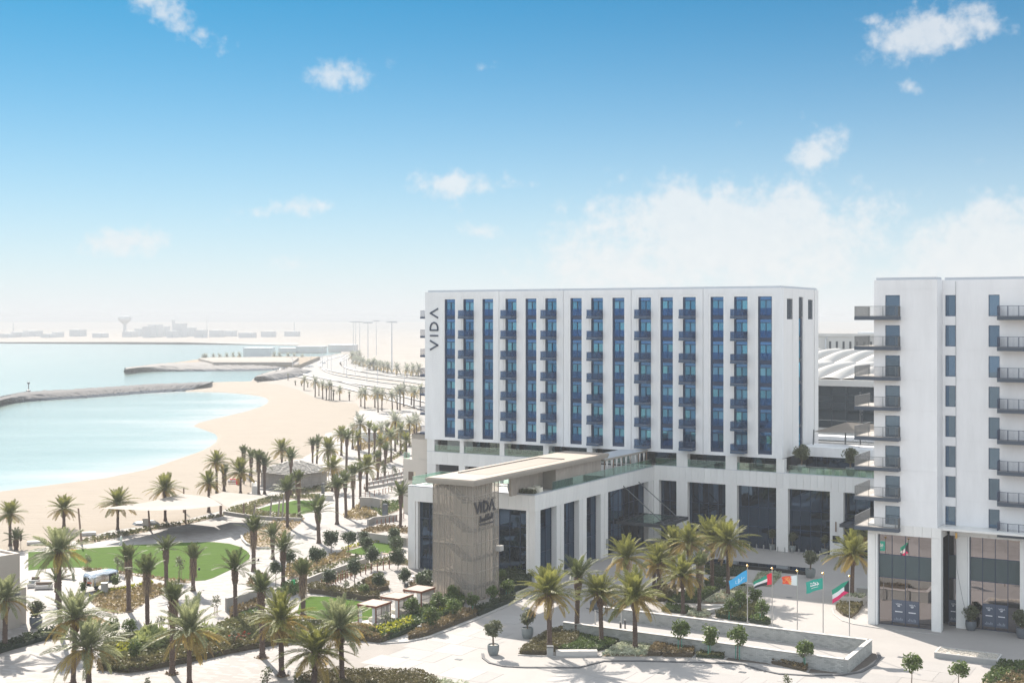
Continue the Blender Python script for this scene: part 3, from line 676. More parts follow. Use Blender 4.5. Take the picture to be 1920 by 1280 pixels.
ORD = ['first', 'second', 'third', 'fourth', 'fifth', 'sixth', 'seventh', 'eighth', 'ninth', 'tenth', 'eleventh', 'twelfth', 'thirteenth', 'fourteenth', 'fifteenth', 'sixteenth', 'seventeenth', 'eighteenth', 'nineteenth', 'twentieth']
ch = MB(); ch.box(-.3, .3, -.3, .3, .34, .42); ch.box(-.3, .3, .22, .3, .42, .85)
for sx in (-.27, .27):
    for sy in (-.27, .27): ch.box(sx - .03, sx + .03, sy - .03, sy + .03, 0, .34 if sy < 0 else .6)
    ch.box(sx - .03, sx + .03, -.3, .3, .55, .6)
M_CH = ch.mesh('balcony_chair', 'wicker'); M_CHC = MB().box(-.24, .24, -.26, .2, .42, .5).mesh('cushion', 'concrete_grey')
tb = MB(); tb.lathe([(.22, 0), (.22, .03), (.03, .05), (.03, .44), (.27, .46), (.27, .5)], k=12); M_TB = tb.mesh('side_table', 'wicker')
def windows():
    for ci, (l, r) in enumerate(CU):
        bc = ci % 2 == 1
        for fl in range(7):
            z = ZB + fl * FH; p = (l, 0, z)
            f = put('window', M_FR, hotel, p)
            a = put('pane', M_PLC if rnd.random() < .3 else M_PL, f); c = put('pane', M_PRC if rnd.random() < .22 else M_PR, f); put('sill_panel', M_SD, f); put('spandrel', M_SG, f)
            for q in (a, c): q.rotation_euler = (rnd.gauss(0, .0028), 0, rnd.gauss(0, .0025))
            if not bc: put('balustrade', M_BG, f)
            else:
                s = put('balcony', M_BS, hotel, p); put('balcony_floor', M_BF, s); put('railing', M_BR, s); put('railing_glass', M_BRG, s); put('railing_glass', M_BS2, s); put('soffit_lamp', M_LM, s)
                if not (fl == 0 and ci in (1, 5)):
                    col = ORD[ci // 2]; row = ['lowest', 'second', 'third', 'fourth', 'fifth', 'sixth', 'top'][fl]
                    X, Y = HW(l + 1.42, -.75); o = put('balcony_chair', M_CH, None, (X, Y, z + .40), TH + rnd.uniform(-.5, .9)); put('cushion', M_CHC, o)
                    tag(o, f'dark chair on the {row} balcony of the {col} balcony column from the sign', 'chair', 'chairs on the hotel balconies')
    for fl in range(7):
        z = ZB + fl * FH
        s = MB().box(-65.4, -62.9, 2.2, 4.3, .06, .38).build('balcony', 'navy_metal', hotel, (0, 0, z))
        rr = MB(); railing(rr, -65.36, -62.95, 2.25, .40, 1.42); railing(rr, 2.3, 4.25, -65.36, .40, 1.42, 'd'); rr.build('railing', 'navy_metal', s)
windows()
# lettering up the front
def strokes(mb, pts, t, d0, d1):                 # a bar letter drawn in the (u, z) plane
    for (a, b_) in zip(pts, pts[1:]):
        L = math.hypot(b_[0] - a[0], b_[1] - a[1]); ux, uz = (b_[0] - a[0]) / L, (b_[1] - a[1]) / L; nx, nz = -uz * t / 2, ux * t / 2
        q = [(a[0] - ux * t * .3 + nx, a[1] - uz * t * .3 + nz), (b_[0] + ux * t * .3 + nx, b_[1] + uz * t * .3 + nz), (b_[0] + ux * t * .3 - nx, b_[1] + uz * t * .3 - nz), (a[0] - ux * t * .3 - nx, a[1] - uz * t * .3 - nz)]
        n = len(mb.v); mb.v += [(x, d0, z) for x, z in q] + [(x, d1, z) for x, z in q]
        mb.f += [(n, n + 1, n + 2, n + 3), (n + 7, n + 6, n + 5, n + 4)] + [(n + i, n + 4 + i, n + 4 + (i + 1) % 4, n + (i + 1) % 4) for i in range(4)]; mb.m += [0] * 6
def letter(mb, ch, f, t, d0, d1):                # f maps letter space (x right 0..w, y up 0..1) to (u, z)
    if ch == 'V': strokes(mb, [f(0, 1), f(.5, 0), f(1, 1)], t, d0, d1)
    if ch == 'I': strokes(mb, [f(0, 0), f(0, 1)], t, d0, d1)
    if ch == 'A': strokes(mb, [f(0, 0), f(.5, 1), f(1, 0)], t, d0, d1)
    if ch == 'D': strokes(mb, [f(0, 0), f(0, 1), f(.3, 1), f(.55, .93), f(.75, .78), f(.86, .5), f(.75, .22), f(.55, .07), f(.3, 0), f(0, 0)], t, d0, d1)
def sign(parent, word, org, xd, yd, hgt, adv, t, m, d0, d1, name='letter', conv=None):
    x = 0
    for c in word:
        f = lambda a, b_, x=x: (org[0] + xd[0] * (x + a) * hgt + yd[0] * b_ * hgt, org[1] + xd[1] * (x + a) * hgt + yd[1] * b_ * hgt)
        mb = MB(); letter(mb, c, f, t, d0, d1)
        if conv: mb.v = [conv(p) for p in mb.v]
        mb.build(name, m, parent); x += adv[c]
# reads upwards: letter x runs up the wall, letter tops point to the left
sign(hotel, 'VIDA', (-60.25, 28.85), (0, 1), (-1, 0), 1.5, {'V': 1.58, 'I': .62, 'D': 1.42, 'A': 1.5}, .27, 'letter_navy', -.12, -.02)

# ---- podium: columns, panelled beam, glazing
def panels(u0, u1, d, z0, z1, step, t=.12, axis='u', face=-1):
    n = max(1, round((u1 - u0) / step)); w = (u1 - u0) / n
    me = (MB().box(.012, w - .012, -t, 0, z0, z1) if axis == 'u' else MB().box(0, t, .012, w - .012, z0, z1)).mesh('panel', 'stone_panel')
    for k in range(n): put('panel', me, hotel, (u0 + k * w, d, 0) if axis == 'u' else (d, u0 + k * w, 0))
def pier(u0, u1, d0, d1, z0, z1, name='column', cuts=(2.95, 6.1), m='stone_panel', parent=None):
    b = MB(); zs = [z0] + [c for c in cuts if z0 < c < z1] + [z1]
    for a, c in zip(zs, zs[1:]): b.box(u0, u1, d0, d1, a + (.012 if a > z0 else 0), c - (.012 if c < z1 else 0))
    b.box(u0 + .03, u1 - .03, d0 + .03, d1 - .03, z0, z1); return b.build(name, m, parent or hotel)
def glazing(a0, a1, dd, z0, z1, nx, zr, axis='u', m='lobby_glass', parent=None, frame='navy_metal', t=.06):
    """a framed window wall; panes are objects of their own"""
    B = lambda mb, x0, x1, y0, y1, q0, q1: mb.box(x0, x1, y0, y1, q0, q1) if axis == 'u' else mb.box(y0, y1, x0, x1, q0, q1)
    fb = MB(); xs = [a0 + (a1 - a0) * k / nx for k in range(nx + 1)]; zs = [z0] + [z for z in zr if z0 < z < z1] + [z1]
    for x in xs: B(fb, x - t / 2, x + t / 2, dd - .09, dd + .09, z0, z1)
    for i in range(nx):
        for z in zs: B(fb, xs[i] + t / 2, xs[i + 1] - t / 2, dd - .07, dd + .07, z - t / 2, z + t / 2)
    f = fb.build('window', frame, parent or hotel)
    for i in range(nx):
        for z, y in zip(zs, zs[1:]):
            pm = B(MB(), -(xs[i + 1] - xs[i] - t) / 2, (xs[i + 1] - xs[i] - t) / 2, -.012, .012, 0, y - z - t)
            o = pm.build('pane', m, f, ((xs[i] + xs[i + 1]) / 2, dd, z + t / 2) if axis == 'u' else (dd, (xs[i] + xs[i + 1]) / 2, z + t / 2))
            o.rotation_euler = (rnd.gauss(0, .002), 0, rnd.gauss(0, .002)) if axis == 'u' else (0, rnd.gauss(0, .002), rnd.gauss(0, .002))
    return f
UW, D0 = -20.4, -37.76                            # the wing's court face and street face
# dark bodies behind the glass
b = MB(); b.box(-39.4, -22.6, -36.2, 3, .05, 9.2); b.box(-62.4, 40, 3.0, 17.5, .05, 11.3); b.box(-62.4, 0, 4.2, 17.5, 11.6, 13.5); b.build('podium_interior', 'room_dark', hotel)
b = MB(); b.box(-40.18, -20.52, D0 + .12, -.2, 11.0, 11.14); b.box(-62.5, 40, .12, 17.5, 11.3, 11.44); b.build('terrace_deck', 'concrete_white', hotel)
panels(-20.28, 40, 0.12, 9.27, 11.5, 1.02); panels(D0, -.0, UW - .12, 9.22, 11.28, .98, axis='d'); panels(-40.3, -20.4, D0 + .12, 9.22, 11.22, 1.0)
panels(-62.5, -40.5, .12, 9.4, 11.5, 1.05)
b = MB(); b.box(-20.3, 40, .13, .6, 9.3, 11.46); b.box(-40.2, -20.53, D0 + .13, D0 + .6, 9.25, 11.2); b.box(UW - .6, UW - .13, D0 + .6, 0, 9.25, 11.2); b.box(-62.5, -40.5, .13, .6, 9.42, 11.46); b.box(-40.29, -39.7, D0 + .6, 0, 3, 11.2); b.box(-20.52, -20.29, .0, .128, 9.26, 11.46); b.build('beam', 'stone_panel', hotel)
b = MB(); b.box(-20.3, 40, -.02, .75, 11.5, 11.56); b.box(-62.5, -40.5, -.02, .75, 11.5, 11.56); b.box(UW - .75, UW + .02, D0 + .75, -.02, 11.28, 11.34); b.box(-40.32, UW + .02, D0 - .02, D0 + .75, 11.28, 11.34); b.build('parapet_cap', 'coping_grey', hotel)
for u0, u1 in ((-20.4, -19.56), (-16.65, -14.86), (-8.74, -6.95), (-.89, .88), (7.08, 9.04), (15.2, 17.1), (23.2, 25)): pier(u0, u1, .02, 1.3, 0, 9.27)
for u0, u1 in ((-19.56, -16.65), (-14.86, -8.74), (-6.95, -.89), (.88, 7.08), (9.04, 15.2), (17.1, 23.2)):
    n = max(2, round((u1 - u0) / 1.55)); glazing(u0, u1, 1.0, .05, 9.2, n, (3.2, 6.1))
for d0, d1 in ((-37.64, -36.3), (-31.8, -29.7), (-25.2, -22.95), (-18.5, -16.15), (-2.0, -.02)):
    if d1 - d0 > 1.9: pier(UW - 1.3, UW - .02, d0, (d0 + d1) / 2 - .05, 0, 9.22); pier(UW - 1.3, UW - .02, (d0 + d1) / 2 + .05, d1, 0, 9.22)
    else: pier(UW - 1.3, UW - .02, d0, d1, 0, 9.22)
for d0, d1, n in ((-36.3, -31.8, 3), (-29.7, -25.2, 3), (-22.95, -18.5, 3), (-16.15, -2.0, 8)): glazing(d0, d1, UW - .9, .05, 9.2, n, (3.4, 6.6), 'd')
pier(-21.43, UW - 1.32, D0 + .02, D0 + 1.3, 0, 9.22); pier(-40.3, -39.15, D0 + .02, D0 + 1.3, 0, 9.22); pier(-39.1, -38.75, D0 + .14, D0 + 1.2, 0, 9.22)
glazing(-38.75, -21.43, D0 + .75, .05, 9.2, 11, (1.5, 4.3, 6.9))
# base of the slab seen over the wing, and the terrace openings under the tower
for u0, u1 in ((-62.5, -61.0), (-55.9, -55.1), (-48.1, -47.2), (-39.9, -38.9), (-32, -31), (-24.2, -23.2), (-16.65, -14.86), (-8.74, -6.95), (-.89, .3)): pier(u0, u1, .04, 1.2, 11.56, 13.57)
for u0, u1 in ((-62.5, -60.75), (-56.1, -54.9), (-48.2, -47.2)): MB().box(u0, u1, .04, 1.2, 0, 9.4).build('column', 'stone_panel', hotel)
b = MB(); b.box(-62.3, -40.4, 4.4, 4.6, 0, 9.4); b.build('rear_wall', 'cream_render', hotel)
for u0, u1, n in ((-47.2, -39.9, 5), (-38.9, -32, 4), (-31, -24.2, 4), (-23.2, -16.65, 4), (-14.86, -8.74, 4), (-6.95, -.89, 4)): glazing(u0, u1, 3.9, 11.56, 13.52, n, (12.9,), m='lobby_glass')
glazing(-58.6, -57.2, 4.3, 11.56, 13.4, 1, (), m='flat_glass'); b = MB(); b.box(-61, -55.9, 4.16, 4.2, 11.5, 13.5); b.build('rear_wall', 'smooth_white', hotel)
glazing(-54.9, -52.6, 3.9, 11.56, 13.5, 3, (), m='lobby_glass'); glazing(-52.6, -48.2, 4.1, 11.56, 13.5, 3, (12.6,), m='mirror_glass')
for u0, u1 in ((-60.3, -59.6), (-56.9, -56.4)): glazing(u0, u1, 4.3, 5, 9.2, 1, (), m='flat_glass')
def balustrade(u0, u1, d, z, axis='u', h=1.1, step=1.5, parent=None):
    n = max(1, round(abs(u1 - u0) / step)); w = (u1 - u0) / n
    me = (MB().box(.01, w - .01, -.008, .008, 0, h) if axis == 'u' else MB().box(-.008, .008, .01, w - .01, 0, h)).mesh('glass_panel', 'clear_glass')
    rail = MB(); (rail.box(u0, u1, d - .02, d + .02, z + h, z + h + .03) if axis == 'u' else rail.box(d - .02, d + .02, u0, u1, z + h, z + h + .03)); r = rail.build('balustrade', 'steel', parent or hotel)
    for k in range(n): put('glass_panel', me, r, (u0 + k * w, d, z) if axis == 'u' else (d, u0 + k * w, z))
for u0, u1 in ((-61, -55.9), (-55.1, -48.1), (-47.2, -39.9), (-38.9, -32), (-31, -24.2), (-20.2, -16.65), (-14.86, -8.74), (-6.95, -.89), (.9, 22)): balustrade(u0, u1, .2, 11.56)
balustrade(-32.5, -.2, UW - .3, 11.34, 'd'); balustrade(-40.2, -27.5, -30, 11.34); balustrade(-37, -30, -40.1, 11.34, 'd')
# bronze roof over the stair tower and roof pavilion
rf = MB(); rf.box(-27.2, -20.4, -52.7, -16.2, 14.12, 14.78); rf.box(-27.32, -20.28, -52.82, -16.08, 14.40, 14.72)
roof = rf.build('canopy_roof', 'bronze', hotel)
MB().box(-27.2, -20.4, -52.7, -16.2, 14.784, 14.81).build('roof_skin', 'bronze_roof', roof)
b = MB(); b.box(-25.9, -21.9, -47.0, -27.0, 14.812, 14.83); b.build('roof_inset', 'bronze_roof_inset', roof)
b = MB(); b.box(-26.15, -25.9, -47.25, -26.75, 14.812, 14.96); b.box(-25.9, -21.9, -27.0, -26.75, 14.812, 14.96); b.build('roof_kerb', 'bronze', roof)
bm_ = MB().box(0, .06, .01, .88, 11.2, 14.12).mesh('cladding_board', 'bronze_board')
for k in range(15): put('cladding_board', bm_, hotel, (-21.26, -30.6 + .92 * k, 0))
b = MB(); b.box(-26.6, -21.27, -30.5, -16.9, 11.14, 14.12); b.build('pavilion_wall', 'bronze', hotel)
bm2 = MB().box(0, .05, .01, 1.2, 11.2, 14.12).mesh('cladding_board', 'bronze_board')
for k in range(7): put('cladding_board', bm2, hotel, (-23.2, -39.2 + 1.22 * k, 0))
MB().box(-23.5, -23.21, -39.1, -30.52, 11.14, 14.12).build('pavilion_wall', 'bronze', hotel)
# louvred pergola with tied curtains
pg = MB(); pg.box(-25.6, -21.3, -15.6, -.6, 13.62, 13.7)
for k in range(40): pg.box(-25.5, -21.4, -15.5 + k * .37, -15.38 + k * .37, 13.70, 13.80)
perg = pg.build('terrace_pergola', 'coping_grey', hotel)
b = MB(); b.box(-25.7, -21.15, -15.75, -15.6, 13.58, 13.84); b.box(-21.3, -21.15, -15.6, -.5, 13.58, 13.84); b.build('pergola_beam', 'bronze', perg)
cur = MB(); rows = [(0, .40), (.35, .36), (.9, .16), (1.15, .10), (1.3, .13), (2.4, .22)]
for i in range(len(rows) - 1):
    for j in range(7):
        t0, t1 = j / 7 - .5, (j + 1) / 7 - .5; z0, z1 = 13.58 - rows[i][0], 13.58 - rows[i + 1][0]; k0, k1 = .05 * (-1) ** j, .05 * (-1) ** (j + 1)
        cur.quad((k0, t0 * rows[i][1] * 2, z0), (k0, t0 * rows[i + 1][1] * 2, z1), (k1, t1 * rows[i + 1][1] * 2, z1), (k1, t1 * rows[i][1] * 2, z0))
M_CUR = cur.mesh('curtain', 'curtain', True); M_PST = MB().box(-.07, .07, -.07, .07, 11.14, 13.58).mesh('post', 'timber')
for k in range(9): put('curtain', M_CUR, perg, (-21.35, -14.6 + k * 1.62, 0))
for k in range(6): put('post', M_PST, perg, (-21.35, -15.4 + k * 2.95, 0))
# entrance canopy hung on two rods
cn = MB(); cn.box(-21.3, -13.9, -11.4, -2.6, 4.05, 4.2); cn.box(-21.3, -13.7, -11.6, -11.4, 3.95, 4.4); cn.box(-21.3, -13.7, -2.6, -2.4, 3.95, 4.4); cn.box(-13.9, -13.7, -11.4, -2.6, 3.95, 4.4)
for k in range(1, 6): cn.box(-21.3 + k * 1.25, -21.2 + k * 1.25, -11.4, -2.6, 4.2, 4.38)
for k in range(1, 4): cn.box(-21.3, -13.9, -11.4 + k * 2.2, -11.3 + k * 2.2, 4.2, 4.38)
can = cn.build('entrance_canopy', 'dark_metal', hotel)
MB().box(-20.2, -15.6, -11.0, -3.0, 4.39, 4.41).build('canopy_glass', 'clear_glass', can)
for dd in (-11.1, -5.7): MB().tube([(UW + .02, dd, 9.55), (-14.4, dd + (.9 if dd < -8 else 1.2), 4.4)], .07, 8).build('tie_rod', 'steel_dark', can)
cn = MB(); cn.box(9.3, 15.1, -2.4, .9, 4.9, 5.05); cn.box(9.2, 15.2, -2.6, -2.4, 4.7, 5.2)
for k in range(5): cn.box(9.3 + k * 1.4, 9.4 + k * 1.4, -2.4, .9, 5.05, 5.2)
cn.build('door_canopy', 'dark_metal', hotel)
# plaques on the columns
MB().box(7.5, 8.5, -.06, .0, 2.0, 3.0).build('plaque', 'flat_glass', hotel); MB().box(-20.36, -20.3, -16.9, -16.3, 1.3, 2.6).build('plaque', 'concrete_grey', hotel); MB().box(7.9, 8.05, -.16, .0, 3.6, 5.0).build('wall_lamp', 'timber', hotel)
# ---- terrace pavilion right of the slab
b = MB(); b.box(.4, 24, 7.6, 14, 13.4, 14.75); b.box(.4, 24, 7.5, 7.6, 13.38, 14.8); pv = b.build('pavilion_roof', 'render_white', hotel)
glazing(.6, 22, 9.6, 11.46, 13.38, 13, (12.8,), m='lobby_glass', parent=hotel)
b = MB(); b.box(.5, 24, 9.8, 17, 11.44, 13.38); b.build('pavilion_core', 'room_dark', hotel)
# ---- stair tower wrapped in bronze mesh
st = empty('stair_tower', HW(-26.65, -52.1) + (0,), TH); tag(st, 'bronze mesh stair tower with a lit zigzag stair inside, at the street end', 'stair tower')
def stair_tower():
    w, dp, h = 5.7, 6.0, 14.1
    fr = MB(); xs = [0, .72, 1.45, 2.85 * .76, 2.85, 3.62, 4.3, 5.0, w]
    xs = [0, .83, 1.62, 2.43, 3.25, 4.06, 4.88, w]
    for x in xs: fr.box(x - .025, x + .025, -.05, .05, 0, h)
    for y in (1.0, 2.0, 3.0, 4.0, 5.0, dp): fr.box(w - .05, w + .05, y - .035, y + .035, 0, h); fr.box(-.05, .05, y - .035, y + .035, 0, h)
    for z in (.05, 3.55, 7.0, 10.4, 12.75, h - .05): fr.box(0, w, -.04, .04, z - .03, z + .03); fr.box(w - .04, w + .04, 0, dp, z - .03, z + .03); fr.box(-.04, .04, 0, dp, z - .03, z + .03)
    fr.build('mullion', 'bronze', st)
    zs = [.05, 3.55, 7.0, 10.4, 12.75, h]
    for i in range(len(xs) - 1):
        for z, y in zip(zs, zs[1:]): MB().box(xs[i] + .026, xs[i + 1] - .026, -.01, .01, z + .03, y - .03).build('mesh_panel', 'stair_mesh', st)
    for k in range(6):
        for z, y in zip(zs, zs[1:]):
            MB().box(w - .01, w + .01, k + .036, k + .964, z + .03, y - .03).build('mesh_panel', 'stair_mesh', st); MB().box(-.01, .01, k + .036, k + .964, z + .03, y - .03).build('mesh_panel', 'stair_mesh', st)
    MB().box(1.55, 4.9, 2.1, 5.9, 0, 14.0).build('core_wall', 'stair_concrete', st)
    
    for i in range(4):
        z0 = i * 3.45 - .0
        ln = MB(); ln.box(3.9, 5.55, .25, 2.05, z0 + 1.5, z0 + 1.75); ln.box(4.95, 5.55, 2.05, 5.6, z0 + 1.5, z0 + 1.75); ln.box(.15, 1.5, .25, 5.6, z0 + 3.2, z0 + 3.42); ln.build('landing', 'stair_dark', st)
        sp = MB(); n = 10
        for k in range(n):
            t = k / n; x = 3.9 - t * 2.4; zz = z0 + .1 + t * 1.6
            x2 = 1.5 + t * 2.4; z2 = z0 + 1.75 + t * 1.6; z2 = z0 + 3.35 - t * 1.6
            sp.box(x2, x2 + .30, .4, 1.9, z2 - .17, z2)                    # front flight falls to the corner
        f = sp.build('stair_flight', 'stair_dark', st)
        hr = MB(); hr.tube([(1.5, .35, z0 + 4.35), (3.95, .35, z0 + 2.75)], .05, 6); hr.tube([(1.5, .35, z0 + 3.85), (3.95, .35, z0 + 2.25)], .035, 6)
        for k in range(5): hr.box(1.55 + k * .6, 1.6 + k * .6, .33, .37, z0 + 3.35 - k * .4, z0 + 4.3 - k * .4)
        hr.build('handrail', 'stair_dark', f)
    # sign on the corner: large letters over a script line and a bar
    conv = lambda p: (w + .12 + p[1], p[0], p[2])
    sign(st, 'VIDA', (.35, 10.75), (1, 0), (0, 1), 1.15, {'V': 1.25, 'I': .5, 'D': 1.15, 'A': 1.2}, .26, 'letter_dark', -.05, .05, conv=conv)
    script = [(0, 0), (.35, .55), (.5, .85), (.3, .9), (.25, .35), (.45, .05), (.7, .1), (.85, .42), (.68, .4), (.72, .08), (1., .1), (1.1, .42), (1.2, .1), (1.38, .42), (1.5, .1), (1.7, .45), (1.62, .1), (1.95, .1), (2.1, 1.0), (2.0, .5), (2.2, .1), (2.5, .2), (2.85, 1.0), (2.9, .1), (2.65, .4), (3.05, .42), (3.2, .1), (3.3, .42), (3.45, .4), (3.55, .1), (3.75, .5), (3.9, 1.05), (3.8, .2), (4.1, .12), (4.35, .8)]
    mb = MB(); strokes(mb, [(1.35 + x * .72, 9.55 + y * .72 + x * .02) for x, y in script], .15, -.05, .05); mb.v = [conv(p) for p in mb.v]; mb.build('script_lettering', 'letter_dark', st)
    mb = MB(); strokes(mb, [(1.4, 9.22), (4.5, 9.22)], .14, -.05, .05); mb.v = [conv(p) for p in mb.v]; mb.build('lettering_bar', 'letter_dark', st)
    # the same sign on the far mesh wall, read from behind
    conv2 = lambda p: (-.12 + p[1], 5.6 - p[0], p[2])
    sign(st, 'VIDA', (.35, 10.75), (1, 0), (0, 1), 1.15, {'V': 1.25, 'I': .5, 'D': 1.15, 'A': 1.2}, .16, 'mesh_bronze', -.05, .05, conv=conv2)
    MB().box(w + .05, w + .75, 5.2, 6.0, 5.5, 6.15).build('vent_box', 'concrete_white', st)
stair_tower()
# ---------------------------------------------------------------- the apartment block by the court
DA, DR = -38.65, -35.72
apt = empty('apartment_building', HW(23, DA) + (0,), TH); tag(apt, 'white apartment block with wrap-round balconies over a tall glazed shop base', 'apartment building')
def apartment():
    u = lambda x: x - 23.0; d = lambda y: y - DA
    B = lambda mb, u0, u1, d0, d1, z0, z1: mb.box(u(u0), u(u1), d(d0), d(d1), z0, z1)
    wins = [(24.57, 26.16, DA), (30.42, 31.52, DR), (34.98, 36.12, DR)]
    w = MB()
    # left bay front with its row of doors cut out, then the set-back front
    def wall(u0, u1, dd, th, cols):
        xs = [u0] + [x for c in cols for x in c] + [u1]
        for i in range(0, len(xs), 2):
            zz = [11.3] + [34.0 - 3.33 * (7 - k) for k in range(1, 8)] + [37.3, 38.35]
            for q, r_ in zip(zz, zz[1:]): B(w, xs[i], xs[i + 1], dd, dd + th, q + (.012 if q > 11.3 else 0), r_ - (.012 if r_ < 38.3 else 0))
            B(w, xs[i] + .01, xs[i + 1] - .01, dd + .03, dd + th - .03, 11.4, 38.3)
        for c in cols:
            zs = [11.3]
            for k in range(8): zs += [34.34 - 3.33 * (7 - k), 36.67 - 3.33 * (7 - k)]
            zs.append(38.35)
            for i in range(0, len(zs), 2): B(w, c[0], c[1], dd, dd + th, zs[i], zs[i + 1])
    wall(23.32, 30.15, DA, .4, [(24.57, 26.16)]); wall(30.15, 46, DR, .4, [(30.42, 31.52), (34.98, 36.12)])
    B(w, 29.75, 30.15, DA + .4, DR, 11.3, 38.35); B(w, 23.32, 23.7, DA + .4, DA + 14, 11.3, 38.35); B(w, 45.6, 46, DR + .4, DR + 12, 11.3, 38.35)
    w.build('wall', 'render_white', apt)
    c = MB(); B(c, 23.8, 29.7, DA + .6, DA + 13.8, 11.3, 38.2); B(c, 29.7, 45.5, DR + .6, DR + 11.8, 11.3, 38.2); B(c, 23.9, 29.7, DA + 1.6, DA + 13, .05, 11.0); B(c, 29.7, 45.5, DR + 1.6, DA + 13, .05, 11.0); c.build('interior_core', 'room_dark', apt)
    c = MB(); B(c, 23.5, 30.0, DA + .2, DA + .6, 38.35, 38.62); B(c, 30.3, 45.9, DR + .2, DR + .6, 38.35, 38.62); B(c, 23.5, 23.9, DA + .6, DA + 13.8, 38.35, 38.62); B(c, 29.6, 30.0, DA + .6, DR + .2, 38.35, 38.62); c.build('coping', 'coping_grey', apt)
    c = MB(); B(c, 23.7, 45.6, DR + .4, DA + 14, 38.2, 38.3); B(c, 23.7, 29.75, DA + .4, DR + .4, 38.2, 38.3); c.build('roof', 'concrete', apt)
    fl_in = MB()
    for k in range(8):
        z = 34.34 - 3.33 * k
        for (a, b_, dd) in wins:
            f = MB(); ww = b_ - a; f.box(0, .06, .1, .2, 0, 2.33); f.box(ww - .06, ww, .1, .2, 0, 2.33); f.box(.06, ww - .06, .1, .2, 0, .06); f.box(.06, ww - .06, .1, .2, 2.27, 2.33)
            o = f.build('window', 'navy_metal', apt, (u(a), d(dd), z)); p = MB().box(.06, ww - .06, .13, .16, .06, 2.27).build('pane', 'flat_glass', o); p.rotation_euler = (rnd.gauss(0, .003), 0, rnd.gauss(0, .004))
        # left wrap-round balcony
        s = MB(); B(s, 21.4, 26.25, DA - 1.05, DA, z - .42, z - .02); B(s, 21.4, 23.32, DA, DA + 5.6, z - .42, z - .02); s = s.build('balcony', 'slab_grey', apt)
        q = MB(); B(q, 21.44, 26.2, DA - 1.0, DA, z - .018, z); B(q, 21.44, 23.32, DA, DA + 5.5, z - .018, z); q.build('balcony_floor', 'balcony_floor', s)
        r = MB(); railing(r, u(21.46), u(26.2), d(DA - 1.0), z, z + 1.08, 'u', .125, .022); railing(r, d(DA - .95), d(DA + 5.5), u(21.46), z, z + 1.08, 'd', .125, .022); railing(r, d(DA - .95), d(DA), u(26.2), z, z + 1.08, 'd', .1, .022)
        for x in (21.46, 23.0, 24.55, 25.95, 26.2): B(r, x - .03, x + .03, DA - 1.03, DA - .97, z, z + 1.1)
        r.build('railing', 'steel_dark', s)
        # right balcony
        s = MB(); B(s, 36.1, 45, DR - 1.5, DR, z - .42, z - .02); s = s.build('balcony', 'slab_grey', apt)
        q = MB(); B(q, 36.14, 44.9, DR - 1.45, DR, z - .018, z); q.build('balcony_floor', 'balcony_floor', s)
        r = MB(); railing(r, u(36.14), u(44.9), d(DR - 1.45), z, z + 1.08, 'u', .125, .022)
        for x in (36.14, 37.2, 38.3, 39.4): B(r, x - .03, x + .03, DR - 1.48, DR - 1.42, z, z + 1.1)
        r.build('railing', 'navy_metal', s); q = MB(); B(q, 36.12, 36.16, DR - 1.4, DR, z, z + 1.12); q.build('side_screen', 'navy_metal', s)
    # clad base: pillars, lintel, shop windows with an opaque band
    def pil(a, b_, d0, d1, z1=10.15): return pier(u(a), u(b_), d(d0), d(d1), 0, z1, 'pillar', (2.95, 5.3, 7.75), 'stone_panel', apt)
    pil(22.64, 23.45, DA - .05, DA + 1.0); pil(29.56, 30.58, DA - .05, DA + 1.0); pil(31.58, 32.75, DR - .05, DR + 1.0); pil(38.2, 39.9, DR - .05, DR + 1.0)
    k = MB(); B(k, 23.46, 23.68, DA + .12, DA + 1, 0, 10.15); B(k, 32.76, 32.92, DR + .12, DR + 1, 0, 10.15); k.build('pillar', 'smooth_white', apt)
    n = 8; x0, x1 = 22.64, 30.58; wd = (x1 - x0) / n; me = MB().box(.01, wd - .01, 0, .3, 10.17, 11.3).mesh('panel', 'stone_panel')
    for i in range(n): put('panel', me, apt, (u(x0 + i * wd), d(DA - .05), 0))
    n = 9; x0, x1 = 30.9, 40.2; wd = (x1 - x0) / n; me = MB().box(.01, wd - .01, 0, .3, 10.17, 11.3).mesh('panel', 'stone_panel')
    for i in range(n): put('panel', me, apt, (u(x0 + i * wd), d(DR - .05), 0))
    k = MB(); B(k, 30.28, 30.58, DA + .3, DR + .25, 10.17, 11.3); B(k, 22.64, 22.94, DA + .3, DA + 13, 0, 11.3); B(k, 22.7, 45.8, DA + .3, DA + 13, 11.05, 11.28); B(k, 40.2, 46, DR, DR + .4, 0, 11.05); k.build('lintel', 'stone_panel', apt)
    def shop(a, b_, dd, nx, doors):
        xs = [a + (b_ - a) * i / nx for i in range(nx + 1)]; zs = [.05, 2.85, 5.3, 7.85, 10.15]
        f = MB()
        for x in xs: B(f, x - .03, x + .03, dd - .06, dd + .06, .05, 10.15)
        for z in (.05, 5.3, 7.85, 10.12): B(f, a, b_, dd - .05, dd + .05, z - .03, z + .03)
        f = f.build('shop_window', 'navy_metal', apt); 
        for i in range(nx):
            for (z, y, m) in ((.08, 5.27, 'mirror_glass'), (5.33, 7.82, 'spandrel_teal'), (7.88, 10.09, 'mirror_glass')):
                o = MB().box(-(xs[1] - xs[0]) / 2 + .03, (xs[1] - xs[0]) / 2 - .03, -.012, .012, 0, y - z).build('pane', m, f, (u((xs[i] + xs[i + 1]) / 2), d(dd), z)); o.rotation_euler = (rnd.gauss(0, .003), 0, rnd.gauss(0, .003))
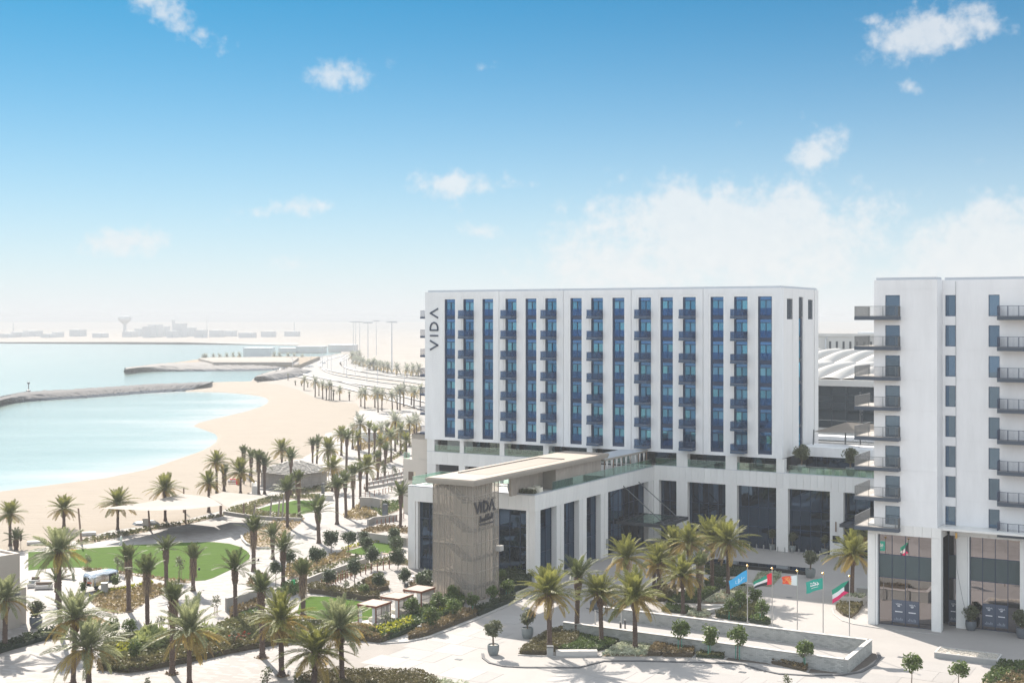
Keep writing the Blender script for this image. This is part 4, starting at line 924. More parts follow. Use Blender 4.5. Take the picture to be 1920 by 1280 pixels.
        for i in doors:
            c0, c1 = u(xs[i]) + .02, u(xs[i + 1]) - .02; wdt = c1 - c0
            bn = MB().box(c0, c1, d(dd) - .04, d(dd) - .02, .42, 2.9).build('window_banner', 'banner_navy', f)
            g = MB(); xx = 0
            for chh, ad in zip('VIDA', (1.2, .5, 1.15, 1.2)):
                fn = lambda a_, c_, xx=xx: (c0 + wdt * .27 + (xx + a_) * .17, 2.36 + c_ * .15); letter(g, chh, fn, .03, d(dd) - .048, d(dd) - .042); xx += ad
            for r_, (q0, q1) in enumerate(((.38, .62), (.42, .58))): g.box(c0 + wdt * q0, c0 + wdt * q1, d(dd) - .047, d(dd) - .042, 2.24 - r_ * .08, 2.29 - r_ * .08)
            g.box(c0 + wdt * .22, c0 + wdt * .78, d(dd) - .047, d(dd) - .042, 1.56, 1.66); g.build('lettering', 'white_print', f)
            g = MB()
            for q in range(6):
                x = c0 + wdt * (.18 + .11 * q); hh = .12 + .14 * ((q * 5) % 3) / 2; g.box(x, x + .07, d(dd) - .047, d(dd) - .042, .68, .68 + hh)
                g.box(x - .02, x + .09, d(dd) - .047, d(dd) - .042, .62, .65)
            g.build('banner_print', 'banner_print', f)
    shop(23.7, 29.54, DA + .7, 4, (1, 2)); shop(30.62, 31.56, DR + .9, 1, (0,)); shop(32.94, 38.18, DR + .7, 4, (1, 2))
    # flex hanging down the front
    MB().tube([(u(31.55), d(DR) - .1, 38.2), (u(31.6), d(DR) - .12, 14), (u(31.6), d(DR) - .3, 10.2), (u(31.75), d(DR) - .4, 6.5), (u(32.35), d(DR) - .5, 3.4), (u(32.7), d(DR) - .6, 2.0)], .018, 5).build('hanging_cable', 'steel_dark', apt)
    MB().box(u(31.52), u(31.72), d(DR) - .25, d(DR) - .05, 9.9, 10.5).build('cable_clamp', 'gold', apt)
apartment()
# ---------------------------------------------------------------- buildings behind and beside
def thing(name, label, cat, uvd=None, xy=None, rz=None, group=None):
    if uvd is not None: loc = (*HW(uvd[0], uvd[1]), uvd[2] if len(uvd) > 2 else 0); r = TH if rz is None else rz
    else: loc = (xy[0], xy[1], xy[2] if len(xy) > 2 else 0); r = rz or 0
    return tag(empty(name, loc, r), label, cat, group)
# cream block at the far end of the slab
cb = thing('cream_annexe', 'beige stepped block beside the far end of the white hotel slab', 'annexe', (-62.9, 3))
b = MB(); b.box(-6.6, 0, 0, 11, 0, 9.6); b.box(-5.1, -1.6, .4, 10, 9.6, 14.0); b.box(-5.1, -.02, .4, 10, 13.1, 14.0); b.box(-1.6, -.02, 9, 10, 9.6, 13.1)
b.build('wall', 'cream_render', cb); MB().box(-1.58, -.1, 8.9, 8.98, 9.62, 13.05).build('recess_panel', 'cream_light', cb)  # panel in the recess, paler cream than the walls
bl = MB().box(-6.6, -5.2, .02, .06, 10.72, 10.76).build('balustrade', 'steel', cb)
for k in range(2): MB().box(-6.55 + .7 * k, -5.9 + .7 * k, .03, .05, 9.62, 10.7).build('glass_panel', 'clear_glass', bl)
for x in (-5.5, -1.9):
    w = MB().box(x, x + 1.1, -.03, .02, 5.9, 7.4).build('window', 'cushion_brown', cb); MB().box(x + 1.1, x + 1.5, -.03, .0, 5.9, 7.4).build('shutter', 'cream_light', w)
# mall behind the terrace: glazed hall with ranks of pillowed roof vaults
ml = thing('shopping_mall', 'pale mall hall with a big dark glass wall under billowing white vaults', 'shopping mall', (0, 60))
def mall():
    b = MB(); b.box(-30, 40, 0, 40, 0, 13.3); b.box(-30, 40, 0, .8, 21.3, 22.5); b.box(-30, -13, 0, 30, 13.3, 21.3); b.box(14, 40, 0, 30, 13.3, 21.3); b.build('wall', 'far_white', ml)
    b = MB(); b.box(-30, 40, 1.2, 39, 22.0, 22.4); b.build('roof', 'far_white', ml)
    f = MB(); xs = [-13 + 2.9 * k for k in range(10)]
    for x in xs: f.box(x - .05, x + .05, .25, .4, 13.3, 21.3)
    for z in (13.4, 16.9, 18.3, 19.6, 21.2): f.box(-13, 13.1, .27, .38, z - .04, z + .04)
    f = f.build('window', 'dark_metal', ml)
    for x, y in zip(xs, xs[1:]):
        for z0, z1 in ((13.44, 16.86), (16.94, 18.26), (18.34, 19.56), (19.64, 21.16)): MB().box(x + .05, y - .05, .30, .34, z0, z1).build('pane', 'mall_glass', f)
    b = MB(); b.box(-13, 14, 1.0, 1.1, 13.3, 21.3); b.build('hall_interior', 'room_dark', ml)
    # vaults lean away to the right, each a bulging ribbed pillow
    def vault(u, d, w, ln, z, h, lean, rise):
        b = MB(); nu, nv = 16, 12
        for i in range(nu + 1):
            t = i / nu; hump = math.sqrt(max(0, 1 - (2 * t - 1) ** 2))
            for j in range(nv + 1):
                s = j / nv; b.v.append((u + (t - .5) * w + lean * s, d + ln * s, z + h * hump * math.sin(math.pi * min(.5, .06 + s * .55)) + rise * s))
        for i in range(nu):
            for j in range(nv):
                a = i * (nv + 1) + j; b.f.append((a, a + nv + 1, a + nv + 2, a + 1)); b.m.append(0)
        b.build('roof_vault', 'vault_white', ml, smooth=True)
    for k in range(12): vault(-24 + k * 4.4, 1.2, 4.5, 10.5, 22.4, 2.4, 5.5, .9)
    b = MB(); b.box(-30, 40, 12, 13, 22.4, 25.0); b.build('roof_step', 'bronze_roof', ml)
    for k in range(14): vault(-29 + k * 4.2, 13.2, 4.3, 10, 24.8, 2.5, 5.0, .7)
    b = MB(); b.box(-40, 45, 30, 60, 0, 30.6); b.box(-40, 45, 29.8, 30, 30.3, 30.96); b.build('rear_hall', 'far_white', ml)
    for k in range(16): MB().box(-19.3 + k * 1.45, -18.85 + k * 1.45, 29.93, 29.99, 27.75, 29.3).build('slot_window', 'steel_dark', ml)
    b = MB(); b.box(-14, -5, 33, 36, 30.6, 31.3); b.tube([(-8.4, 32, 30.6), (-8.4, 32, 32), (-7.8, 32, 32.6), (-5.2, 32, 32.6)], .32, 8); b.build('roof_duct', 'far_grey', ml)
    b = MB(); b.tube([(-19.95, 29.6, 25.5), (-19.95, 29.6, 29.6), (-19.8, 29.6, 30.0), (-19.5, 29.6, 30.05)], .16, 6); b.build('downpipe', 'far_grey', ml)
    MB().box(-11, 20, -14, -2, 9, 12.0).build('loading_annexe', 'far_white', ml)
    b = MB(); b.box(-9.4, -1.6, -14.06, -14.0, 9.2, 11.5); b.build('loading_louvre', 'slab_grey', ml)
    b = MB(); b.box(-9.8, 12, -13, -10, 12.2, 12.9); b.build('roof_parapet', 'render_white', ml)
mall()
# camera masts in front of the mall wall
for u, lab in ((-14.2, 'dark lattice mast standing by the gable before the mall glass'), (-2.5, 'dark lattice mast beside the apartment balconies')):
    t = thing('roof_mast', lab, 'mast', (u + 2.2, 44, 9)); b = MB(); b.tube([(0, 0, 0), (0, 0, 12.2)], .12, 6); 
    for k in range(6): b.obox((.1, 0, 8.2 + k * .62), .55, .25, .18)
    b.build('pole', 'steel_dark', t)
# white shade sail and umbrella frame on the terrace behind
t = thing('terrace_sail', 'small white shade sail stretched over the raised terrace by the gable', 'shade sail', (4, 12, 14.8))
b = MB(); b.quad((-2.6, -1, 2.0), (1.5, 2, 3.4), (13, 4, 2.9), (12, -2, 2.2)); b.quad((-2.6, -1, 1.97), (12, -2, 2.17), (13, 4, 2.87), (1.5, 2, 3.37)); b.build('cloth', 'sail_cloth', t)
b = MB(); b.tube([(1.4, 2, 0), (1.5, 2, 3.5)], .12, 6); b.tube([(-2.7, -1, 0), (-2.6, -1, 2.3)], .1, 6); b.tube([(12, -2, 0), (12, -2, 2.3)], .1, 6); b.build('mast', 'steel_dark', t)
t = thing('umbrella_frame', 'bare folded umbrella frame of thin struts on the raised terrace', 'umbrella', (8.6, 10, 14.8)); b = MB(); b.tube([(0, 0, 0), (0, 0, 2.0)], .05, 6)
for k in range(8):
    a = k * math.pi / 4; b.tube([(0, 0, 1.9), (1.6 * math.cos(a), 1.6 * math.sin(a), .5)], .03, 4)
b.build('strut_frame', 'concrete_white', t)

# beige kiosk at the street corner
KA = math.atan2(143.47 - 140.77, -53.8 + 55.84)
kb = thing('kiosk_building', 'plain beige block with a louvre strip, its flat roof in sun', 'building', xy=(-53.8 - .0, 143.47), rz=KA)
b = MB(); b.box(-30, -1.0, 0, 7.0, 0, 7.9); b.box(-1.0, .35, .9, 6.4, 0, 4.1); b.build('wall', 'kiosk_wall', kb)
b = MB(); b.box(-30, -1.0, 0, .35, 7.9, 8.2); b.box(-1.35, -1.0, .35, 7.0, 7.9, 8.2); b.box(-30, -1.35, 6.65, 7.0, 7.9, 8.2); b.build('parapet', 'kiosk_wall', kb)
MB().box(-29, -1.36, .36, 6.64, 7.9, 7.98).build('roof', 'kiosk_roof', kb)
b = MB()
for k in range(5): b.box(-30, -1.0, -.16, 0, 3.25 + k * .16, 3.35 + k * .16)
b.build('louvre', 'pot_dark', kb)

# scaffolded beach pavilion with its shaggy hipped roof
pvx = [(-45.47, 255.93), (-39.4, 264.14), (-50.53, 265.25)]
sc = thing('beach_pavilion', 'unfinished grey beach pavilion in scaffolding under a shingled hip roof', 'pavilion', xy=(-44.5, 263.5), rz=math.atan2(264.14 - 255.93, -39.4 + 45.47))
def scaff():
    b = MB(); b.box(-4.6, 4.6, -4.8, 4.8, 0, 3.0); b.build('wall', 'scaf_board', sc)
    me = MB().box(-.02, .02, -.58, .58, 0, .42).mesh('board', 'scaf_board'); me2 = MB().box(-.58, .58, -.02, .02, 0, .42).mesh('board', 'scaf_board')
    for r in range(6):
        for k in range(7): put('board', me2, sc, (-3.9 + k * 1.3 - (r % 2) * .2, -4.84, .15 + r * .47)); put('board', me, sc, (-4.64, -3.9 + k * 1.3 - (r % 2) * .2, .15 + r * .47))
    rv = MB(); e, h = 6.0, 2.1; C = [(-e, -e, 3.1), (e, -e, 3.1), (e, e, 3.1), (-e, e, 3.1)]; r0, r1 = (-1.2, 0, 3.1 + h), (1.2, 0, 3.1 + h)
    n = len(rv.v); rv.v += C + [r0, r1]; rv.f += [(0, 1, 5, 4), (1, 2, 5), (2, 3, 4, 5), (3, 0, 4), (3, 2, 1, 0)]; rv.m += [0] * 5; rf = rv.build('roof', 'thatch', sc)
    s = MB(); R = random.Random(4)
    for f in ((C[0], C[1], r1, r0), (C[3], C[0], r0, r0), (C[1], C[2], r1, r1), (C[2], C[3], r0, r1)):
        for i in range(11):
            t = i / 11; a = Vector(f[0]).lerp(Vector(f[3]), t); c = Vector(f[1]).lerp(Vector(f[2]), t); m = max(2, int((c - a).length / .7))
            nrm = (Vector(f[1]) - Vector(f[0])).cross(Vector(f[3]) - Vector(f[0]) + Vector((1e-6, 0, 0))).normalized()
            for k in range(m):
                p = a.lerp(c, (k + .5 + R.uniform(-.2, .2)) / m) + nrm * (.06 + R.random() * .1); s.obox(p, .55, .5, .07, R.uniform(0, 3))
    stuff(s.build('shingle', 'thatch', rf))
    p = MB()
    for k in range(6):
        x = -6.2 + k * 2.48
        p.tube([(x, -6.2, 0), (x, -6.2, 3.3)], .07, 5); p.tube([(-6.2, x, 0), (-6.2, x, 3.3)], .07, 5)
    for z in (1.2, 2.4): p.tube([(-6.2, -6.2, z), (6.2, -6.2, z)], .06, 5); p.tube([(-6.2, -6.2, z), (-6.2, 6.2, z)], .06, 5)
    p.build('scaffold', 'timber_grey', sc)
scaff()
# ---------------------------------------------------------------- far shore
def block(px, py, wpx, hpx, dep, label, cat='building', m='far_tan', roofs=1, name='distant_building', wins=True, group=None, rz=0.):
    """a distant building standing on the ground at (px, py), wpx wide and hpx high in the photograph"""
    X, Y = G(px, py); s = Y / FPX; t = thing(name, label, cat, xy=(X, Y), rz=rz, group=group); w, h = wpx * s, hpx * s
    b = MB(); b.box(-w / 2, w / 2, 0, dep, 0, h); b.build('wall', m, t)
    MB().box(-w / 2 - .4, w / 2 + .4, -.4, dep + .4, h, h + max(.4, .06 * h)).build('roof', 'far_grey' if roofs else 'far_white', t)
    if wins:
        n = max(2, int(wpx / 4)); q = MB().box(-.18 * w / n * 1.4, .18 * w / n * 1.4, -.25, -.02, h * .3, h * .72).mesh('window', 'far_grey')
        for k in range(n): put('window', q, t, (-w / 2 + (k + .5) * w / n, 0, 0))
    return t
block(482, 671, 52, 18, 20, 'long grey waterside hall with an overhanging roof on the headland', 'hall', 'far_grey', name='waterside_hall')
block(540, 661, 36, 8, 20, 'low hazy shed behind the waterside hall', 'shed', 'far_tan', name='distant_shed')
block(580, 661, 50, 11, 30, 'wide pale shed with a flat roof along the hazy coast', 'shed', 'far_tan', name='distant_shed')
block(640, 659, 50, 12, 30, 'long hazy warehouse behind the road palms', 'warehouse', 'far_tan', name='distant_shed')
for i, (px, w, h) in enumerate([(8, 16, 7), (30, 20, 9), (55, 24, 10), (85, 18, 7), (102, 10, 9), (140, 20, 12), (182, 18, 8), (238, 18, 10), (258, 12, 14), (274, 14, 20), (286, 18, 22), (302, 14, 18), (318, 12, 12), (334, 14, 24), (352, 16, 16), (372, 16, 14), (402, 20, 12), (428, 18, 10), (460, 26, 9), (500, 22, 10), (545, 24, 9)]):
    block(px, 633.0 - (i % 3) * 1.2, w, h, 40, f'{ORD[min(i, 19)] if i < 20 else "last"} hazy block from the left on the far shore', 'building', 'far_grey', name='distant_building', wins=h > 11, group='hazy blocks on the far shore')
X, Y = G(234, 629.5); s = Y / FPX
t = thing('water_tower', 'mushroom-shaped water tower far off in the haze', 'water tower', xy=(X, Y))
MB().lathe([(3.2 * s, 0), (3.2 * s, 19 * s), (4.5 * s, 23 * s), (11.5 * s, 29 * s), (12.5 * s, 31 * s), (12.5 * s, 35 * s), (11 * s, 36.5 * s), (.2, 37 * s)], k=24).build('shaft_and_bowl', 'far_grey', t, smooth=False)
for px, hp, lab in ((25, 12, 'thin hazy chimney left of the water tower'), (325, 16, 'short square tower right of the water tower'), (388, 20, 'slender hazy mast on the far shore'), (552, 14, 'thin hazy mast above the coastal sheds')):
    X, Y = G(px, 629); s = Y / FPX; t = thing('distant_tower', lab, 'tower', xy=(X, Y)); MB().lathe([(1.3 * s if 'square' not in lab else 3 * s, 0), (.6 * s if 'square' not in lab else 3 * s, (hp + 14) * s), (.1, (hp + 15) * s)], k=8).build('shaft', 'far_grey', t)
sheet('causeway', [(-300, 641.5), (330, 641.5), (480, 646), (560, 647), (560, 643), (-300, 639)], .4, 'far_scrub')
# navigation beacon on the breakwater head
X, Y = G(53.5, 731.5, 2.8); t = thing('navigation_beacon', 'small dark beacon on the head of the rock breakwater', 'beacon', xy=(X, Y, 2.4)); b = MB(); b.tube([(0, 0, 0), (0, 0, 3.6)], .25, 6, .18); b.obox((0, 0, 3.2), .9, .9, .8); b.lathe([(.9, 0), (.9, .5), (.3, .7)], k=10); b.build('post', 'steel_dark', t)
# high masts and street lamps along the highway
for i, (px, top, base) in enumerate([(662.5, 602, 666), (667, 602, 664), (674.5, 602, 662), (690, 603, 690), (705.6, 600, 666), (734.7, 601.5, 700)]):
    X, Y = G(px, base); s = Y / FPX; h = (base - top) * s; w = 1.0 if i == 5 else .75
    t = thing('high_mast_light', f'{ORD[i]} tall floodlight mast from the left in the hazy highway loop', 'floodlight mast', xy=(X, Y), group='floodlight masts at the highway')
    MB().tube([(0, 0, 0), (0, 0, h)], .48 * w, 6, .26 * w).build('mast', 'far_grey', t)
    hb = MB(); hb.box(-3.2, 3.2, -.4, .4, h - .9, h - .2)
    for k in range(5): hb.box(-3.2 + k * 1.5, -2.6 + k * 1.5, -.6, .6, h - 1.3, h - .4)
    hb.build('lamp_head', 'far_grey', t)
for i, (px, top, base) in enumerate([(545.6, 668, 684), (549, 668, 692), (582, 664, 681), (602, 655, 678), (604.5, 655, 693), (614, 668, 690), (621, 664, 697), (645, 664, 702), (650, 672, 708), (666, 686, 705), (688, 688, 716), (708, 690, 720), (758, 702, 722)]):
    X, Y = G(px, base); h = (base - top) * Y / FPX
    t = thing('street_lamp', f'{ORD[i]} thin lamp post from the left along the hazy highway', 'street lamp', xy=(X, Y), group='lamp posts along the highway')
    b = MB(); b.tube([(0, 0, 0), (0, 0, h), (1.6, 0, h + .4)], .16, 5); b.obox((1.8, 0, h + .3), 1.0, .35, .18); b.build('pole', 'far_grey', t)
# cars far down the highway
cb_ = MB(); cb_.box(-2.1, 2.1, -.85, .85, .35, .85); cb_.box(-1.2, 1.1, -.75, .75, .85, 1.4)
for x in (-1.3, 1.3):
    for y in (-.8, .8): cb_.lathe([(.33, -.1), (.33, .1)], (x, y, .33), 8)
M_CAR = cb_.mesh('distant_car', 'far_grey'); M_CARW = cb_.mesh('distant_car', 'far_white')
for i, (px, py, m) in enumerate([(552, 703, 0), (560, 702, 1), (577, 689, 1), (583, 688.5, 0), (606, 682, 0)]):
    X, Y = G(px, py); tag(put('distant_car', M_CARW if m else M_CAR, None, (X, Y, .1), rnd.uniform(-.5, .5)), f'{["grey", "white", "white", "dark", "dark"][i]} car, {ORD[i]} from the left, far down the hazy highway', 'car', 'cars on the hazy highway')
# ---------------------------------------------------------------- planting beds
def bed(name, px, m, h, dens, leaf, label, kind='stuff', core=None, cat='hedge', soil=True, jit=.5, world=False, aspect=1.6, up=0., group=None, tsc=1.0):
    """planted bed: leaf-sized faces over the polygon, h high, dens leaves to the square metre"""
    P = px if world else GP(px); n = int(min(16000, max(60, area(P) * dens))); Q = rand_in(P, n)
    pat = np.sin(Q[:, 0] * 1.9 + 1.3 * np.sin(Q[:, 1] * 1.1)) * np.sin(Q[:, 1] * 1.7 + .9 * np.sin(Q[:, 0] * .8))      # clumps
    z = h * (.55 + .3 * pat * jit + RN.rand(n) * .35)
    edge = RN.rand(n) < .38; z = np.where(edge, RN.rand(n) * z, z)
    tone = np.clip((.25 + .55 * RN.rand(n) + .2 * pat) * tsc, 0, 1)
    me = leaf_quads(np.c_[Q, z + .02], leaf * (.7 + .6 * RN.rand(n)), name, m, tone, up, aspect)
    o = put(name, me); 
    if kind == 'stuff': stuff(o, label)
    else: tag(o, label, cat, group)
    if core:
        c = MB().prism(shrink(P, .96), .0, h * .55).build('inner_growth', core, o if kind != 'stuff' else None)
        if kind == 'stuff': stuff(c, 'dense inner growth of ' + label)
    if soil: struct(MB().sheet(P, .034).build('planting_bed', 'soil'))
    return o
def bed_edge(px, w=.18, h=.12, m='kerb', name='bed_kerb'):
    P = GP(px); l = off_edge(P, -w / 2); r = off_edge(P, w / 2); b = MB()
    for i in range(len(P) - 1):
        b.quad((*r[i], h), (*r[i + 1], h), (*l[i + 1], h), (*l[i], h)); b.quad((*l[i], h), (*l[i + 1], h), (*l[i + 1], 0), (*l[i], 0)); b.quad((*r[i], 0), (*r[i + 1], 0), (*r[i + 1], h), (*r[i], h))
    b.quad((*l[0], h), (*l[0], 0), (*r[0], 0), (*r[0], h)); b.quad((*r[-1], h), (*r[-1], 0), (*l[-1], 0), (*l[-1], h))
    return struct(b.build(name, m))
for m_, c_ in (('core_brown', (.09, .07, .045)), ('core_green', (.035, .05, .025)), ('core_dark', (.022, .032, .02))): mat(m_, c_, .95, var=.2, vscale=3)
HG, HD = 'hedge', 'hedge'
mat('service_pave', (.275, .25, .23), .85, spec=.3, var=.06, vscale=.3, coords='World', dirt=.12)
sheet('service_road', [(600, 1201), (640, 1200), (715, 1208.5), (762, 1206), (800, 1199.5), (730, 1227), (672, 1255), (640, 1257), (590, 1259), (560, 1252)], .036, 'service_pave')
# terraces in the middle of the garden
bed('ground_cover', [(462, 1098), (470, 1085), (490, 1079), (505, 1083), (500, 1094), (485, 1102)], 'hedge_brown', .5, 22, .3, 'reddish-brown bed left of the tawny grasses')
bed('ground_cover', [(520, 1112), (535, 1096), (560, 1092), (572, 1098), (570, 1108), (548, 1118), (530, 1120)], 'hedge_green', .7, 24, .3, 'green shrubs round the gardener')
bed('ground_cover', [(600, 1092), (640, 1076), (690, 1060), (700, 1064), (655, 1080), (612, 1098)], 'hedge_olive', .5, 18, .28, 'brown planting strip between the rust posts')
bed('ground_cover', [(652, 1108), (690, 1090), (712, 1080), (722, 1086), (700, 1098), (668, 1112)], 'hedge_olive', .8, 20, .3, 'reddish grasses below the inner posts')
bed('ground_cover', [(690, 1056), (730, 1046), (765, 1052), (765, 1060), (735, 1057), (700, 1062)], 'hedge_olive', .5, 18, .28, 'olive planting behind the cafe chairs')
bed('ground_cover', [(640, 1030), (665, 1022), (700, 1013), (730, 1015), (735, 1018), (700, 1017), (668, 1026), (645, 1034)], 'yellow_leaf', .4, 14, .28, 'yellow-green edging above the square lawn')
bed('ground_cover', [(668, 1002), (690, 992), (720, 985), (764, 990), (764, 1000), (720, 996), (690, 1004)], 'hedge_brown', .4, 14, .3, 'dark red-brown bed above the concrete wall')
bed('ground_cover', [(690, 950), (715, 945), (760, 938), (763, 950), (735, 962), (716, 968)], 'hedge_green', .5, 12, .32, 'green planting on the ramp landing')
bed('ground_cover', [(765, 1098), (790, 1090), (812, 1098), (808, 1112), (780, 1112)], 'hedge_brown', .6, 18, .28, 'brown grasses at the foot of the wing by the cabanas')
bed('ground_cover', [(660, 838), (700, 826), (760, 806), (790, 800), (790, 808), (750, 820), (700, 838), (670, 846)], 'brown_grass', .4, 4, .4, 'dry strip of ground along the far avenue')
for i, (px_, py_) in enumerate(((1392, 1260), (1240, 1262), (860, 1236), (1690, 1232), (760, 1232), (1480, 1120))):
    struct(MB().obox((0, 0, 0), .7, .45, .012, TH).build('drain_cover', 'steel_dark', None, (*G(px_, py_), .044)))
# round the big lawn
bed('ground_cover', [(153, 1065), (200, 1068.5), (260, 1078), (330, 1087), (363, 1090), (350, 1093), (325, 1091.5), (290, 1085), (220, 1074), (160, 1070)], 'brown_grass', .35, 14, .28, 'straw-coloured ground cover along the near edge of the big lawn')
bed('ground_cover', [(165, 1121), (185, 1112), (212, 1106), (240, 1102), (280, 1095), (315, 1097), (336, 1102), (310, 1112), (285, 1122), (268, 1133), (250, 1143), (225, 1150), (205, 1149), (187, 1142), (175, 1133)], 'brown_grass', .35, 13, .30, 'dry brown ground cover in the kidney bed by the silver trailer')
bed('flower_row', [(165, 1121), (185, 1113), (212, 1106.5), (250, 1101), (285, 1094), (290, 1096), (250, 1105), (215, 1110.5), (187, 1117), (170, 1124)], 'yellow_leaf', .5, 16, .34, 'row of yellow-green shrubs behind the silver trailer', soil=False)
bed('ground_cover', [(142, 1017), (165, 1010), (230, 998), (300, 985), (345, 979), (420, 963.5), (420, 967), (345, 983.5), (300, 991), (235, 1005), (170, 1018), (150, 1022)], 'hedge_olive', .4, 10, .32, 'olive strip of planting between the promenade and the sand')
bed('ground_cover', [(420, 962), (444, 950), (500, 934), (540, 929.5), (600, 929), (603, 935), (540, 935.5), (505, 943), (470, 955), (500, 962.5), (545, 966.5), (566, 968), (566, 975), (520, 972.5), (470, 968), (440, 965)], 'hedge_olive', .55, 9, .36, 'yellow-green planting ringing the smaller lawn')
bed_edge([(420, 964), (445, 968), (475, 972), (520, 975.5), (566, 977)], .4, .6, 'concrete', 'planter_wall')
bed('ground_cover', [(453, 1005.6), (466, 997), (496, 983), (522.5, 971), (570.6, 972), (562, 981.6), (538, 1001), (524.7, 1018), (505, 1027), (483, 1027), (463, 1020)], 'brown_grass', .25, 4, .3, 'sparse dry planting on brown soil beside the path fork')
bed_edge([(452, 1005), (455, 1014), (463, 1022), (483, 1029), (505, 1029)], .3, .35, 'concrete', 'planter_wall')
bed('ground_cover', [(545, 918), (590, 912), (620, 906), (655, 892), (662, 900), (640, 916), (620, 921), (560, 925), (546, 930)], 'hedge_olive', .4, 6, .34, 'thin green planting in front of the beach pavilion')
bed('ground_cover', [(643, 967), (655, 958), (676, 945), (690, 952), (706, 966), (706, 970), (672, 974), (650, 972)], 'brown_grass', .45, 10, .34, 'straw grass at the foot of the low ramp wall')
bed('ground_cover', [(700, 872), (715, 866), (735, 856), (758, 842), (762, 846), (745, 858), (728, 868), (706, 878)], 'hedge_olive', .4, 4, .4, 'dry planting under the far avenue of palms')
bed('ground_cover', [(533, 1077), (540, 1058), (560, 1055), (600, 1051), (622, 1042), (650, 1037), (662, 1041), (640, 1052), (610, 1060), (590, 1070), (562, 1081), (540, 1086)], 'brown_grass', .6, 12, .34, 'tawny grasses beside the round trees')
bed('flower_row', [(565, 1083), (600, 1069), (640, 1053), (668, 1043), (680, 1045), (650, 1056), (615, 1071), (575, 1089)], 'hedge_olive', .5, 12, .3, 'low olive border along the stepped terrace', soil=False)
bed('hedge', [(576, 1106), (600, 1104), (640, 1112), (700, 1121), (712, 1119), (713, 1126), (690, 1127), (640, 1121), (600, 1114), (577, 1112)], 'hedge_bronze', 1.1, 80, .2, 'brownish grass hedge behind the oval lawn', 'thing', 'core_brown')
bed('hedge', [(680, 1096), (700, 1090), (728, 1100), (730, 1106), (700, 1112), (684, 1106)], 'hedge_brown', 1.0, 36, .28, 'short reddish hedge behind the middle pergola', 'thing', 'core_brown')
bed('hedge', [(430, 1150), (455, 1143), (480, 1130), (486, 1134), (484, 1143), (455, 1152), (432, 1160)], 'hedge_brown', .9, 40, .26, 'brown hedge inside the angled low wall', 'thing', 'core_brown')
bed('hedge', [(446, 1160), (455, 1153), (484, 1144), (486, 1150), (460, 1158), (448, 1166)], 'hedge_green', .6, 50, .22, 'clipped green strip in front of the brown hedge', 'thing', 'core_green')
# the long foreground bed and its hedges
FB = [(181, 1256), (236, 1262), (273, 1258), (350, 1243), (454, 1221), (514, 1210), (597, 1198), (640, 1198), (715, 1205), (722, 1204), (716, 1196), (650, 1178), (600, 1170), (560, 1165), (500, 1162), (452, 1158), (425, 1168), (400, 1185), (350, 1192), (290, 1195), (250, 1192), (197, 1202)]
bed('ground_cover', FB, 'hedge_olive', .75, 42, .26, 'mixed olive shrubs filling the long foreground bed')
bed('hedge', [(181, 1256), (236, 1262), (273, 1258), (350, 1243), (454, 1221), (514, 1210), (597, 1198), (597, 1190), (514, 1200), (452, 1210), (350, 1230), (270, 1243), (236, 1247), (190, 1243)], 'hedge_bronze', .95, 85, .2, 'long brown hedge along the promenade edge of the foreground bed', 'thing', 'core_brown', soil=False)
bed('ornamental_grass', [(256, 1206), (275, 1196), (310, 1196), (312, 1212), (290, 1226), (262, 1224)], 'fountain_grass', 1.25, 60, .5, 'pale green fountain grass mound between the near palms', soil=False, aspect=3.0)
bed('ornamental_grass', [(355, 1200), (375, 1192), (400, 1195), (398, 1208), (370, 1216)], 'fountain_grass', 1.1, 60, .5, 'second pale grass clump behind the tall near palm', soil=False, aspect=3.0)
bed('flower_patch', [(212, 1216), (235, 1210), (262, 1222), (250, 1234), (222, 1232)], 'yellow_leaf', .9, 30, .26, 'yellow-leaved patch with orange blooms in the foreground bed', soil=False)
bed('flower_patch', [(428, 1205), (450, 1196), (470, 1198), (462, 1208), (436, 1212)], 'red_flower', .9, 16, .24, 'red flowers in the foreground bed by the tied palm', soil=False)
bed('hedge', [(640, 1198), (715, 1205.5), (722, 1204), (745, 1190), (700, 1182), (668, 1180), (640, 1184), (600, 1190)], 'hedge_brown', .9, 36, .28, 'brown grass hedge at the corner of the service drive', 'thing', 'core_brown', soil=False)
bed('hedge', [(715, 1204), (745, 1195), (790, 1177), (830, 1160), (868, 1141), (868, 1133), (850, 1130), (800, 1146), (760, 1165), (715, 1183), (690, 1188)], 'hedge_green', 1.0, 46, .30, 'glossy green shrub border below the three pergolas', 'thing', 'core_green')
bed('hedge', [(716, 1203), (745, 1193), (778, 1180), (770, 1172), (735, 1180), (705, 1192)], 'yellow_leaf', 1.25, 30, .30, 'yellow-green shrubs at the drive end of the border', 'thing', soil=False)
bed('hedge', [(795, 1172), (818, 1163), (850, 1148), (846, 1143), (812, 1156), (790, 1166)], 'yellow_leaf', 1.1, 26, .28, 'yellow-tipped shrubs halfway along the green border', 'thing', soil=False)
struct(MB().sheet(GP([(713, 1206), (762, 1203), (806, 1194), (850, 1177), (896, 1159), (968, 1128), (1003, 1105), (1003, 1096), (960, 1113), (896, 1140), (868, 1143), (830, 1162), (790, 1179), (745, 1197)]), .045).build('sidewalk', 'kerb'))
bed_edge([(713, 1207), (762, 1204), (806, 1195), (850, 1178.5), (896, 1160.5), (968, 1129), (1003, 1107)], .22, .14, 'kerb')
bed('hedge', [(762.5, 1200), (789, 1184), (859, 1155), (889, 1146.6), (896, 1156), (850, 1174), (806, 1191), (784, 1197)], 'hedge_brown', .9, 120, .17, 'rust-brown hedge between the sidewalk and the drive kerb', 'thing', 'core_brown')
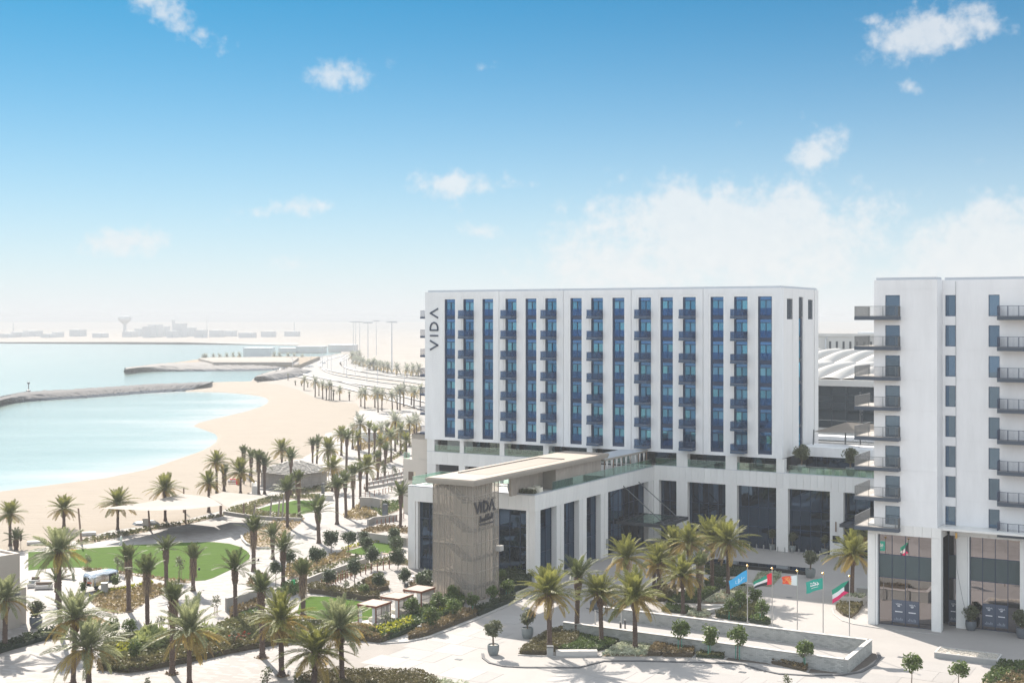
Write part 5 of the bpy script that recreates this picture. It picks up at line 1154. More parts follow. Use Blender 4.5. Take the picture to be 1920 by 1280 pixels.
bed('hedge', [(889, 1146.6), (964, 1119.5), (968, 1125), (896, 1156.5)], 'hedge_dark', .9, 120, .17, 'dark grey-green hedge continuing up the drive kerb', 'thing', 'core_dark')
bed('hedge', [(936, 1118), (937, 1085), (988, 1078), (1003, 1086), (990, 1100), (962, 1113)], 'hedge_dark', 1.6, 50, .32, 'deep green shrubs in the shade beside the stair tower', 'thing', 'core_dark')
bed('hedge', [(834, 1130), (870, 1125), (870, 1138), (840, 1143)], 'hedge_green', 1.2, 50, .3, 'green shrubs at the foot of the stair tower', 'thing', 'core_green')
# entrance island
bed('hedge', [(971.6, 1226.6), (1000, 1206), (1036, 1185), (1053.6, 1183), (1087.5, 1192), (1082, 1206), (1062, 1215), (1040, 1222), (1020, 1228), (985, 1228)], 'hedge_bronze', .75, 170, .14, 'bronze-green carpet hedge round the first entrance palm', 'thing', 'core_brown', tsc=.8)
bed('hedge', [(1046, 1221), (1064, 1215), (1084, 1206), (1089, 1193), (1128, 1199), (1163, 1203), (1145, 1216), (1118, 1221)], 'hedge_green', .6, 170, .14, 'clipped green hedge round the third entrance palm', 'thing', 'core_green')
bed('flower_bed', [(1128, 1230), (1150, 1214), (1167, 1205), (1200, 1206), (1230.7, 1211), (1212, 1230.5)], 'white_flower', .40, 130, .15, 'white-flowered bed at the foot of the fourth entrance palm')
bed('hedge', [(1214, 1230), (1226, 1216), (1238, 1208), (1259, 1209), (1252, 1218), (1238, 1230)], 'hedge_brown', .85, 170, .14, 'small chestnut hedge beside the white flowers', 'thing', 'core_brown', tsc=.7)
bed('hedge', [(1241, 1231), (1255, 1219), (1263, 1210), (1290, 1212), (1307, 1215), (1300, 1232)], 'hedge_brown', .8, 170, .14, 'larger chestnut hedge before the first sapling by the wall', 'thing', 'core_brown', tsc=.85)
bed('hedge', [(1304, 1232), (1316, 1223), (1361, 1228), (1358, 1235)], 'hedge_olive', .55, 160, .14, 'low olive hedge under the second sapling by the wall', 'thing', 'core_green')
bed('hedge', [(1428, 1238), (1470, 1241), (1520, 1247), (1511, 1259.5), (1480, 1252), (1450, 1245)], 'hedge_brown', .6, 70, .2, 'reddish wedge hedge at the foot of the brick wall', 'thing', 'core_brown', tsc=.7)
sheet('gravel_bed', [(1362, 1230), (1430, 1238), (1445, 1246), (1400, 1241), (1358, 1237)], .036, 'pebble_dark'); sheet('gravel_bed', [(1515, 1261), (1524, 1249), (1575, 1257), (1590, 1261), (1560, 1262)], .036, 'pebble_dark'); sheet('gravel_bed', [(1592, 1260), (1634, 1224), (1643, 1225), (1645, 1234), (1625, 1249), (1605, 1258)], .036, 'pebble_dark')
for pts in ([(971, 1228), (1045, 1231), (1120, 1231)], [(1124, 1231), (1166, 1203.5)], [(1300, 1233), (1314, 1222)], [(1359, 1237), (1366, 1229)]): bed_edge(pts, .25, .1)
bed_edge([(905, 1226), (906, 1234), (918, 1243), (945, 1249.5), (985, 1251.5), (1085, 1252), (1132, 1239.5), (1200, 1239.5), (1300, 1242), (1390, 1245), (1425, 1256), (1460, 1263.5), (1520, 1267), (1580, 1266), (1615, 1260), (1640, 1246), (1650, 1232), (1646, 1224)], .28, .12, 'kerb_dark', 'drain_kerb')
bed_edge([(1100, 1253.5), (1128, 1152), (1118, 1146), (1100, 1140)][1:], .2, .06, 'kerb_dark', 'drain_kerb')
# beds behind the walls and in the court
bed('hedge', [(1192, 1123), (1238, 1096), (1270, 1103), (1262, 1118), (1246, 1128), (1215, 1127)], 'hedge_bronze', .6, 100, .16, 'dry brown hedge bed among the court palms', 'thing', 'core_brown')
bed('hedge', [(1250, 1130), (1272, 1116), (1300, 1106), (1352, 1105), (1330, 1118), (1312, 1131)], 'hedge_green', .6, 110, .16, 'green clipped bed between two court palms', 'thing', 'core_green')
bed('hedge', [(1240, 1146), (1250, 1136), (1285, 1138), (1300, 1146), (1284, 1151)], 'hedge_green', .5, 50, .22, 'green patch right behind the long brick wall', 'thing', 'core_green')
bed('hedge', [(1319, 1092), (1340, 1086), (1370, 1091), (1400, 1096), (1396, 1103), (1352, 1103), (1325, 1101)], 'hedge_green', .6, 50, .22, 'green bed under the two tallest court palms', 'thing', 'core_green')
bed('flower_bed', [(1316, 1131), (1362, 1105), (1392, 1103), (1409, 1104), (1395, 1117), (1363, 1132)], 'white_flower', .4, 40, .2, 'white-flowered bed sweeping through the court planting')
bed('flower_bed', [(1287, 1153), (1302, 1144), (1338, 1146), (1330, 1157), (1312, 1158)], 'white_flower', .4, 50, .2, 'white-flowered patch behind the brick wall by the slim palm')
bed('hedge', [(1340, 1157), (1355, 1150), (1374, 1151), (1398, 1137), (1420, 1136), (1421, 1153), (1399, 1166), (1370, 1162)], 'hedge_olive', .85, 140, .15, 'olive-brown hedge behind the wall by the first flagpole', 'thing', 'core_green')
bed('hedge', [(1404, 1167), (1421, 1156), (1446, 1168), (1440, 1172)], 'hedge_green', .7, 50, .22, 'green hedge wedge between the first two flagpoles', 'thing', 'core_green')
bed('flower_bed', [(1410, 1097), (1422, 1074), (1465, 1075), (1463, 1083), (1446, 1100)], 'white_flower', .35, 40, .2, 'silvery planting beside the black water basin', tsc=.7)
bed('hedge', [(1322, 1062), (1360, 1060), (1402, 1067), (1385, 1080), (1345, 1082), (1322, 1075)], 'hedge_dark', .4, 45, .22, 'dark low hedge in front of the black water basin', 'thing', 'core_dark')
bed('hedge', [(1566, 1142), (1574, 1133), (1619, 1134), (1610, 1148), (1596, 1159), (1580, 1154)], 'hedge_bronze', .6, 130, .15, 'tawny hedge round the raised planter of the lone palm', 'thing', 'core_brown')
bed_edge([(1560, 1140), (1564, 1152), (1580, 1164), (1600, 1170), (1650, 1178), (1760, 1190)], .2, .1, 'kerb')
bed('ground_cover', [(1838, 1282), (1858, 1260), (1878, 1242), (1935, 1246), (1960, 1290)], 'hedge_green', .5, 45, .24, 'green planting past the pebble-topped plinth')
bed('ground_cover', [(1866, 1290), (1890, 1268), (1935, 1262), (1960, 1290)], 'hedge_brown', .6, 45, .24, 'brown hedge in the near corner past the plinth', soil=False)
bed('ground_cover', [(570, 1268), (597, 1260), (640, 1258), (684, 1259), (783, 1260), (816, 1273), (840, 1300), (540, 1300)], 'hedge_bronze', .5, 90, .17, 'brown grassy bed on the near side of the pale drive', tsc=.9)
bed('flower_bed', [(800, 1272), (816, 1273), (880, 1284), (850, 1300), (800, 1300)], 'white_flower', .4, 40, .2, 'white flowers at the end of the brown grassy bed')
bed('hedge', [(-20, 1226), (0, 1216), (40, 1200), (80, 1189), (125, 1180), (126, 1190), (90, 1199), (45, 1212), (0, 1225), (-20, 1232)], 'hedge_dark', .8, 55, .24, 'dark hedge along the beige kiosk forecourt', 'thing', 'core_dark')
for (cx, cy, w) in ((322, 1263, 15), (137, 1284, 17), (241, 1146, 10), (492, 1233, 15), (277, 1182, 12), (529, 1267, 14)): bed('tree_pit', [(cx - w, cy), (cx, cy - w * .32), (cx + w, cy), (cx, cy + w * .32)], 'dead_leaf', .12, 12, .2, 'brown mulch square round a palm foot')
# black basin
t = thing('water_basin', 'long black reflecting basin in the shaded court', 'water basin', xy=G(1408, 1064), rz=TH)
P = [HL(*p) for p in GP([(1322, 1054), (1329, 1051), (1497, 1065), (1494, 1077)])]
b = MB(); b.box(-8.5, 8.6, -1.3, 1.3, 0, .5); b.build('basin_wall', 'black', t); glass_mat('still_water', (.5, .55, .6), (.01, .012, .015), .25, .9, .004); MB().box(-8.2, 8.3, -1.05, 1.05, .5, .52).build('water_surface', 'still_water', t)

# ---------------------------------------------------------------- brick-faced walls of the ramp
def brick_wall(name, label, u0, d0, u1, d1, h, th=.35, vis=(-1,)):
    L = math.hypot(u1 - u0, d1 - d0); a = math.atan2(d1 - d0, u1 - u0) + TH
    t = thing(name, label, 'wall', xy=HW(u0, d0), rz=a)
    MB().box(0, L, -th / 2, th / 2, 0, h - .08).build('core', 'brick_joint', t)
    MB().box(-.04, L + .04, -th / 2 - .06, th / 2 + .06, h - .08, h).build('coping', 'concrete_white', t)
    bb = MB(); R = random.Random(len(label)); bl, bh = .42, .125; rows = int((h - .1) / bh)
    for s in vis:
        for r in range(rows):
            n = int(L / bl)
            for k in range(n):
                x = k * bl + (bl / 2 if r % 2 else 0); 
                if x + bl > L: continue
                pr = R.choice((.02, .03, .04, .055)); y0, y1 = (s * th / 2, s * (th / 2 + pr)); bb.box(x + .012, x + bl - .012, min(y0, y1), max(y0, y1), r * bh + .03, r * bh + bh - .005, 1 if R.random() < .18 else 0)
    stuff(bb.build('brick', ['brick_grey', 'brick_dark'], t))
brick_wall('brick_wall', 'long grey textured brick wall with pale coping, nearest the drive', -4.5, -60, 26.0, -60, 1.4)
brick_wall('brick_wall', 'taller-looking grey brick wall behind the ramp, below the flagpoles', -4.4, -51.3, 26.0, -51.3, 1.4)
brick_wall('brick_wall', 'short end wall of grey brick closing the ramp', 26.15, -60.18, 26.15, -51.1, 1.4)
# low walls and planters
def low_wall(name, px, h, th, label, m='concrete', cat='wall'):
    P = GP(px); l = off_edge(P, -th / 2); r = off_edge(P, th / 2); b = MB(); b.prism(l + r[::-1], 0, h)
    c = tag(b.build(name, m), label, cat); return c
low_wall('garden_wall', [(423, 1170), (424, 1146.5), (455, 1139), (484, 1128), (512, 1124)][1:], 1.6, .35, 'low plain concrete wall angling along the path to the oval lawn')
low_wall('garden_wall', [(675, 952), (700, 953), (715, 956)], 2.0, .5, 'smooth concrete ramp wall beside the middle path')
low_wall('garden_wall', [(671, 1011), (700, 1015), (764, 1024)], 1.3, .35, 'concrete wall behind the round trees by the small square lawn')
low_wall('garden_wall', [(690, 985), (700, 980), (744, 975)], 1.0, .35, 'pale low wall of the upper ramp')
low_wall('garden_wall', [(563, 1100), (600, 1085), (650, 1068), (690, 1055)], .8, .3, 'low terrace wall with the rust posts')
low_wall('sitting_wall', [(602, 936), (612, 937), (624, 937)], 1.0, 1.0, 'pale stone block by the path fork', 'concrete_white', 'block')
low_wall('sitting_wall', [(476, 922), (478, 930)], 2.0, .9, 'curved pale stone screen by the beach palms', 'concrete_white', 'screen')
# totems
for (px, py, hpx, wpx, lab, m) in ((722, 973, 29, 10, 'tall slate-grey totem beside the ramp', 'pot_dark'), (605.5, 932, 27, 5, 'thin dark green totem by the pale stone block', 'steel_dark'), (786.5, 1187, 15, 6.5, 'grey stone post at the end of the rust-brown hedge', 'concrete_grey'), (887, 1140, 15, 6, 'grey service post by the stair tower corner', 'concrete_grey'), (762, 1100, 8, 5, 'small grey bin behind the far pergola', 'pot_dark')):
    X, Y = G(px, py); s = Y / FPX; t = thing('totem', lab, 'totem', xy=(X, Y), rz=TH); b = MB(); b.box(-wpx * s / 2, wpx * s / 2, -.2, .2, 0, hpx * s * .94); b.box(-wpx * s / 2 + .04, wpx * s / 2 - .04, -.16, .16, hpx * s * .94, hpx * s); b.build('post', m, t); MB().box(-wpx * s * .4, wpx * s * .4, -.215, -.2, hpx * s * .55, hpx * s * .85).build('face_plate', 'steel_dark', t)
# rust posts with rails
def post_row(px, n, h, label, rail=True):
    P = GP(px); seg = [math.hypot(q[0] - p[0], q[1] - p[1]) for p, q in zip(P, P[1:])]; tot = sum(seg)
    t = thing('post_railing', label, 'railing', xy=P[0]); q = MB().box(-.06, .06, -.06, .06, 0, h).mesh('post', 'corten'); pts = []
    for k in range(n):
        d = tot * k / (n - 1)
        for i, s in enumerate(seg):
            if d <= s + 1e-6: break
            d -= s
        a, c = P[i], P[i + 1]; x = a[0] + (c[0] - a[0]) * d / s - P[0][0]; y = a[1] + (c[1] - a[1]) * d / s - P[0][1]; put('post', q, t, (x, y, 0)); pts.append((x, y, h - .1))
    if rail: MB().tube(pts, .03, 5).build('rail', 'timber_grey', t)
post_row([(676, 934), (715, 927), (735, 921), (760, 915)], 13, 1.1, 'rust-post railing on top of the ramp wall')
post_row([(707, 986), (730, 981), (750, 976), (757, 972)], 9, 1.1, 'rust-post railing along the pale upper ramp')
post_row([(603, 1105), (632, 1094), (665, 1083), (690, 1075), (730, 1066)], 14, 1.25, 'rust posts stepping up past the round trees')
post_row([(615, 1098), (640, 1088), (660, 1080)], 6, 1.2, 'short inner row of rust posts below the terrace', False)
for i, (a, c, h) in enumerate((((690, 908), (760, 894), 1.1), ((683, 917), (760, 904), 1.1), ((700, 900), (762, 886), 1.1))): post_row([a, c], 10, h, f'{["middle", "lower", "upper"][i]} wooden terrace railing left of the cream annexe'); low_wall('terrace_step', [a, c], .5, .4, f'{["middle", "lower", "upper"][i]} grey terrace step left of the cream annexe', 'concrete')
# ---------------------------------------------------------------- garden pergolas (daybed cabanas)
def pergola(loc, label):
    t = thing('cabana', label, 'cabana', uvd=loc, group='cabanas by the oval lawn')
    MB().box(0, 2.5, 0, 2.85, 2.18, 2.30).build('roof', 'bronze_roof', t); b = MB(); b.box(-.06, 2.56, -.06, 0, 2.08, 2.32); b.box(-.06, 2.56, 2.85, 2.91, 2.08, 2.32); b.box(-.06, 0, 0, 2.85, 2.08, 2.32); b.box(2.5, 2.56, 0, 2.85, 2.08, 2.32); b.build('fascia', 'corten', t)
    for x in (0, 2.4):
        for y in (0, 2.75): MB().box(x, x + .1, y, y + .1, .06, 2.18).build('post', 'corten', t)
    MB().box(-.1, 2.6, -.1, 2.95, .03, .1).build('floor', 'concrete_white', t)
    q = MB()
    for k in range(14): q.box(2.44, 2.48, .16 + k * .19, .24 + k * .19, .1, 2.1)
    for z in (.5, 1.2, 1.9): q.box(2.42, 2.44, .1, 2.75, z, z + .07)
    q.build('lattice_screen', 'timber_grey', t)
    for (x, y) in ((1.95, .05), (.12, .05), (.12, 2.55), (2.0, 2.5)):
        c = MB(); 
        for k in range(6): c.box(x + k * .06, x + k * .06 + .07, y + .03 * (k % 2), y + .08 + .03 * (k % 2), .12, 2.1)
        c.build('curtain', 'curtain', t)
    s = MB(); s.box(.3, 2.0, 1.6, 2.5, .1, .5); s.build('daybed', 'cushion_cream', t)
for uv, lab in (((-26.5, -67.5), 'nearest flat-roofed cabana with white curtains and rust frame'), ((-26.55, -63.05), 'middle flat-roofed cabana, half hidden by a shrub'), ((-26.55, -58.5), 'farthest flat-roofed cabana, before the stair tower')): pergola(uv, lab)
# ---------------------------------------------------------------- shade sails over the promenade
def sail(name, label, pts, poles):
    t = thing(name, label, 'shade sail', xy=G(*poles[0][:2])); ox, oy = G(*poles[0][:2]); b = MB(); P = [Vector((*G(x, y, z), z)) for x, y, z in pts]; c = sum(P, Vector()) / len(P); c.z -= .35; N = 7
    for p, q in zip(P, P[1:] + P[:1]):
        pr = [[c.lerp(p.lerp(q, j / max(1, i) if i else 0), i / N) for j in range(i + 1)] for i in range(N + 1)]
        for i in range(N):
            for j in range(i + 1):
                tri = [pr[i][j], pr[i + 1][j], pr[i + 1][j + 1]]
                for T in ([tri] + ([[pr[i][j], pr[i + 1][j + 1], pr[i][j + 1]]] if j < i else [])):
                    n = len(b.v); b.v += [(v.x - ox, v.y - oy, v.z) for v in T]; b.f.append((n, n + 1, n + 2)); b.m.append(0)
    b.build('cloth', 'sail_cloth', t)
    for (x, y, h, lean) in poles:
        X, Y = G(x, y); m = MB(); m.tube([(X - ox, Y - oy, 0), (X - ox - lean, Y - oy, h)], .17, 8, .13); m.build('mast', 'timber', t)
sail('shade_sail', 'large sand-coloured shade sail stretched over the promenade', [(188, 952.6, 4.7), (276, 941, 4.3), (341, 925, 4.3), (389, 931, 4.2), (426, 946, 4.2), (346, 955, 4.6), (276, 956.5, 4.5)], [(153, 1019, 5.4, .5), (281, 993, 4.2, .3), (348, 981, 4.2, .1), (344.5, 960, 4.4, 0), (413, 968, 4.2, 0)])
sail('shade_sail', 'smaller pointed shade sail beside the beach palms', [(392, 930, 4.2), (418, 921.5, 4.4), (503, 929.5, 3.9), (470, 939, 4.0), (426, 951, 4.3)], [(457, 968, 3.5, 0), (415, 966, 3.4, 0)])
for i, (px, py, top) in enumerate(((475, 970, 945), (506, 972, 934), (521, 972, 935), (529, 973, 926))):
    X, Y = G(px, py); h = (py - top) * Y / FPX; t = thing('sail_mast', f'{["first", "second", "third", "fourth"][i]} weathered grey timber mast from the left by the small lawn', 'mast', xy=(X, Y), group='bare masts by the small lawn'); MB().tube([(0, 0, 0), (.3, 0, h)], .17, 7, .12).build('pole', 'timber_grey', t); MB().obox((0, 0, 0), .4, .4, .06).build('base_plate', 'steel_dark', t)
# ---------------------------------------------------------------- benches, plinth, bins, boxes
def block_bench(px, py, L, w, h, rz, label, m='concrete_white', cat='bench'):
    X, Y = G(px, py); t = thing('stone_bench', label, cat, xy=(X, Y), rz=rz); b = MB(); b.box(-L / 2, L / 2, -w / 2, w / 2, .1, h); b.build('seat', m, t); MB().box(-L / 2 + .15, L / 2 - .15, -w / 2 + .12, w / 2 - .12, 0, .1).build('plinth', 'concrete_grey', t)
block_bench(1081, 1228.5, 4.2, .8, .55, 0.03, 'long white stone bench in front of the entrance hedges')
block_bench(68, 1020, 2.6, 1.1, .5, .25, 'pale stone block bench on the sand near the kiosk')
block_bench(165, 1003, 2.4, 1.1, .5, .3, 'pale stone block bench on the sand by the sail mast')
block_bench(1332, 1141, 3.4, .6, .5, TH + .55, 'curved-looking white bench among the court beds')
block_bench(1345, 1147, 3.0, .6, .5, TH + 1.1, 'white slab bench angled behind the court bench'); block_bench(1385, 1098, 4.0, .6, .5, TH - .05, 'white bench edge under the blue flag')
block_bench(1222, 1120, 3.0, .6, .45, TH + 1.2, 'white bench before the brown court hedge')
X, Y = G(1816, 1236); t = thing('stone_plinth', 'long grey stone plinth topped with pale pebbles', 'plinth', xy=(X, Y), rz=TH)
pl = [HL(*p) for p in GP([(1752, 1224.4), (1870, 1238.4), (1878.6, 1226), (1763, 1211)], .55)]
cu_, cd_ = sum(p[0] for p in pl) / 4, sum(p[1] for p in pl) / 4
t.location = (*HW(cu_, cd_), 0); t.rotation_euler = (0, 0, TH)
lu = max(p[0] for p in pl) - min(p[0] for p in pl); ld = 2.6
b = MB(); b.box(-lu / 2, lu / 2, -ld / 2, ld / 2, 0, .55); b.build('wall', 'concrete_grey', t); b = MB(); b.box(-lu / 2, lu / 2, -ld / 2, -ld / 2 + .15, .55, .62); b.box(-lu / 2, lu / 2, ld / 2 - .15, ld / 2, .55, .62); b.box(-lu / 2, -lu / 2 + .15, -ld / 2 + .15, ld / 2 - .15, .55, .62); b.box(lu / 2 - .15, lu / 2, -ld / 2 + .15, ld / 2 - .15, .55, .62); b.build('rim', 'concrete_white', t)
pb = MB(); R = random.Random(3)
for k in range(700): pb.obox((R.uniform(-lu / 2 + .2, lu / 2 - .2), R.uniform(-ld / 2 + .2, ld / 2 - .2), .53), R.uniform(.08, .2), R.uniform(.08, .18), R.uniform(.04, .1), R.random() * 3)
stuff(pb.build('pebble', 'pebble', t))
t = thing('litter_bin', 'square grey planter bin at the foot of the first entrance palm', 'bin', xy=G(1031.5, 1229.5)); MB().box(-.32, .32, -.32, .32, 0, .92).build('body', 'concrete_grey', t); MB().box(-.34, .34, -.34, .34, .92, 1.05).build('lid', 'steel_dark', t)
t = thing('raised_planter', 'square pale stone planter holding the lone court palm', 'planter', xy=G(1597, 1128), rz=TH)
b = MB(); b.box(-1.6, 1.6, -1.0, 1.0, 0, .8); b.build('box', 'concrete_white', t); stuff(put('planting', leaf_quads(np.c_[RN.uniform(-1.5, 1.5, 250), RN.uniform(-.9, .9, 250), .82 + RN.rand(250) * .25], .25, 'planting', 'white_flower', None, 0, 1.4), t))
t = thing('raised_planter', 'grey stone planter half hidden by the apartment pillar', 'planter', xy=G(1632, 1115), rz=TH); MB().box(-1.5, 1.2, -.8, .8, 0, .9).build('box', 'concrete_grey', t)
# silver street-food trailer
def trailer():
    a = G(163, 1113); c = G(216, 1101.5); rz = math.atan2(c[1] - a[1], c[0] - a[0]); X, Y = (a[0] + c[0]) / 2 - .3, (a[1] + c[1]) / 2 + .8
    t = thing('food_trailer', 'rounded silver aluminium food trailer parked on the forecourt', 'trailer', xy=(X, Y), rz=rz); L, w, h = 4.4, 2.1, 2.35
    b = MB(); prof = [(-1, .35), (-1, .75), (-.96, .9), (-.8, .985), (-.5, 1.0), (0, 1.02), (.5, 1.0), (.8, .985), (.96, .9), (1, .75), (1, .35)]
    xs = [(-1, .55, .72), (-.96, .78, .88), (-.86, .93, .96), (-.7, 1, 1), (0, 1, 1), (.7, 1, 1), (.86, .93, .96), (.96, .78, .88), (1, .55, .72)]
    for (x, sy, sz) in xs:
        for (y, z) in prof: b.v.append((x * L / 2, y * w / 2 * sy, (.35 + (z - .35) * sz) * h))
    k = len(prof)
    for i in range(len(xs) - 1):
        for j in range(k - 1): q = i * k + j; b.f.append((q, q + 1, q + k + 1, q + k)); b.m.append(0)
    b.f.append(tuple(range(k))); b.f.append(tuple(range((len(xs) - 1) * k, len(xs) * k))[::-1]); b.m += [0, 0]
    b.build('body', 'aluminium', t, smooth=True)
    MB().box(L * .10, L * .34, -w / 2 - .02, -w / 2 + .1, 1.0, 2.0).build('serving_hatch', 'black', t); MB().box(L * .06, L * .38, -w / 2 - .7, -w / 2 - .02, .95, 1.0).build('counter', 'steel', t)
    MB().box(-L / 2 - .06, -L / 2 + .3, -w / 2 + .2, -.2, 1.2, 1.35).build('tail_lamp', 'orange', t)
    for y in (-w / 2 + .15, w / 2 - .15):
        wl_ = MB().lathe([(.34, -.1), (.34, .1), (.2, .12)], k=14); wl_.v = [(x, z + y, yy + .34) for x, yy, z in wl_.v]; wl_.build('wheel', 'black', t)
    b = MB(); b.tube([(L / 2, .5, .5), (L / 2 + 1.1, 0, .5), (L / 2, -.5, .5)], .05, 5); b.build('tow_bar', 'steel_dark', t)
    s = MB(); s.lathe([(.42, 0), (.42, 1.3), (.44, 1.32)], (0, 0, 0), 16); tt = thing('water_tank', 'grey drum with a dark rim beside the trailer', 'tank', xy=G(196, 1113)); s.build('body', 'concrete_grey', tt); MB().lathe([(.45, 1.32), (.45, 1.4), (.1, 1.42)], k=16).build('lid', 'steel_dark', tt)
trailer()
# lounge furniture on the forecourt
def sofa(px, py, L, rz, label, m='cushion_brown'):
    t = thing('outdoor_sofa', label, 'sofa', xy=G(px, py), rz=rz); b = MB(); b.box(-L / 2, L / 2, -.4, .4, .12, .35); b.box(-L / 2, -L / 2 + .06, -.4, .4, .35, .62); b.box(L / 2 - .06, L / 2, -.4, .4, .35, .62); b.build('frame', 'concrete_white', t); MB().box(-L / 2 + .08, L / 2 - .08, -.36, .2, .35, .5).build('seat_cushion', 'concrete_white', t); MB().box(-L / 2 + .08, L / 2 - .08, .2, .4, .35, .85).build('back_cushion', m, t)
sofa(66, 1094, 1.1, .2, 'short brown-backed sofa against the kiosk'); sofa(82, 1104, 2.1, .15, 'long brown-backed sofa on the white forecourt'); sofa(59, 1101, .9, .2, 'grey low seat by the kiosk wall', 'pot_grey')
t = thing('sun_lounger', 'olive curved lounger casting a shadow on the forecourt', 'lounger', xy=G(128, 1085)); b = MB(); pr_ = [(-1.0, .3), (-.3, .34), (.3, .55), (.9, .95)]
for (a, c) in zip(pr_, pr_[1:]): b.quad((a[0], -.4, a[1]), (c[0], -.4, c[1]), (c[0], .4, c[1]), (a[0], .4, a[1])); b.quad((a[0], -.4, a[1] - .1), (a[0], .4, a[1] - .1), (c[0], .4, c[1] - .1), (c[0], -.4, c[1] - .1)); b.quad((a[0], -.4, a[1] - .1), (c[0], -.4, c[1] - .1), (c[0], -.4, c[1]), (a[0], -.4, a[1]))
b.build('mattress', 'cushion_brown', t); b = MB(); b.box(-.9, -.8, -.35, .35, 0, .25); b.box(.6, .7, -.35, .35, 0, .6); b.build('leg_frame', 'steel_dark', t)
# tables and chairs by the wing door
for i, (px, py) in enumerate(((722, 1047), (735, 1044), (768, 1096), (772, 1090), (763, 1089))):
    t = thing('cafe_table', f'{["round", "square", "white", "pale", "small"][i]} cafe table {["by the square lawn", "near the wing glass", "behind the cabanas", "nearest the wing corner", "among the cafe chairs"][i]}', 'table', xy=G(px, py)); MB().lathe([(.28, 0), (.28, .03), (.04, .05), (.04, .7), (.5, .71), (.5, .75)], k=14).build('table_top', 'concrete_white' if i > 1 else 'timber', t)
    for k in range(3):
        a = k * 2.1 + i; X, Y = G(px, py); cts = thing('cafe_chair', f'{["first", "second", "third"][k]} slim white chair round the {["round", "square", "white", "pale", "small"][i]} cafe table', 'chair', xy=(X + math.cos(a) * .85, Y + math.sin(a) * .85), rz=a + math.pi / 2 + math.pi, group='white cafe chairs'); q = MB(); q.box(-.22, .22, -.22, .22, .42, .46); q.box(-.22, .22, .19, .22, .46, .85)
        for x in (-.2, .2):
            for y in (-.2, .2): q.box(x - .02, x + .02, y - .02, y + .02, 0, .42)
        q.build('seat', 'concrete_white', cts)
# bollards along the court front
bo = MB().lathe([(.09, 0), (.09, .78), (.07, .82), (.01, .83)], k=10).mesh('bollard', 'steel')
for k in range(15):
    px = 1379 + k * 13.2; py = 1026.5 + k * 1.42; X, Y = G(px, py); tag(put('bollard', bo, None, (X, Y, .03)), f'{ORD[k]} slim steel bollard from the palms towards the apartments', 'bollard', 'steel bollards along the court front')
for px, py, lab in ((1163, 1182, 'short dark bollard by the ramp gate'), (1116, 1170, 'thin white barrier post beside the ramp'), (1172, 1178, 'thin white barrier post by the dark bollard')):
    X, Y = G(px, py); t = thing('ramp_post', lab, 'post', xy=(X, Y)); MB().tube([(0, 0, 0), (0, 0, .9 if 'dark' in lab else 1.5)], .08, 8).build('post', 'black' if 'dark' in lab else 'concrete_white', t); MB().obox((0, 0, .9 if 'dark' in lab else 1.5), .2, .12, .12).build('cap', 'concrete_grey', t)
t = thing('lamp_column', 'tall thin white lamp column standing in the ramp', 'lamp', xy=G(1165, 1178)); MB().tube([(0, 0, 0), (0, 0, 3.2)], .06, 8).build('pole', 'concrete_white', t); MB().obox((0, 0, 3.2), .35, .15, .12).build('lamp_head', 'concrete_grey', t)
t = thing('wall_lamp_post', 'small grey lamp post against the brick wall', 'lamp', xy=G(1411, 1235)); MB().tube([(0, 0, 0), (0, 0, 1.05)], .09, 8).build('pole', 'concrete_grey', t); MB().lathe([(.17, 1.0), (.2, 1.15), (.14, 1.28), (.01, 1.3)], k=10).build('lamp_head', 'steel', t)
# ---------------------------------------------------------------- flags
def flag(px, py, toppx, label, fmats, col, w, h, droop, sweep, ph):
    X, Y = G(px, py + 1.0, 1.4); t = thing('flagpole', f'slim steel flagpole {label[1]}', 'flagpole', xy=(X, Y), group='flagpoles along the brick wall'); H_ = EYE - (toppx - HOR) * Y / FPX
    MB().tube([(0, 0, 0), (0, 0, H_ - .2)], .06, 10, .04).build('pole', 'steel', t); MB().lathe([(.05, -.22), (.12, -.15), (.13, -.05), (.06, 0), (.005, .03)], (0, 0, H_), 12).build('finial', 'gold', t); MB().lathe([(.2, 0), (.2, .08), (.08, .12)], k=12).build('base', 'steel_dark', t)
    nx, ny = 44, 26; b = MB(); zt = H_ - .55
    for i in range(nx + 1):
        for j in range(ny + 1):
            a, c = i / nx, j / ny; wv = math.sin(a * 7.5 + c * 1.2 + ph) * .16 * a + math.sin(a * 13 + ph * 2 - c) * .05 * a
            hh = h * (1 - .18 * a * (1 + math.sin(ph))); b.v.append((-.06 - a * w * (1 - .05 * c) + .05 * math.sin(c * 3), wv - a * sweep, zt - c * hh - droop * 1.15 * a ** 1.2 - .1 * a * math.sin(c * 3 + ph)))
    for i in range(nx):
        for j in range(ny):
            q = i * (ny + 1) + j; b.f.append((q, q + ny + 1, q + ny + 2, q + 1)); b.m.append(col((i + .5) / nx, (j + .5) / ny))
    o = b.build('flag', fmats, None, (X, Y, 0), smooth=True); tag(o, label[0], 'flag', 'flags flying at the brick wall')
def un(a, c):
    r = math.hypot((a - .5) * 1.5, c - .5); return 1 if (.25 < r < .29 and c > .35) or (.09 < r < .12) or (abs(c - .62 - .25 * (a - .5)) < .03 and .15 < a < .55) or (abs(a - .5) < .012 and r < .2) else 0
def uae(a, c): return 0 if a < .27 else (1 if c < .333 else 2 if c < .667 else 3)
def bah(a, c):
    if a < .34 + .10 * (1 - abs(((c * 5) % 1) * 2 - 1)): return 0
    for k in range(-3, 4):
        if abs((a - .42) - (c - .95) * -(.15 + .35 * abs(k) / 3) * (1 if k >= 0 else -.2) - .02 * k) < .016 and c > .15: return 2
    return 2 if abs(c - .5 - .3 * math.sin(a * 9)) < .03 and a > .5 else 1
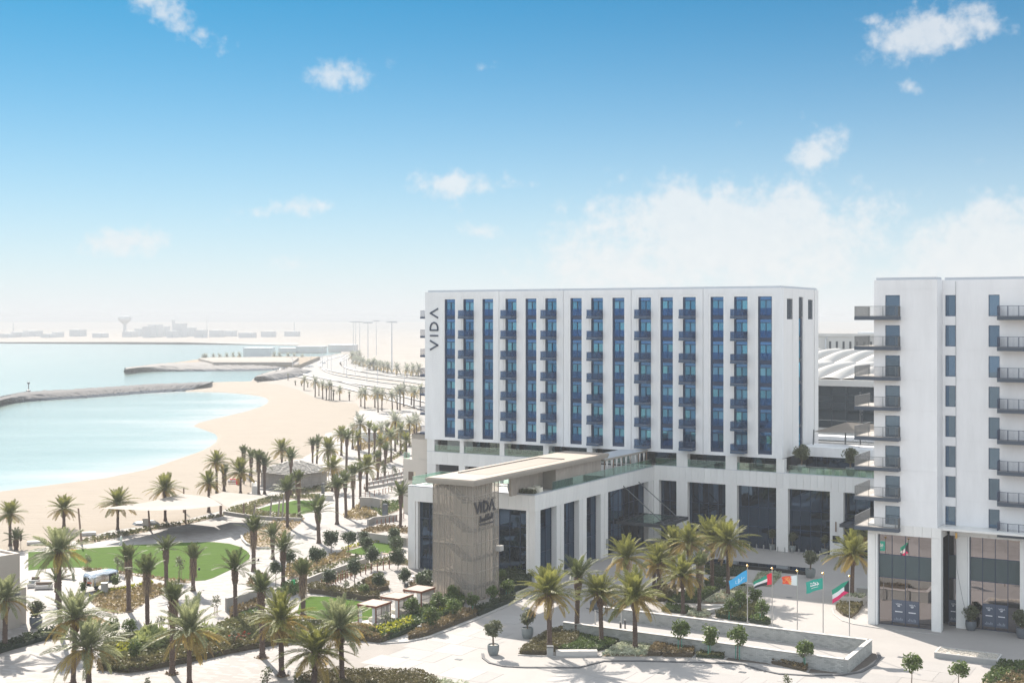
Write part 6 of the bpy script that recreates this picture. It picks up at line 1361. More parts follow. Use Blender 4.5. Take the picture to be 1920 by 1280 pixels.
def sau(a, c):
    if .70 < c < .75 and .3 < a < .72: return 1
    if .22 < c < .58 and .24 < a < .78: return 1 if (math.sin(a * 61) + math.sin(a * 37 + c * 25) + math.sin(c * 30 + a * 8)) > .55 or abs(c - .5) < .03 else 0
    return 0
def kuw(a, c):
    if a < .30 and (a / .30) * .333 < min(c, 1 - c) + 0 and a < .30 * min(1, min(c, 1 - c) / .333): return 3
    return 0 if c < .333 else 1 if c < .667 else 2
flag(1401.4, 1165.8, 1058.4, ('azure flag with a pale emblem on the first pole', 'beside the olive-brown hedge, carrying the azure flag'), ['flag_azure', 'flag_pale'], un, 2.0, 1.25, .95, .5, .4)
flag(1447.8, 1171, 1063.4, ('red, green, white and black flag on the second pole', 'by the last court sapling, carrying the green-white-black flag'), ['flag_red', 'flag_green', 'flag_white', 'flag_black'], uae, 2.05, 1.25, .75, .5, 1.4)
flag(1495, 1178, 1068, ('white and red flag with a serrated edge on the middle pole', 'in the middle of the row, carrying the red serrated flag'), ['flag_white', 'flag_orange', 'flag_gold'], bah, 1.75, 1.1, .02, .5, 2.6)
flag(1543.4, 1184.5, 1072.8, ('green flag with white script and a sword on the fourth pole', 'fourth along, carrying the green flag'), ['flag_teal', 'flag_white'], sau, 1.9, 1.15, .35, .5, 3.9)
flag(1592.7, 1190.8, 1077.5, ('green, white and red flag with a black wedge on the last pole', 'nearest the apartment block, carrying the striped flag with black wedge'), ['flag_green', 'flag_white', 'flag_crimson', 'flag_black'], kuw, 1.9, 1.25, .85, .5, 5.0)
# ---------------------------------------------------------------- terrace furniture on the podium
def armchair(u, d, z, rz, label, m='cushion_cream'):
    t = thing('armchair', label, 'armchair', uvd=(u, d, z), rz=TH + rz, group='cream armchairs on the terraces'); b = MB(); b.box(-.42, .42, -.4, .4, .08, .42); b.build('seat', m, t); b = MB(); b.lathe([(.52, .1), (.54, .75), (.44, .75), (.44, .44)], k=18); b.build('back', m, t)
for i, (u, d) in enumerate(((3.0, 1.6), (5.2, 1.4), (6.4, 1.5), (8.0, 1.3), (11.3, 1.4), (13.4, 1.4))): armchair(u, d, 11.45, rnd.uniform(-1, 1), f'{ORD[i]} cream tub chair from the gable on the glazed terrace')
for i, (u, d) in enumerate(((-23.2, -36.4), (-22.4, -35.2), (-22.6, -33.4), (-21.6, -34.6))): armchair(u, d, 11.15, rnd.uniform(-1, 1), f'{ORD[i]} pale tub chair at the street corner of the wing terrace')
for i, (u, d) in enumerate(((-30, -30.5), (-28.8, -30.2), (-27.6, -29.8))):
    t = thing('terrace_lounger', f'{ORD[i]} folded white lounger under the bronze roof', 'lounger', uvd=(u, d, 11.15)); b = MB(); b.box(-.3, .3, -.9, .5, .25, .35); b.box(-.3, .3, .5, .6, .3, 1.0); b.build('mattress', 'concrete_white', t)
n = 500; stuff(put('terrace_planting', leaf_quads(np.c_[[(*HW(u, d),) for u, d in zip(RN.uniform(-23.5, -20.9, n), RN.uniform(-37.3, -33.0, n) * 0 - 37.2 + RN.rand(n) * .7)], 11.2 + RN.rand(n) * .7], .25, 'terrace_planting', 'olive_leaf')), 'feathery planting along the wing parapet corner')
# ---------------------------------------------------------------- palms
def frond_mesh(name, L, sag, n, leaf, mats, seed, vee=.55, tip=.0, dry=False, lw=.036):
    """one feathered palm leaf along +X: a sagging rib with leaflets in a shallow V"""
    R = np.random.RandomState(seed); V = []; F = []; T = []
    def rib(t): return np.array([L * (t - .10 * sag * t * t), 0, -L * sag * t ** 2.1 * .62])
    for i in range(9):
        t = i / 8; p = rib(t); w = .055 * (1 - t) + .012
        V += [(p[0], -w, p[2]), (p[0], w, p[2]), (p[0], 0, p[2] - w * .8)]; T += [.85, .85, .5]
    for i in range(8):
        a = i * 3; F += [(a, a + 3, a + 4, a + 1), (a + 1, a + 4, a + 5, a + 2), (a + 2, a + 5, a + 3, a)]
    for s in (-1, 1):
        for k in range(n):
            t = .12 + .86 * (k + R.rand() * .6) / n; p = rib(t); q = rib(min(1, t + .02)); d = q - p; d /= np.linalg.norm(d) + 1e-9
            up = np.array([-d[2], 0, d[0]]); ln = leaf * (.45 + .8 * math.sin(math.pi * min(1, t * .93 + .12)) ** .8) * R.uniform(.8, 1.12); fw = R.uniform(.45, .75) + .5 * t
            out = np.array([0, s, 0]) * math.cos(vee) + up * math.sin(vee) * R.uniform(.5, 1.2); dr = d * fw + out; dr /= np.linalg.norm(dr)
            side = np.cross(dr, up); side /= np.linalg.norm(side) + 1e-9; mid = p + dr * ln * .55 + np.array([0, 0, -.04 * ln * sag]); end = p + dr * ln + np.array([0, 0, -(.12 + .35 * (tip or sag)) * ln])
            b = len(V); w = lw * R.uniform(.8, 1.2); V += [tuple(p - side * w * .4), tuple(mid - side * w), tuple(end), tuple(mid + side * w), tuple(p + side * w * .4)]
            F += [(b, b + 1, b + 3, b + 4), (b + 1, b + 2, b + 3)]; tn = R.uniform(.05, .75) + .25 * t; T += [tn * .7, tn, min(1, tn + .25), tn, tn * .7]
    return V, F, T
def fmesh(name, V, F, T, mats, mi=None):
    me = bpy.data.meshes.new(name); me.from_pydata([tuple(map(float, v)) for v in V], [], F)
    for m in mats: me.materials.append(MATS[m])
    if mi: me.polygons.foreach_set('material_index', mi)
    at = me.attributes.new('tone', 'FLOAT', 'POINT'); at.data.foreach_set('value', np.array(T, np.float32)); me.update(); return me
def make_fronds(leafm, seed):
    D = {}
    for k, (L, sag, n, leaf, m) in {'up': (3.3, .25, 34, .62, leafm), 'up2': (3.3, .42, 34, .6, leafm), 'arch': (3.7, .75, 36, .62, leafm), 'arch2': (3.6, .95, 36, .58, leafm), 'low': (3.5, .8, 36, .60, 'palm_olive'), 'low2': (3.3, 1.05, 34, .58, 'palm_olive'), 'dry': (2.9, 1.0, 26, .42, 'palm_dry')}.items():
        D[k] = fmesh('frond', *frond_mesh(k, L, sag, n, leaf, m, seed + len(k) * 3 + int(L * 10), tip=1.5 if k[0] in 'ld' else 0), [m])
    return D
FR_G = make_fronds('palm_green', 5); FR_B = make_fronds('palm_blue', 50); FR_D = make_fronds('palm_dark', 90)
def trunk_mesh(H, r0, r1, boots, seed):
    R = random.Random(seed); b = MB(); k = 12; n0 = 0; rows = []; z = 0
    while z < H:
        t = z / H; r = r0 + (r1 - r0) * t + (.10 * max(0, 1 - z / .5))
        if boots and z > H - boots: r *= 1.25 + .25 * min(1, (z - H + boots) / boots * 2)
        rows += [(r * .93, z), (r * 1.07, z + .15)]; z += .19
    rows += [(r1 * 1.1, H), (.05, H + .25)]
    for (r, zz) in rows:
        for j in range(k):
            a = 2 * math.pi * j / k; q = r * (1 + R.uniform(-.07, .07)); b.v.append((q * math.cos(a), q * math.sin(a), zz))
    for i in range(len(rows) - 1):
        for j in range(k): a = i * k + j; c = i * k + (j + 1) % k; b.f.append((a, c, c + k, a + k)); b.m.append(0)
    return b.mesh('trunk', 'trunk_palm')
TR = {h: trunk_mesh(h, .25, .21, 0, h) for h in (3, 4.5, 6, 7.5, 9)}
TRB = {h: trunk_mesh(h, .25, .24, 1.5, h + 20) for h in (3, 4.5, 6, 7.5, 9)}
def boot_mesh(seed):                             # shaggy cut leaf bases under the head
    R = random.Random(seed); b = MB()
    for k in range(46):
        a = k * 2.4; z = -1.3 + k * .03; r = .22 + .05 * R.random(); l = R.uniform(.25, .5)
        b.tube([(r * math.cos(a), r * math.sin(a), z), ((r + l * .45) * math.cos(a), (r + l * .45) * math.sin(a), z + l)], .06, 4, .025)
    return b.mesh('leaf_base', 'trunk_boot')
BOOT = [boot_mesh(k) for k in range(2)]
def skirt_mesh(seed):                            # hanging dead leaves of a tied palm
    R = np.random.RandomState(seed); n = 260; a = R.rand(n) * 6.28; z = -1.9 + 2.6 * R.rand(n); r = .26 + .16 * R.rand(n); C = np.c_[r * np.cos(a), r * np.sin(a), z]
    b = MB()
    for (x, y, zz) in C: l = R.uniform(.4, .9); b.tube([(x, y, zz), (x * 1.35, y * 1.35, zz - l)], .022, 3, .008, cap=False)
    return b.mesh('dead_skirt', 'dead_leaf')
SKIRT = [skirt_mesh(1), skirt_mesh(2)]
def crown_joined(kind, seed, leafm):             # a whole far-off head in one mesh
    R = random.Random(seed); V = []; F = []; T = []; MI = []; n = 30 if kind == 'full' else 20
    for k in range(n):
        t = k / n; az = k * 2.4 + R.uniform(-.3, .3); el = (rad(82) - t * rad(110)) if kind == 'full' else (rad(86) - t * rad(42)); sc = R.uniform(.85, 1.1) * (1 if kind == 'full' else .72)
        v, f, tt = frond_mesh('c', 3.4, .5 + .4 * t if kind == 'full' else .3, 13, .62, leafm, seed * 31 + k, lw=.10)
        M = Matrix.Rotation(az, 4, 'Z') @ Matrix.Rotation(-el, 4, 'Y') @ Matrix.Scale(sc, 4); o = len(V)
        V += [tuple(M @ Vector(x)) for x in v]; F += [tuple(i + o for i in ff) for ff in f]; T += tt; MI += [1 if (t > .72 and kind == 'full' and R.random() < .8) else 0] * len(f)
    return fmesh('crown', V, F, T, [leafm, 'palm_olive'], MI)
CRD = [crown_joined('full', 21, 'palm_hazed'), crown_joined('full', 22, 'palm_hazed'), crown_joined('tied', 23, 'palm_hazed')]
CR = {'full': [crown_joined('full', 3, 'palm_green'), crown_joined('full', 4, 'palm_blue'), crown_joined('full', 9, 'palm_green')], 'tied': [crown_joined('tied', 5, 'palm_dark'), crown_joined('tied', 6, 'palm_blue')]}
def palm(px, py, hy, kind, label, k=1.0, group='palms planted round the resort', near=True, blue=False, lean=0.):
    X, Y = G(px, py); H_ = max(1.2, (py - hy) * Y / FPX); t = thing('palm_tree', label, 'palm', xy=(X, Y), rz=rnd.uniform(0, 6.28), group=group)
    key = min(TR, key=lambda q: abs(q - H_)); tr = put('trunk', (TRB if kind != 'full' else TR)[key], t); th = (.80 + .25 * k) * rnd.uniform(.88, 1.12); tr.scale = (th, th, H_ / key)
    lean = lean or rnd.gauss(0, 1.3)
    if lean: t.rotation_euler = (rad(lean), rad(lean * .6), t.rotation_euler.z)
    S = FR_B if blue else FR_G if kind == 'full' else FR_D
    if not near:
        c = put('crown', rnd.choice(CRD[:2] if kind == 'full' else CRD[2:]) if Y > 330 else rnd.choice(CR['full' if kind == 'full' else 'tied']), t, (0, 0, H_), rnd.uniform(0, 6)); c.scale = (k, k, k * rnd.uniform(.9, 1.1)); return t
    put('leaf_base', rnd.choice(BOOT), tr if False else t, (0, 0, H_ + .1)).scale = (th, th, 1)
    n = rnd.randint(48, 58) if kind == 'full' else 26 if kind == 'slim' else 30
    for i in range(n):
        q = (i + .5) / n; az = i * 2.39996 + rnd.uniform(-.25, .25)
        if kind == 'full':
            el = rad(88) - q ** 1.15 * rad(108) + rnd.gauss(0, rad(7)); m = ('up' if q < .28 else 'up2' if q < .46 else 'arch' if q < .62 else 'arch2' if q < .70 else rnd.choice(('low', 'low', 'low2', 'arch2')) if q < .93 else 'dry'); sc = k * rnd.uniform(.80, 1.12) * (.82 + .2 * math.sin(q * 3.14))
        elif kind == 'tied':
            el = rad(88) - q * rad(34) + rnd.gauss(0, rad(4)); m = rnd.choice(('up', 'up2')) if q < .85 else 'arch'; sc = k * rnd.uniform(.6, .78)
        else:
            el = rad(86) - q * rad(62) + rnd.gauss(0, rad(6)); m = rnd.choice(('up', 'up2')) if q < .55 else 'arch' if q < .9 else 'arch2'; sc = k * rnd.uniform(.66, .88)
        f = put('frond', S[m], t, (.12 * math.cos(az), .12 * math.sin(az), H_ + .05 + .25 * (1 - q))); f.rotation_euler = Euler((rnd.uniform(-.35, .35), -el, az), 'XYZ'); f.scale = (sc,) * 3
        f.rotation_euler = (Matrix.Rotation(az, 3, 'Z') @ Matrix.Rotation(-el, 3, 'Y') @ Matrix.Rotation(rnd.uniform(-.5, .5), 3, 'X')).to_euler()
    if kind == 'tied': put('dead_skirt', rnd.choice(SKIRT), t, (0, 0, H_ + .2), rnd.uniform(0, 6))
    return t
ENT = 'tall date palms at the hotel entrance'
for a in [
    (1031, 1222, 1117, 'full', 'broad date palm by the grey litter bin, first in the entrance island', 1.0),
    (1081, 1192, 1086, 'slim', 'upright bright green palm beside the end of the brick wall', 1.0),
    (1128, 1207, 1117, 'full', 'palm rising from the clipped green hedge of the entrance island', .82),
    (1191, 1217, 1124, 'full', 'wide golden palm standing in white flowers before the brick wall', 1.0),
    (1174, 1132, 1049, 'full', 'golden palm behind the ramp, left of the twin court palms', .92),
    (1235, 1124, 1058, 'full', 'dark-headed palm with a stout trunk in the brown court bed', .82),
    (1226, 1108, 1050, 'full', 'palm hidden close behind the stout court palm', .7),
    (1281, 1150, 1082, 'full', 'palm right behind the long brick wall, spreading over the white bench', .9),
    (1262, 1106, 1026, 'full', 'dark shaded palm under the entrance canopy rods', .92),
    (1294, 1121, 1020, 'full', 'palm with a reddish head at the back of the court clump', .8),
    (1335.5, 1104, 1012, 'full', 'tall golden palm left of the black basin', 1.0),
    (1365, 1117, 1020, 'full', 'tall golden palm by the blue flag', .98),
    (1311, 1149, 1066, 'tied', 'slim tied palm behind the wall by the curved bench', .8),
    (1597, 1127, 1042, 'full', 'lone palm in the square stone planter by the apartment block', .98),
    (1634, 1108, 1012, 'full', 'palm half hidden behind the apartment pillar', .8)]: palm(*a, group=ENT)
for a in [
    (112.7, 1186, 1038, 'full', 'tall blue-green palm at the corner of the kiosk hedge', 1.0, True), (9, 1216, 1128, 'full', 'palm against the beige kiosk wall', .85, True),
    (137, 1284, 1163, 'full', 'thick-trunked blue-green palm in a brown tree pit, nearest the left hedge', .95, True), (108, 1128, 1092, 'slim', 'short young palm with green sword leaves in front of the tall trunk', .75, False),
    (167, 1301, 1219, 'full', 'low-headed palm cut off by the bottom of the view, yellow lower leaves', 1.0, True), (355, 1286, 1188, 'full', 'big palm with drooping golden leaves in the long foreground bed', 1.08, True),
    (322.7, 1263, 1133, 'tied', 'tied palm with shaggy neck in its own brown pit', .9, False), (241.7, 1146, 1055, 'tied', 'tied palm at the tip of the dry kidney bed', .9, False),
    (276.8, 1182, 1080, 'tied', 'tied palm with long dead skirt by the path crossing', .95, False), (312, 1105.5, 1033, 'slim', 'fan-topped palm behind the kidney bed', .8, False),
    (362, 1107.5, 1052, 'tied', 'tied palm with brown skirt at the lawn corner', .9, False), (441.6, 1164, 1072, 'slim', 'dark ragged palm leaning over the angled low wall', 1.0, False),
    (475.5, 1071, 1000, 'tied', 'shaggy-necked palm by the brown soil bed', 1.0, False), (511.6, 1048, 1008, 'slim', 'spiky palm at the near end of the brown soil bed', .85, False),
    (531, 1097, 1036, 'slim', 'dark tall palm standing over the tawny grasses', 1.0, False), (568.5, 1154, 1084, 'tied', 'tied palm with few upright leaves beside the oval lawn', .95, False),
    (492, 1233, 1114, 'slim', 'palm with short fan crown in a mulch square on the promenade', .95, False), (528, 1267, 1168, 'full', 'bushy dark palm with golden lower leaves, centre of the foreground', 1.0, False),
    (589, 1290, 1228, 'full', 'palm with orange fibre collar nearest the brown grassy bed', .95, False), (641.7, 1277, 1181, 'full', 'grey-green palm before the oval lawn', .98, True)]: palm(*a[:6], blue=a[6], group='date palms along the promenade')
MID = 'palms between the beach and the lawns'
for a in [
    (88 * .22 + 0, 1023, 966, 'full', 'palm at the edge of the sand above the kiosk roof', .72), (30, 1031, 1013, 'slim', 'short swollen young palm beside the kiosk roof', .7), (120, 990, 956, 'full', 'dark green palm on the sand left of the sail mast', .8),
    (220.5, 993, 946, 'full', 'dense dark palm on the sand before the large sail', .95), (310, 976, 920, 'full', 'wide pale palm rising behind the large sail', .95), (391.5, 960, 907, 'full', 'palm whose trunk passes behind the sail peak', .75),
    (406.5, 924, 868, 'full', 'palm with round green head at the sand edge', .85), (420, 920, 891, 'tied', 'small palm right of the round-headed beach palm', .9), (451, 924, 887, 'full', 'bushy palm beside the curved stone screen', .95),
    (457, 893, 852, 'tied', 'thin palm with sparse top behind the bushy one', .8), (471, 903, 860, 'slim', 'fan palm left of the pavilion scaffolding', .85), (485, 926, 866, 'tied', 'first of the paired trunks left of the pavilion', .95),
    (496, 926, 874, 'slim', 'second of the paired trunks left of the pavilion', 1.0), (528.6, 871, 845, 'full', 'open-crowned palm alone on the sand behind the pavilion', .95), (545.5, 931, 862, 'slim', 'tall palm in front of the pavilion roof', .95),
    (541, 905, 880, 'slim', 'palm crown overlapping the pavilion roof edge', .8), (539, 989, 922, 'slim', 'dark palm by the small lawn edge, fullest of its row', 1.05), (561.5, 973, 905, 'tied', 'bare-topped palm beside the small lawn', .95),
    (586, 873, 836, 'slim', 'palm with fine top on the sand right of the pavilion', .8), (593.6, 873, 832, 'slim', 'palm just right of the fine-topped one', .75), (615.5, 882, 844, 'full', 'dark ragged palm, biggest head by the beach path', 1.0),
    (640, 854, 818, 'full', 'palm behind the big ragged head', .85), (622.7, 921, 879, 'full', 'yellow-green palm right of the pavilion', .85), (632, 983, 916, 'slim', 'palm rising from a round bush on the paved fork', .9),
    (649, 970, 905, 'slim', 'palm at the tip of the straw grass bed', .85), (662.5, 955, 894, 'tied', 'thin-leaved palm left of the ramp wall', .95), (675.6, 934, 886, 'slim', 'palm above the ramp wall end', .8),
    (687.7, 921, 878, 'full', 'palm with wide blue-green head above the ramp', .9), (598, 1018, 963, 'slim', 'palm with tilted fan head in the middle of the path', 1.15), (750.7, 991, 930, 'slim', 'bright green fan palm close to the wing corner', .95),
    (708.5, 901, 862, 'tied', 'slim sparse palm left of the terrace steps', .8), (721, 895, 845, 'slim', 'palm before the terrace steps', .75), (649.4, 884, 825, 'slim', 'stout palm by the beach path bend', .9)]: palm(*a, group=MID)
FARG = 'palms of the far avenue'
for i, a in enumerate([(733.6, 866, 817, 'full', .85), (762, 864, 827, 'full', .85), (713, 867, 831, 'full', .8), (692, 858, 803, 'tied', .9), (674, 863, 820, 'full', .8), (675, 844, 795, 'full', 1.05), (741, 846, 789, 'full', .95), (776.7, 828, 790, 'full', .8), (767.5, 837, 793, 'full', .75), (781, 815, 785, 'full', .75), (751, 852, 806, 'full', .8), (724, 846, 802, 'tied', .9), (702, 868, 812, 'tied', .9), (715, 838, 803, 'full', .8), (745, 833, 800, 'full', .8), (661, 842, 806, 'tied', .9)]):
    palm(*a[:4], f'{["blue-green", "broad pale", "small yellowish", "bare-topped", "paired", "dark spreading", "golden-headed", "upright", "thin", "hazy", "tall faint", "narrow", "lean", "middle-sized", "bushy", "short"][i]} palm in the far avenue beyond the terrace steps', a[4], FARG, False)
for i, (px, b_, h_) in enumerate([(676.7, 762, 738), (684, 766, 737), (703, 764, 737), (709, 773, 738), (716, 770, 738), (736, 771, 742), (745, 768, 735), (750, 769, 733), (757, 762, 730), (771, 760, 733), (776, 766, 735), (788, 764, 730)]):
    palm(px, b_, h_, 'full', f'{ORD[i]} hazy palm from the left in the row behind the sand', .9, 'hazy palms behind the beach', False)
for i, (px, b_, h_, k) in enumerate([(570, 731, 712, .8), (591, 744, 716, .9), (598, 742, 722, .7), (605, 748, 722, .8), (612, 750, 727, .7), (617, 750, 722, .8), (621, 750, 725, .7), (625, 750, 736, .7), (637, 750, 731, .8), (655, 751, 739, .6), (540, 713, 705, .7), (554, 722, 718, .6), (565, 723, 718, .6), (577, 726, 721, .6)]):
    palm(px, b_, h_, 'tied' if k < .75 else 'full', f'{ORD[i]} faded palm in the line at the back of the beach', k, 'faded palms at the head of the beach', False)
for i, (px, b_, h_) in enumerate([(688, 693, 682), (694, 694, 683), (700, 694, 681), (706, 694, 684), (712, 696, 685), (719, 698, 686), (727, 700, 687), (744, 704, 690), (763, 708, 692), (774, 705, 692), (785, 706, 692), (660, 681, 667), (664, 682, 674), (668, 683, 675), (672, 685, 676), (676, 686, 677), (681, 687, 678), (662, 674, 668), (668, 673, 666), (674, 672, 664)]):
    palm(px, b_, h_, 'full', f'{ORD[i]} pale palm in the rows round the highway loop', 1.3, 'pale palms round the highway loop', False)
for i, (px, b_) in enumerate([(382, 675), (386, 675), (400, 674.5), (412, 674), (425, 673), (437, 672), (449, 671.5), (514, 672), (524, 672), (540, 673), (552, 674), (566, 675)]):
    palm(px, b_, b_ - 6, 'full', f'{ORD[i]} small palm silhouette from the left along the headland', 1.1, 'small palms on the headland', False)

# ---------------------------------------------------------------- broadleaf trees
def crown_leaves(name, r, rz, n, leaf, m, seed, clumps=16, hollow=.35, aspect=1.5):
    R = np.random.RandomState(seed); a = R.normal(size=(clumps, 3)); a /= np.linalg.norm(a, axis=1)[:, None]; cc = a * (hollow + (1 - hollow) * R.rand(clumps, 1)) * .78
    k = R.randint(0, clumps, n); s = R.normal(size=(n, 3)) * .24; P = cc[k] + s; q = np.linalg.norm(P, axis=1); P /= np.maximum(1, q)[:, None]; P *= [r, r, rz]
    tone = np.clip(.15 + .5 * R.rand(n) + .25 * (R.rand(clumps)[k]), 0, 1); return leaf_quads(P, leaf * R.uniform(.7, 1.3, n), name, m, tone, .25, aspect)
RT = [crown_leaves('crown', 1, 1.02, 1500, .17, 'tree_dark', s, 26, .2) for s in (1, 2, 3)]
ST = [crown_leaves('crown', 1.12, 1.12, 620, .24, 'tree_bright', s, 13, .35) for s in (4, 5, 6)]
SP = [crown_leaves('crown', 1, 1.2, 150, .26, 'olive_leaf', s, 10, .5) for s in (7, 8)]
OL = [crown_leaves('crown', 1, .8, 900, .16, 'olive_leaf', s, 11, .5, 2.4) for s in (9, 10)]
SHB = [crown_leaves('crown', 1, .9, 700, .22, 'tree_bright', s, 18, .2) for s in (11, 12)]
def tree_trunk(h, r, spread, seed, n=5):
    R = random.Random(seed); b = MB(); b.tube([(0, 0, 0), (.04, .02, h * .5), (0, .03, h)], r, 7, r * .75)
    for k in range(n):
        a = k * 6.28 / n + R.random(); l = spread * R.uniform(.6, 1); b.tube([(0, .03, h * .93), (math.cos(a) * l * .5, math.sin(a) * l * .5, h + l * .6), (math.cos(a) * l, math.sin(a) * l, h + l * 1.1)], r * .55, 5, r * .15)
    return b.mesh('trunk', 'trunk_tree')
TT = [tree_trunk(1, .05, .35, s) for s in (1, 2)]; TO = [tree_trunk(.5, .09, .42, s, 4) for s in (3, 4, 5)]
def tree(px, py, cy, rp, kind, label, group, stake=None):
    """base at (px, py), crown centred at picture height cy with radius rp picture units"""
    X, Y = G(px, py); s = Y / FPX; r = rp * s; hc = (py - cy) * s; t = thing(kind[1], label, 'tree' if kind[1] != 'shrub' else 'shrub', xy=(X, Y), rz=rnd.uniform(0, 6.28), group=group)
    if hc > r * .55: tr = put('trunk', rnd.choice(TT), t); hh = max(.3, hc - r * .45); tr.scale = (r * .75 + .35, r * .75 + .35, hh)
    else: put('trunk', TT[0], t).scale = (r * .6, r * .6, max(.15, hc * .6))
    c = put('crown', rnd.choice(kind[0]), t, (0, 0, max(hc, r * .7)), rnd.uniform(0, 6)); c.scale = (r * rnd.uniform(.93, 1.07), r * rnd.uniform(.93, 1.07), r * rnd.uniform(.92, 1.1))
    if stake: b = MB(); b.tube([(.22, 0, 0), (.2, 0, hc * .62)], .035, 5); b.tube([(-.2, .05, 0), (-.18, .05, hc * .6)], .035, 5); b.build('stake', stake, t)
    return t
ROUND, SAP, THIN, SHRUB = (RT, 'round_tree'), (ST, 'sapling'), (SP, 'sapling'), (SHB, 'shrub')
GR = 'clipped round trees by the terraces'
for a in [(621, 1036, 1007, 16.5, 'beside the path, by a low grass bed'), (654, 1040, 1006, 15, 'right of the path-side one'), (686, 1041, 1017, 14, 'at the corner of the square lawn'), (682, 1028, 1003, 11, 'smaller, just behind the lawn-corner one'), (697, 1067, 1037, 15, 'before the square lawn by the cafe tables'), (739, 1026, 1000, 14.5, 'behind the others, near the wing corner'), (742, 1045, 1017, 14, 'paler, between two dark ones by the wing'), (746, 1067, 1042, 16.5, 'largest, close to the wing glass'), (595, 1073, 1038, 17, 'alone above its oval shadow'), (665, 1093, 1060, 16.5, 'by the rust posts'), (617.7, 1107, 1078, 15.5, 'below the terrace wall'), (543, 1076, 1042, 12, 'dark, behind the tall leaning palm'), (517, 1098, 1063, 13, 'narrow, left of the tawny grasses'), (711, 1118, 1086, 14, 'dark and ragged, behind the middle cabana'), (758, 1101, 1076, 13, 'olive-toned, behind the white chairs'), (722, 966, 945, 9, 'dark and small, by the slate totem'), (795, 1105, 1084, 20, 'wide, behind the farthest cabana')]:
    tree(*a[:4], ROUND, f'round dark tree {a[4]}', GR)
for a in [(681, 1119, 1105, 11, 'bright green bushy sapling behind the oval lawn'), (771, 1161, 1134, 15, 'leafy shrub tree hiding the middle cabana'), (821, 1150, 1127, 16, 'broad leafy tree beside the farthest cabana'), (851, 1131, 1109, 12.5, 'bright sapling against the stair tower'), (809.6, 1182, 1152, 15, 'sapling with a green strap at the bend of the sidewalk'), (850, 1163, 1136, 14, 'staked sapling by the rust-brown hedge'), (886, 1152, 1122, 11, 'staked sapling before the stair tower corner'), (922, 1134, 1108, 10, 'shaded sapling under the stair tower sign'), (952, 1119, 1097, 12, 'large-leaved sapling in the shaded shrubs'), (1275, 1227, 1180, 17, 'first leafy sapling before the brick wall'), (1330, 1232, 1188, 17, 'roundest leafy sapling before the brick wall'), (1382.6, 1236, 1190, 16.5, 'third leafy sapling before the brick wall'), (1508.7, 1253, 1216, 15, 'sapling before the end of the brick wall'), (1709, 1283, 1243, 17.5, 'sapling in the open drive left of the plinth'), (1798, 1285, 1254, 17, 'ragged sapling in front of the stone plinth'), (1370, 1162, 1135, 13, 'sapling behind the wall by the olive hedge'), (1390, 1147, 1122, 14, 'sapling in white flowers behind the wall'), (1415, 1136, 1112, 12, 'sapling between the first two flagpoles'), (1428, 1166, 1138, 14, 'round sapling at the foot of the second flagpole'), (938, 1100, 1078, 12, 'dark shrub tree by the wing glass'), (978, 1085, 1066, 13, 'dark shrub tree under the wing column'), (215, 1116, 1085, 9, 'small tree growing in front of the silver trailer'), (155, 1110, 1098, 8, 'brownish small tree at the end of the trailer'), (243, 1200, 1172, 13, 'sparse dark sapling by the path in the left bed'), (208, 1198, 1173, 15, 'dark round sapling between the two near palms'), (255, 1245, 1212, 14, 'dark leafy sapling inside the brown hedge')]:
    tree(*a[:4], SAP, a[4], 'young trees of the gardens', 'green_strap' if a[0] > 800 and a[0] < 1520 else None)
for a in [(337, 1090, 1055, 12, 'pale thin sapling on stakes by the lawn edge'), (220, 1076, 1052, 9, 'first airy sapling on the near lawn edge'), (229, 1079, 1058, 9, 'second airy sapling on the near lawn edge'), (163, 1066, 1050, 10, 'airy sapling behind the tall blue-green palm'), (405, 1152, 1127, 10, 'spindly pale sapling by the path bend'), (648, 1116, 1096, 9, 'spindly sapling before the oval lawn hedge'), (725, 1180, 1158, 12, 'pale sapling beside the nearest cabana'), (500, 1288, 1265, 14, 'airy sapling at the bottom of the promenade'), (560, 1292, 1270, 14, 'wide airy sapling between two foreground palms'), (278, 1296, 1277, 9, 'low green sapling top at the view edge'), (1476, 1294, 1276, 11, 'olive sapling top peeping up from the drive'), (440, 1215, 1190, 12, 'thin sapling with red flowers behind'), (300, 1180, 1164, 10, 'thin sapling beside the path-crossing palm'), (740, 900, 882, 8, 'feathery dark sapling above the terrace steps'), (720, 930, 878, 8, 'tall feathery sapling by the terrace railings')]:
    tree(*a[:4], THIN, a[4], 'young trees of the gardens', 'timber' if a[0] < 700 else None)
# ---------------------------------------------------------------- olives in pots
def pot(px, py, z, ph, cy, rp, label, m='pot_grey', uvd=None, tree_k=1.0, ball=True):
    if uvd is None: X, Y = G(px, py); s = Y / FPX; loc = (X, Y, 0); h = ph * s; hc = (py - cy) * s; r = rp * s
    else: loc = (*HW(uvd[0], uvd[1]), uvd[2]); h, hc, r = ph, cy, rp
    t = thing('potted_tree', label, 'potted tree', xy=loc, rz=rnd.uniform(0, 6), group='olive trees in stone pots'); w = h * .56
    MB().lathe([(w * .62, 0), (w * .78, h * .08), (w * .98, h * .45), (w, h * .8), (w * .97, h), (w * .86, h), (w * .84, h * .9), (.01, h * .88)], k=22).build('pot', m, t, smooth=False)
    MB().lathe([(w * .84, h * .88), (.02, h * .92)], k=14).build('soil', 'pebble', t)
    tr = put('trunk', rnd.choice(TO), t, (0, 0, h * .88)); hh = max(.25, hc - h * .88 - r * .35); tr.scale = (r * 1.25, r * 1.25, hh / .62)
    c = put('crown', rnd.choice(OL), t, (0, 0, hc), rnd.uniform(0, 6)); c.scale = (r * 1.08, r * 1.0, r * (1.1 if ball else .9))
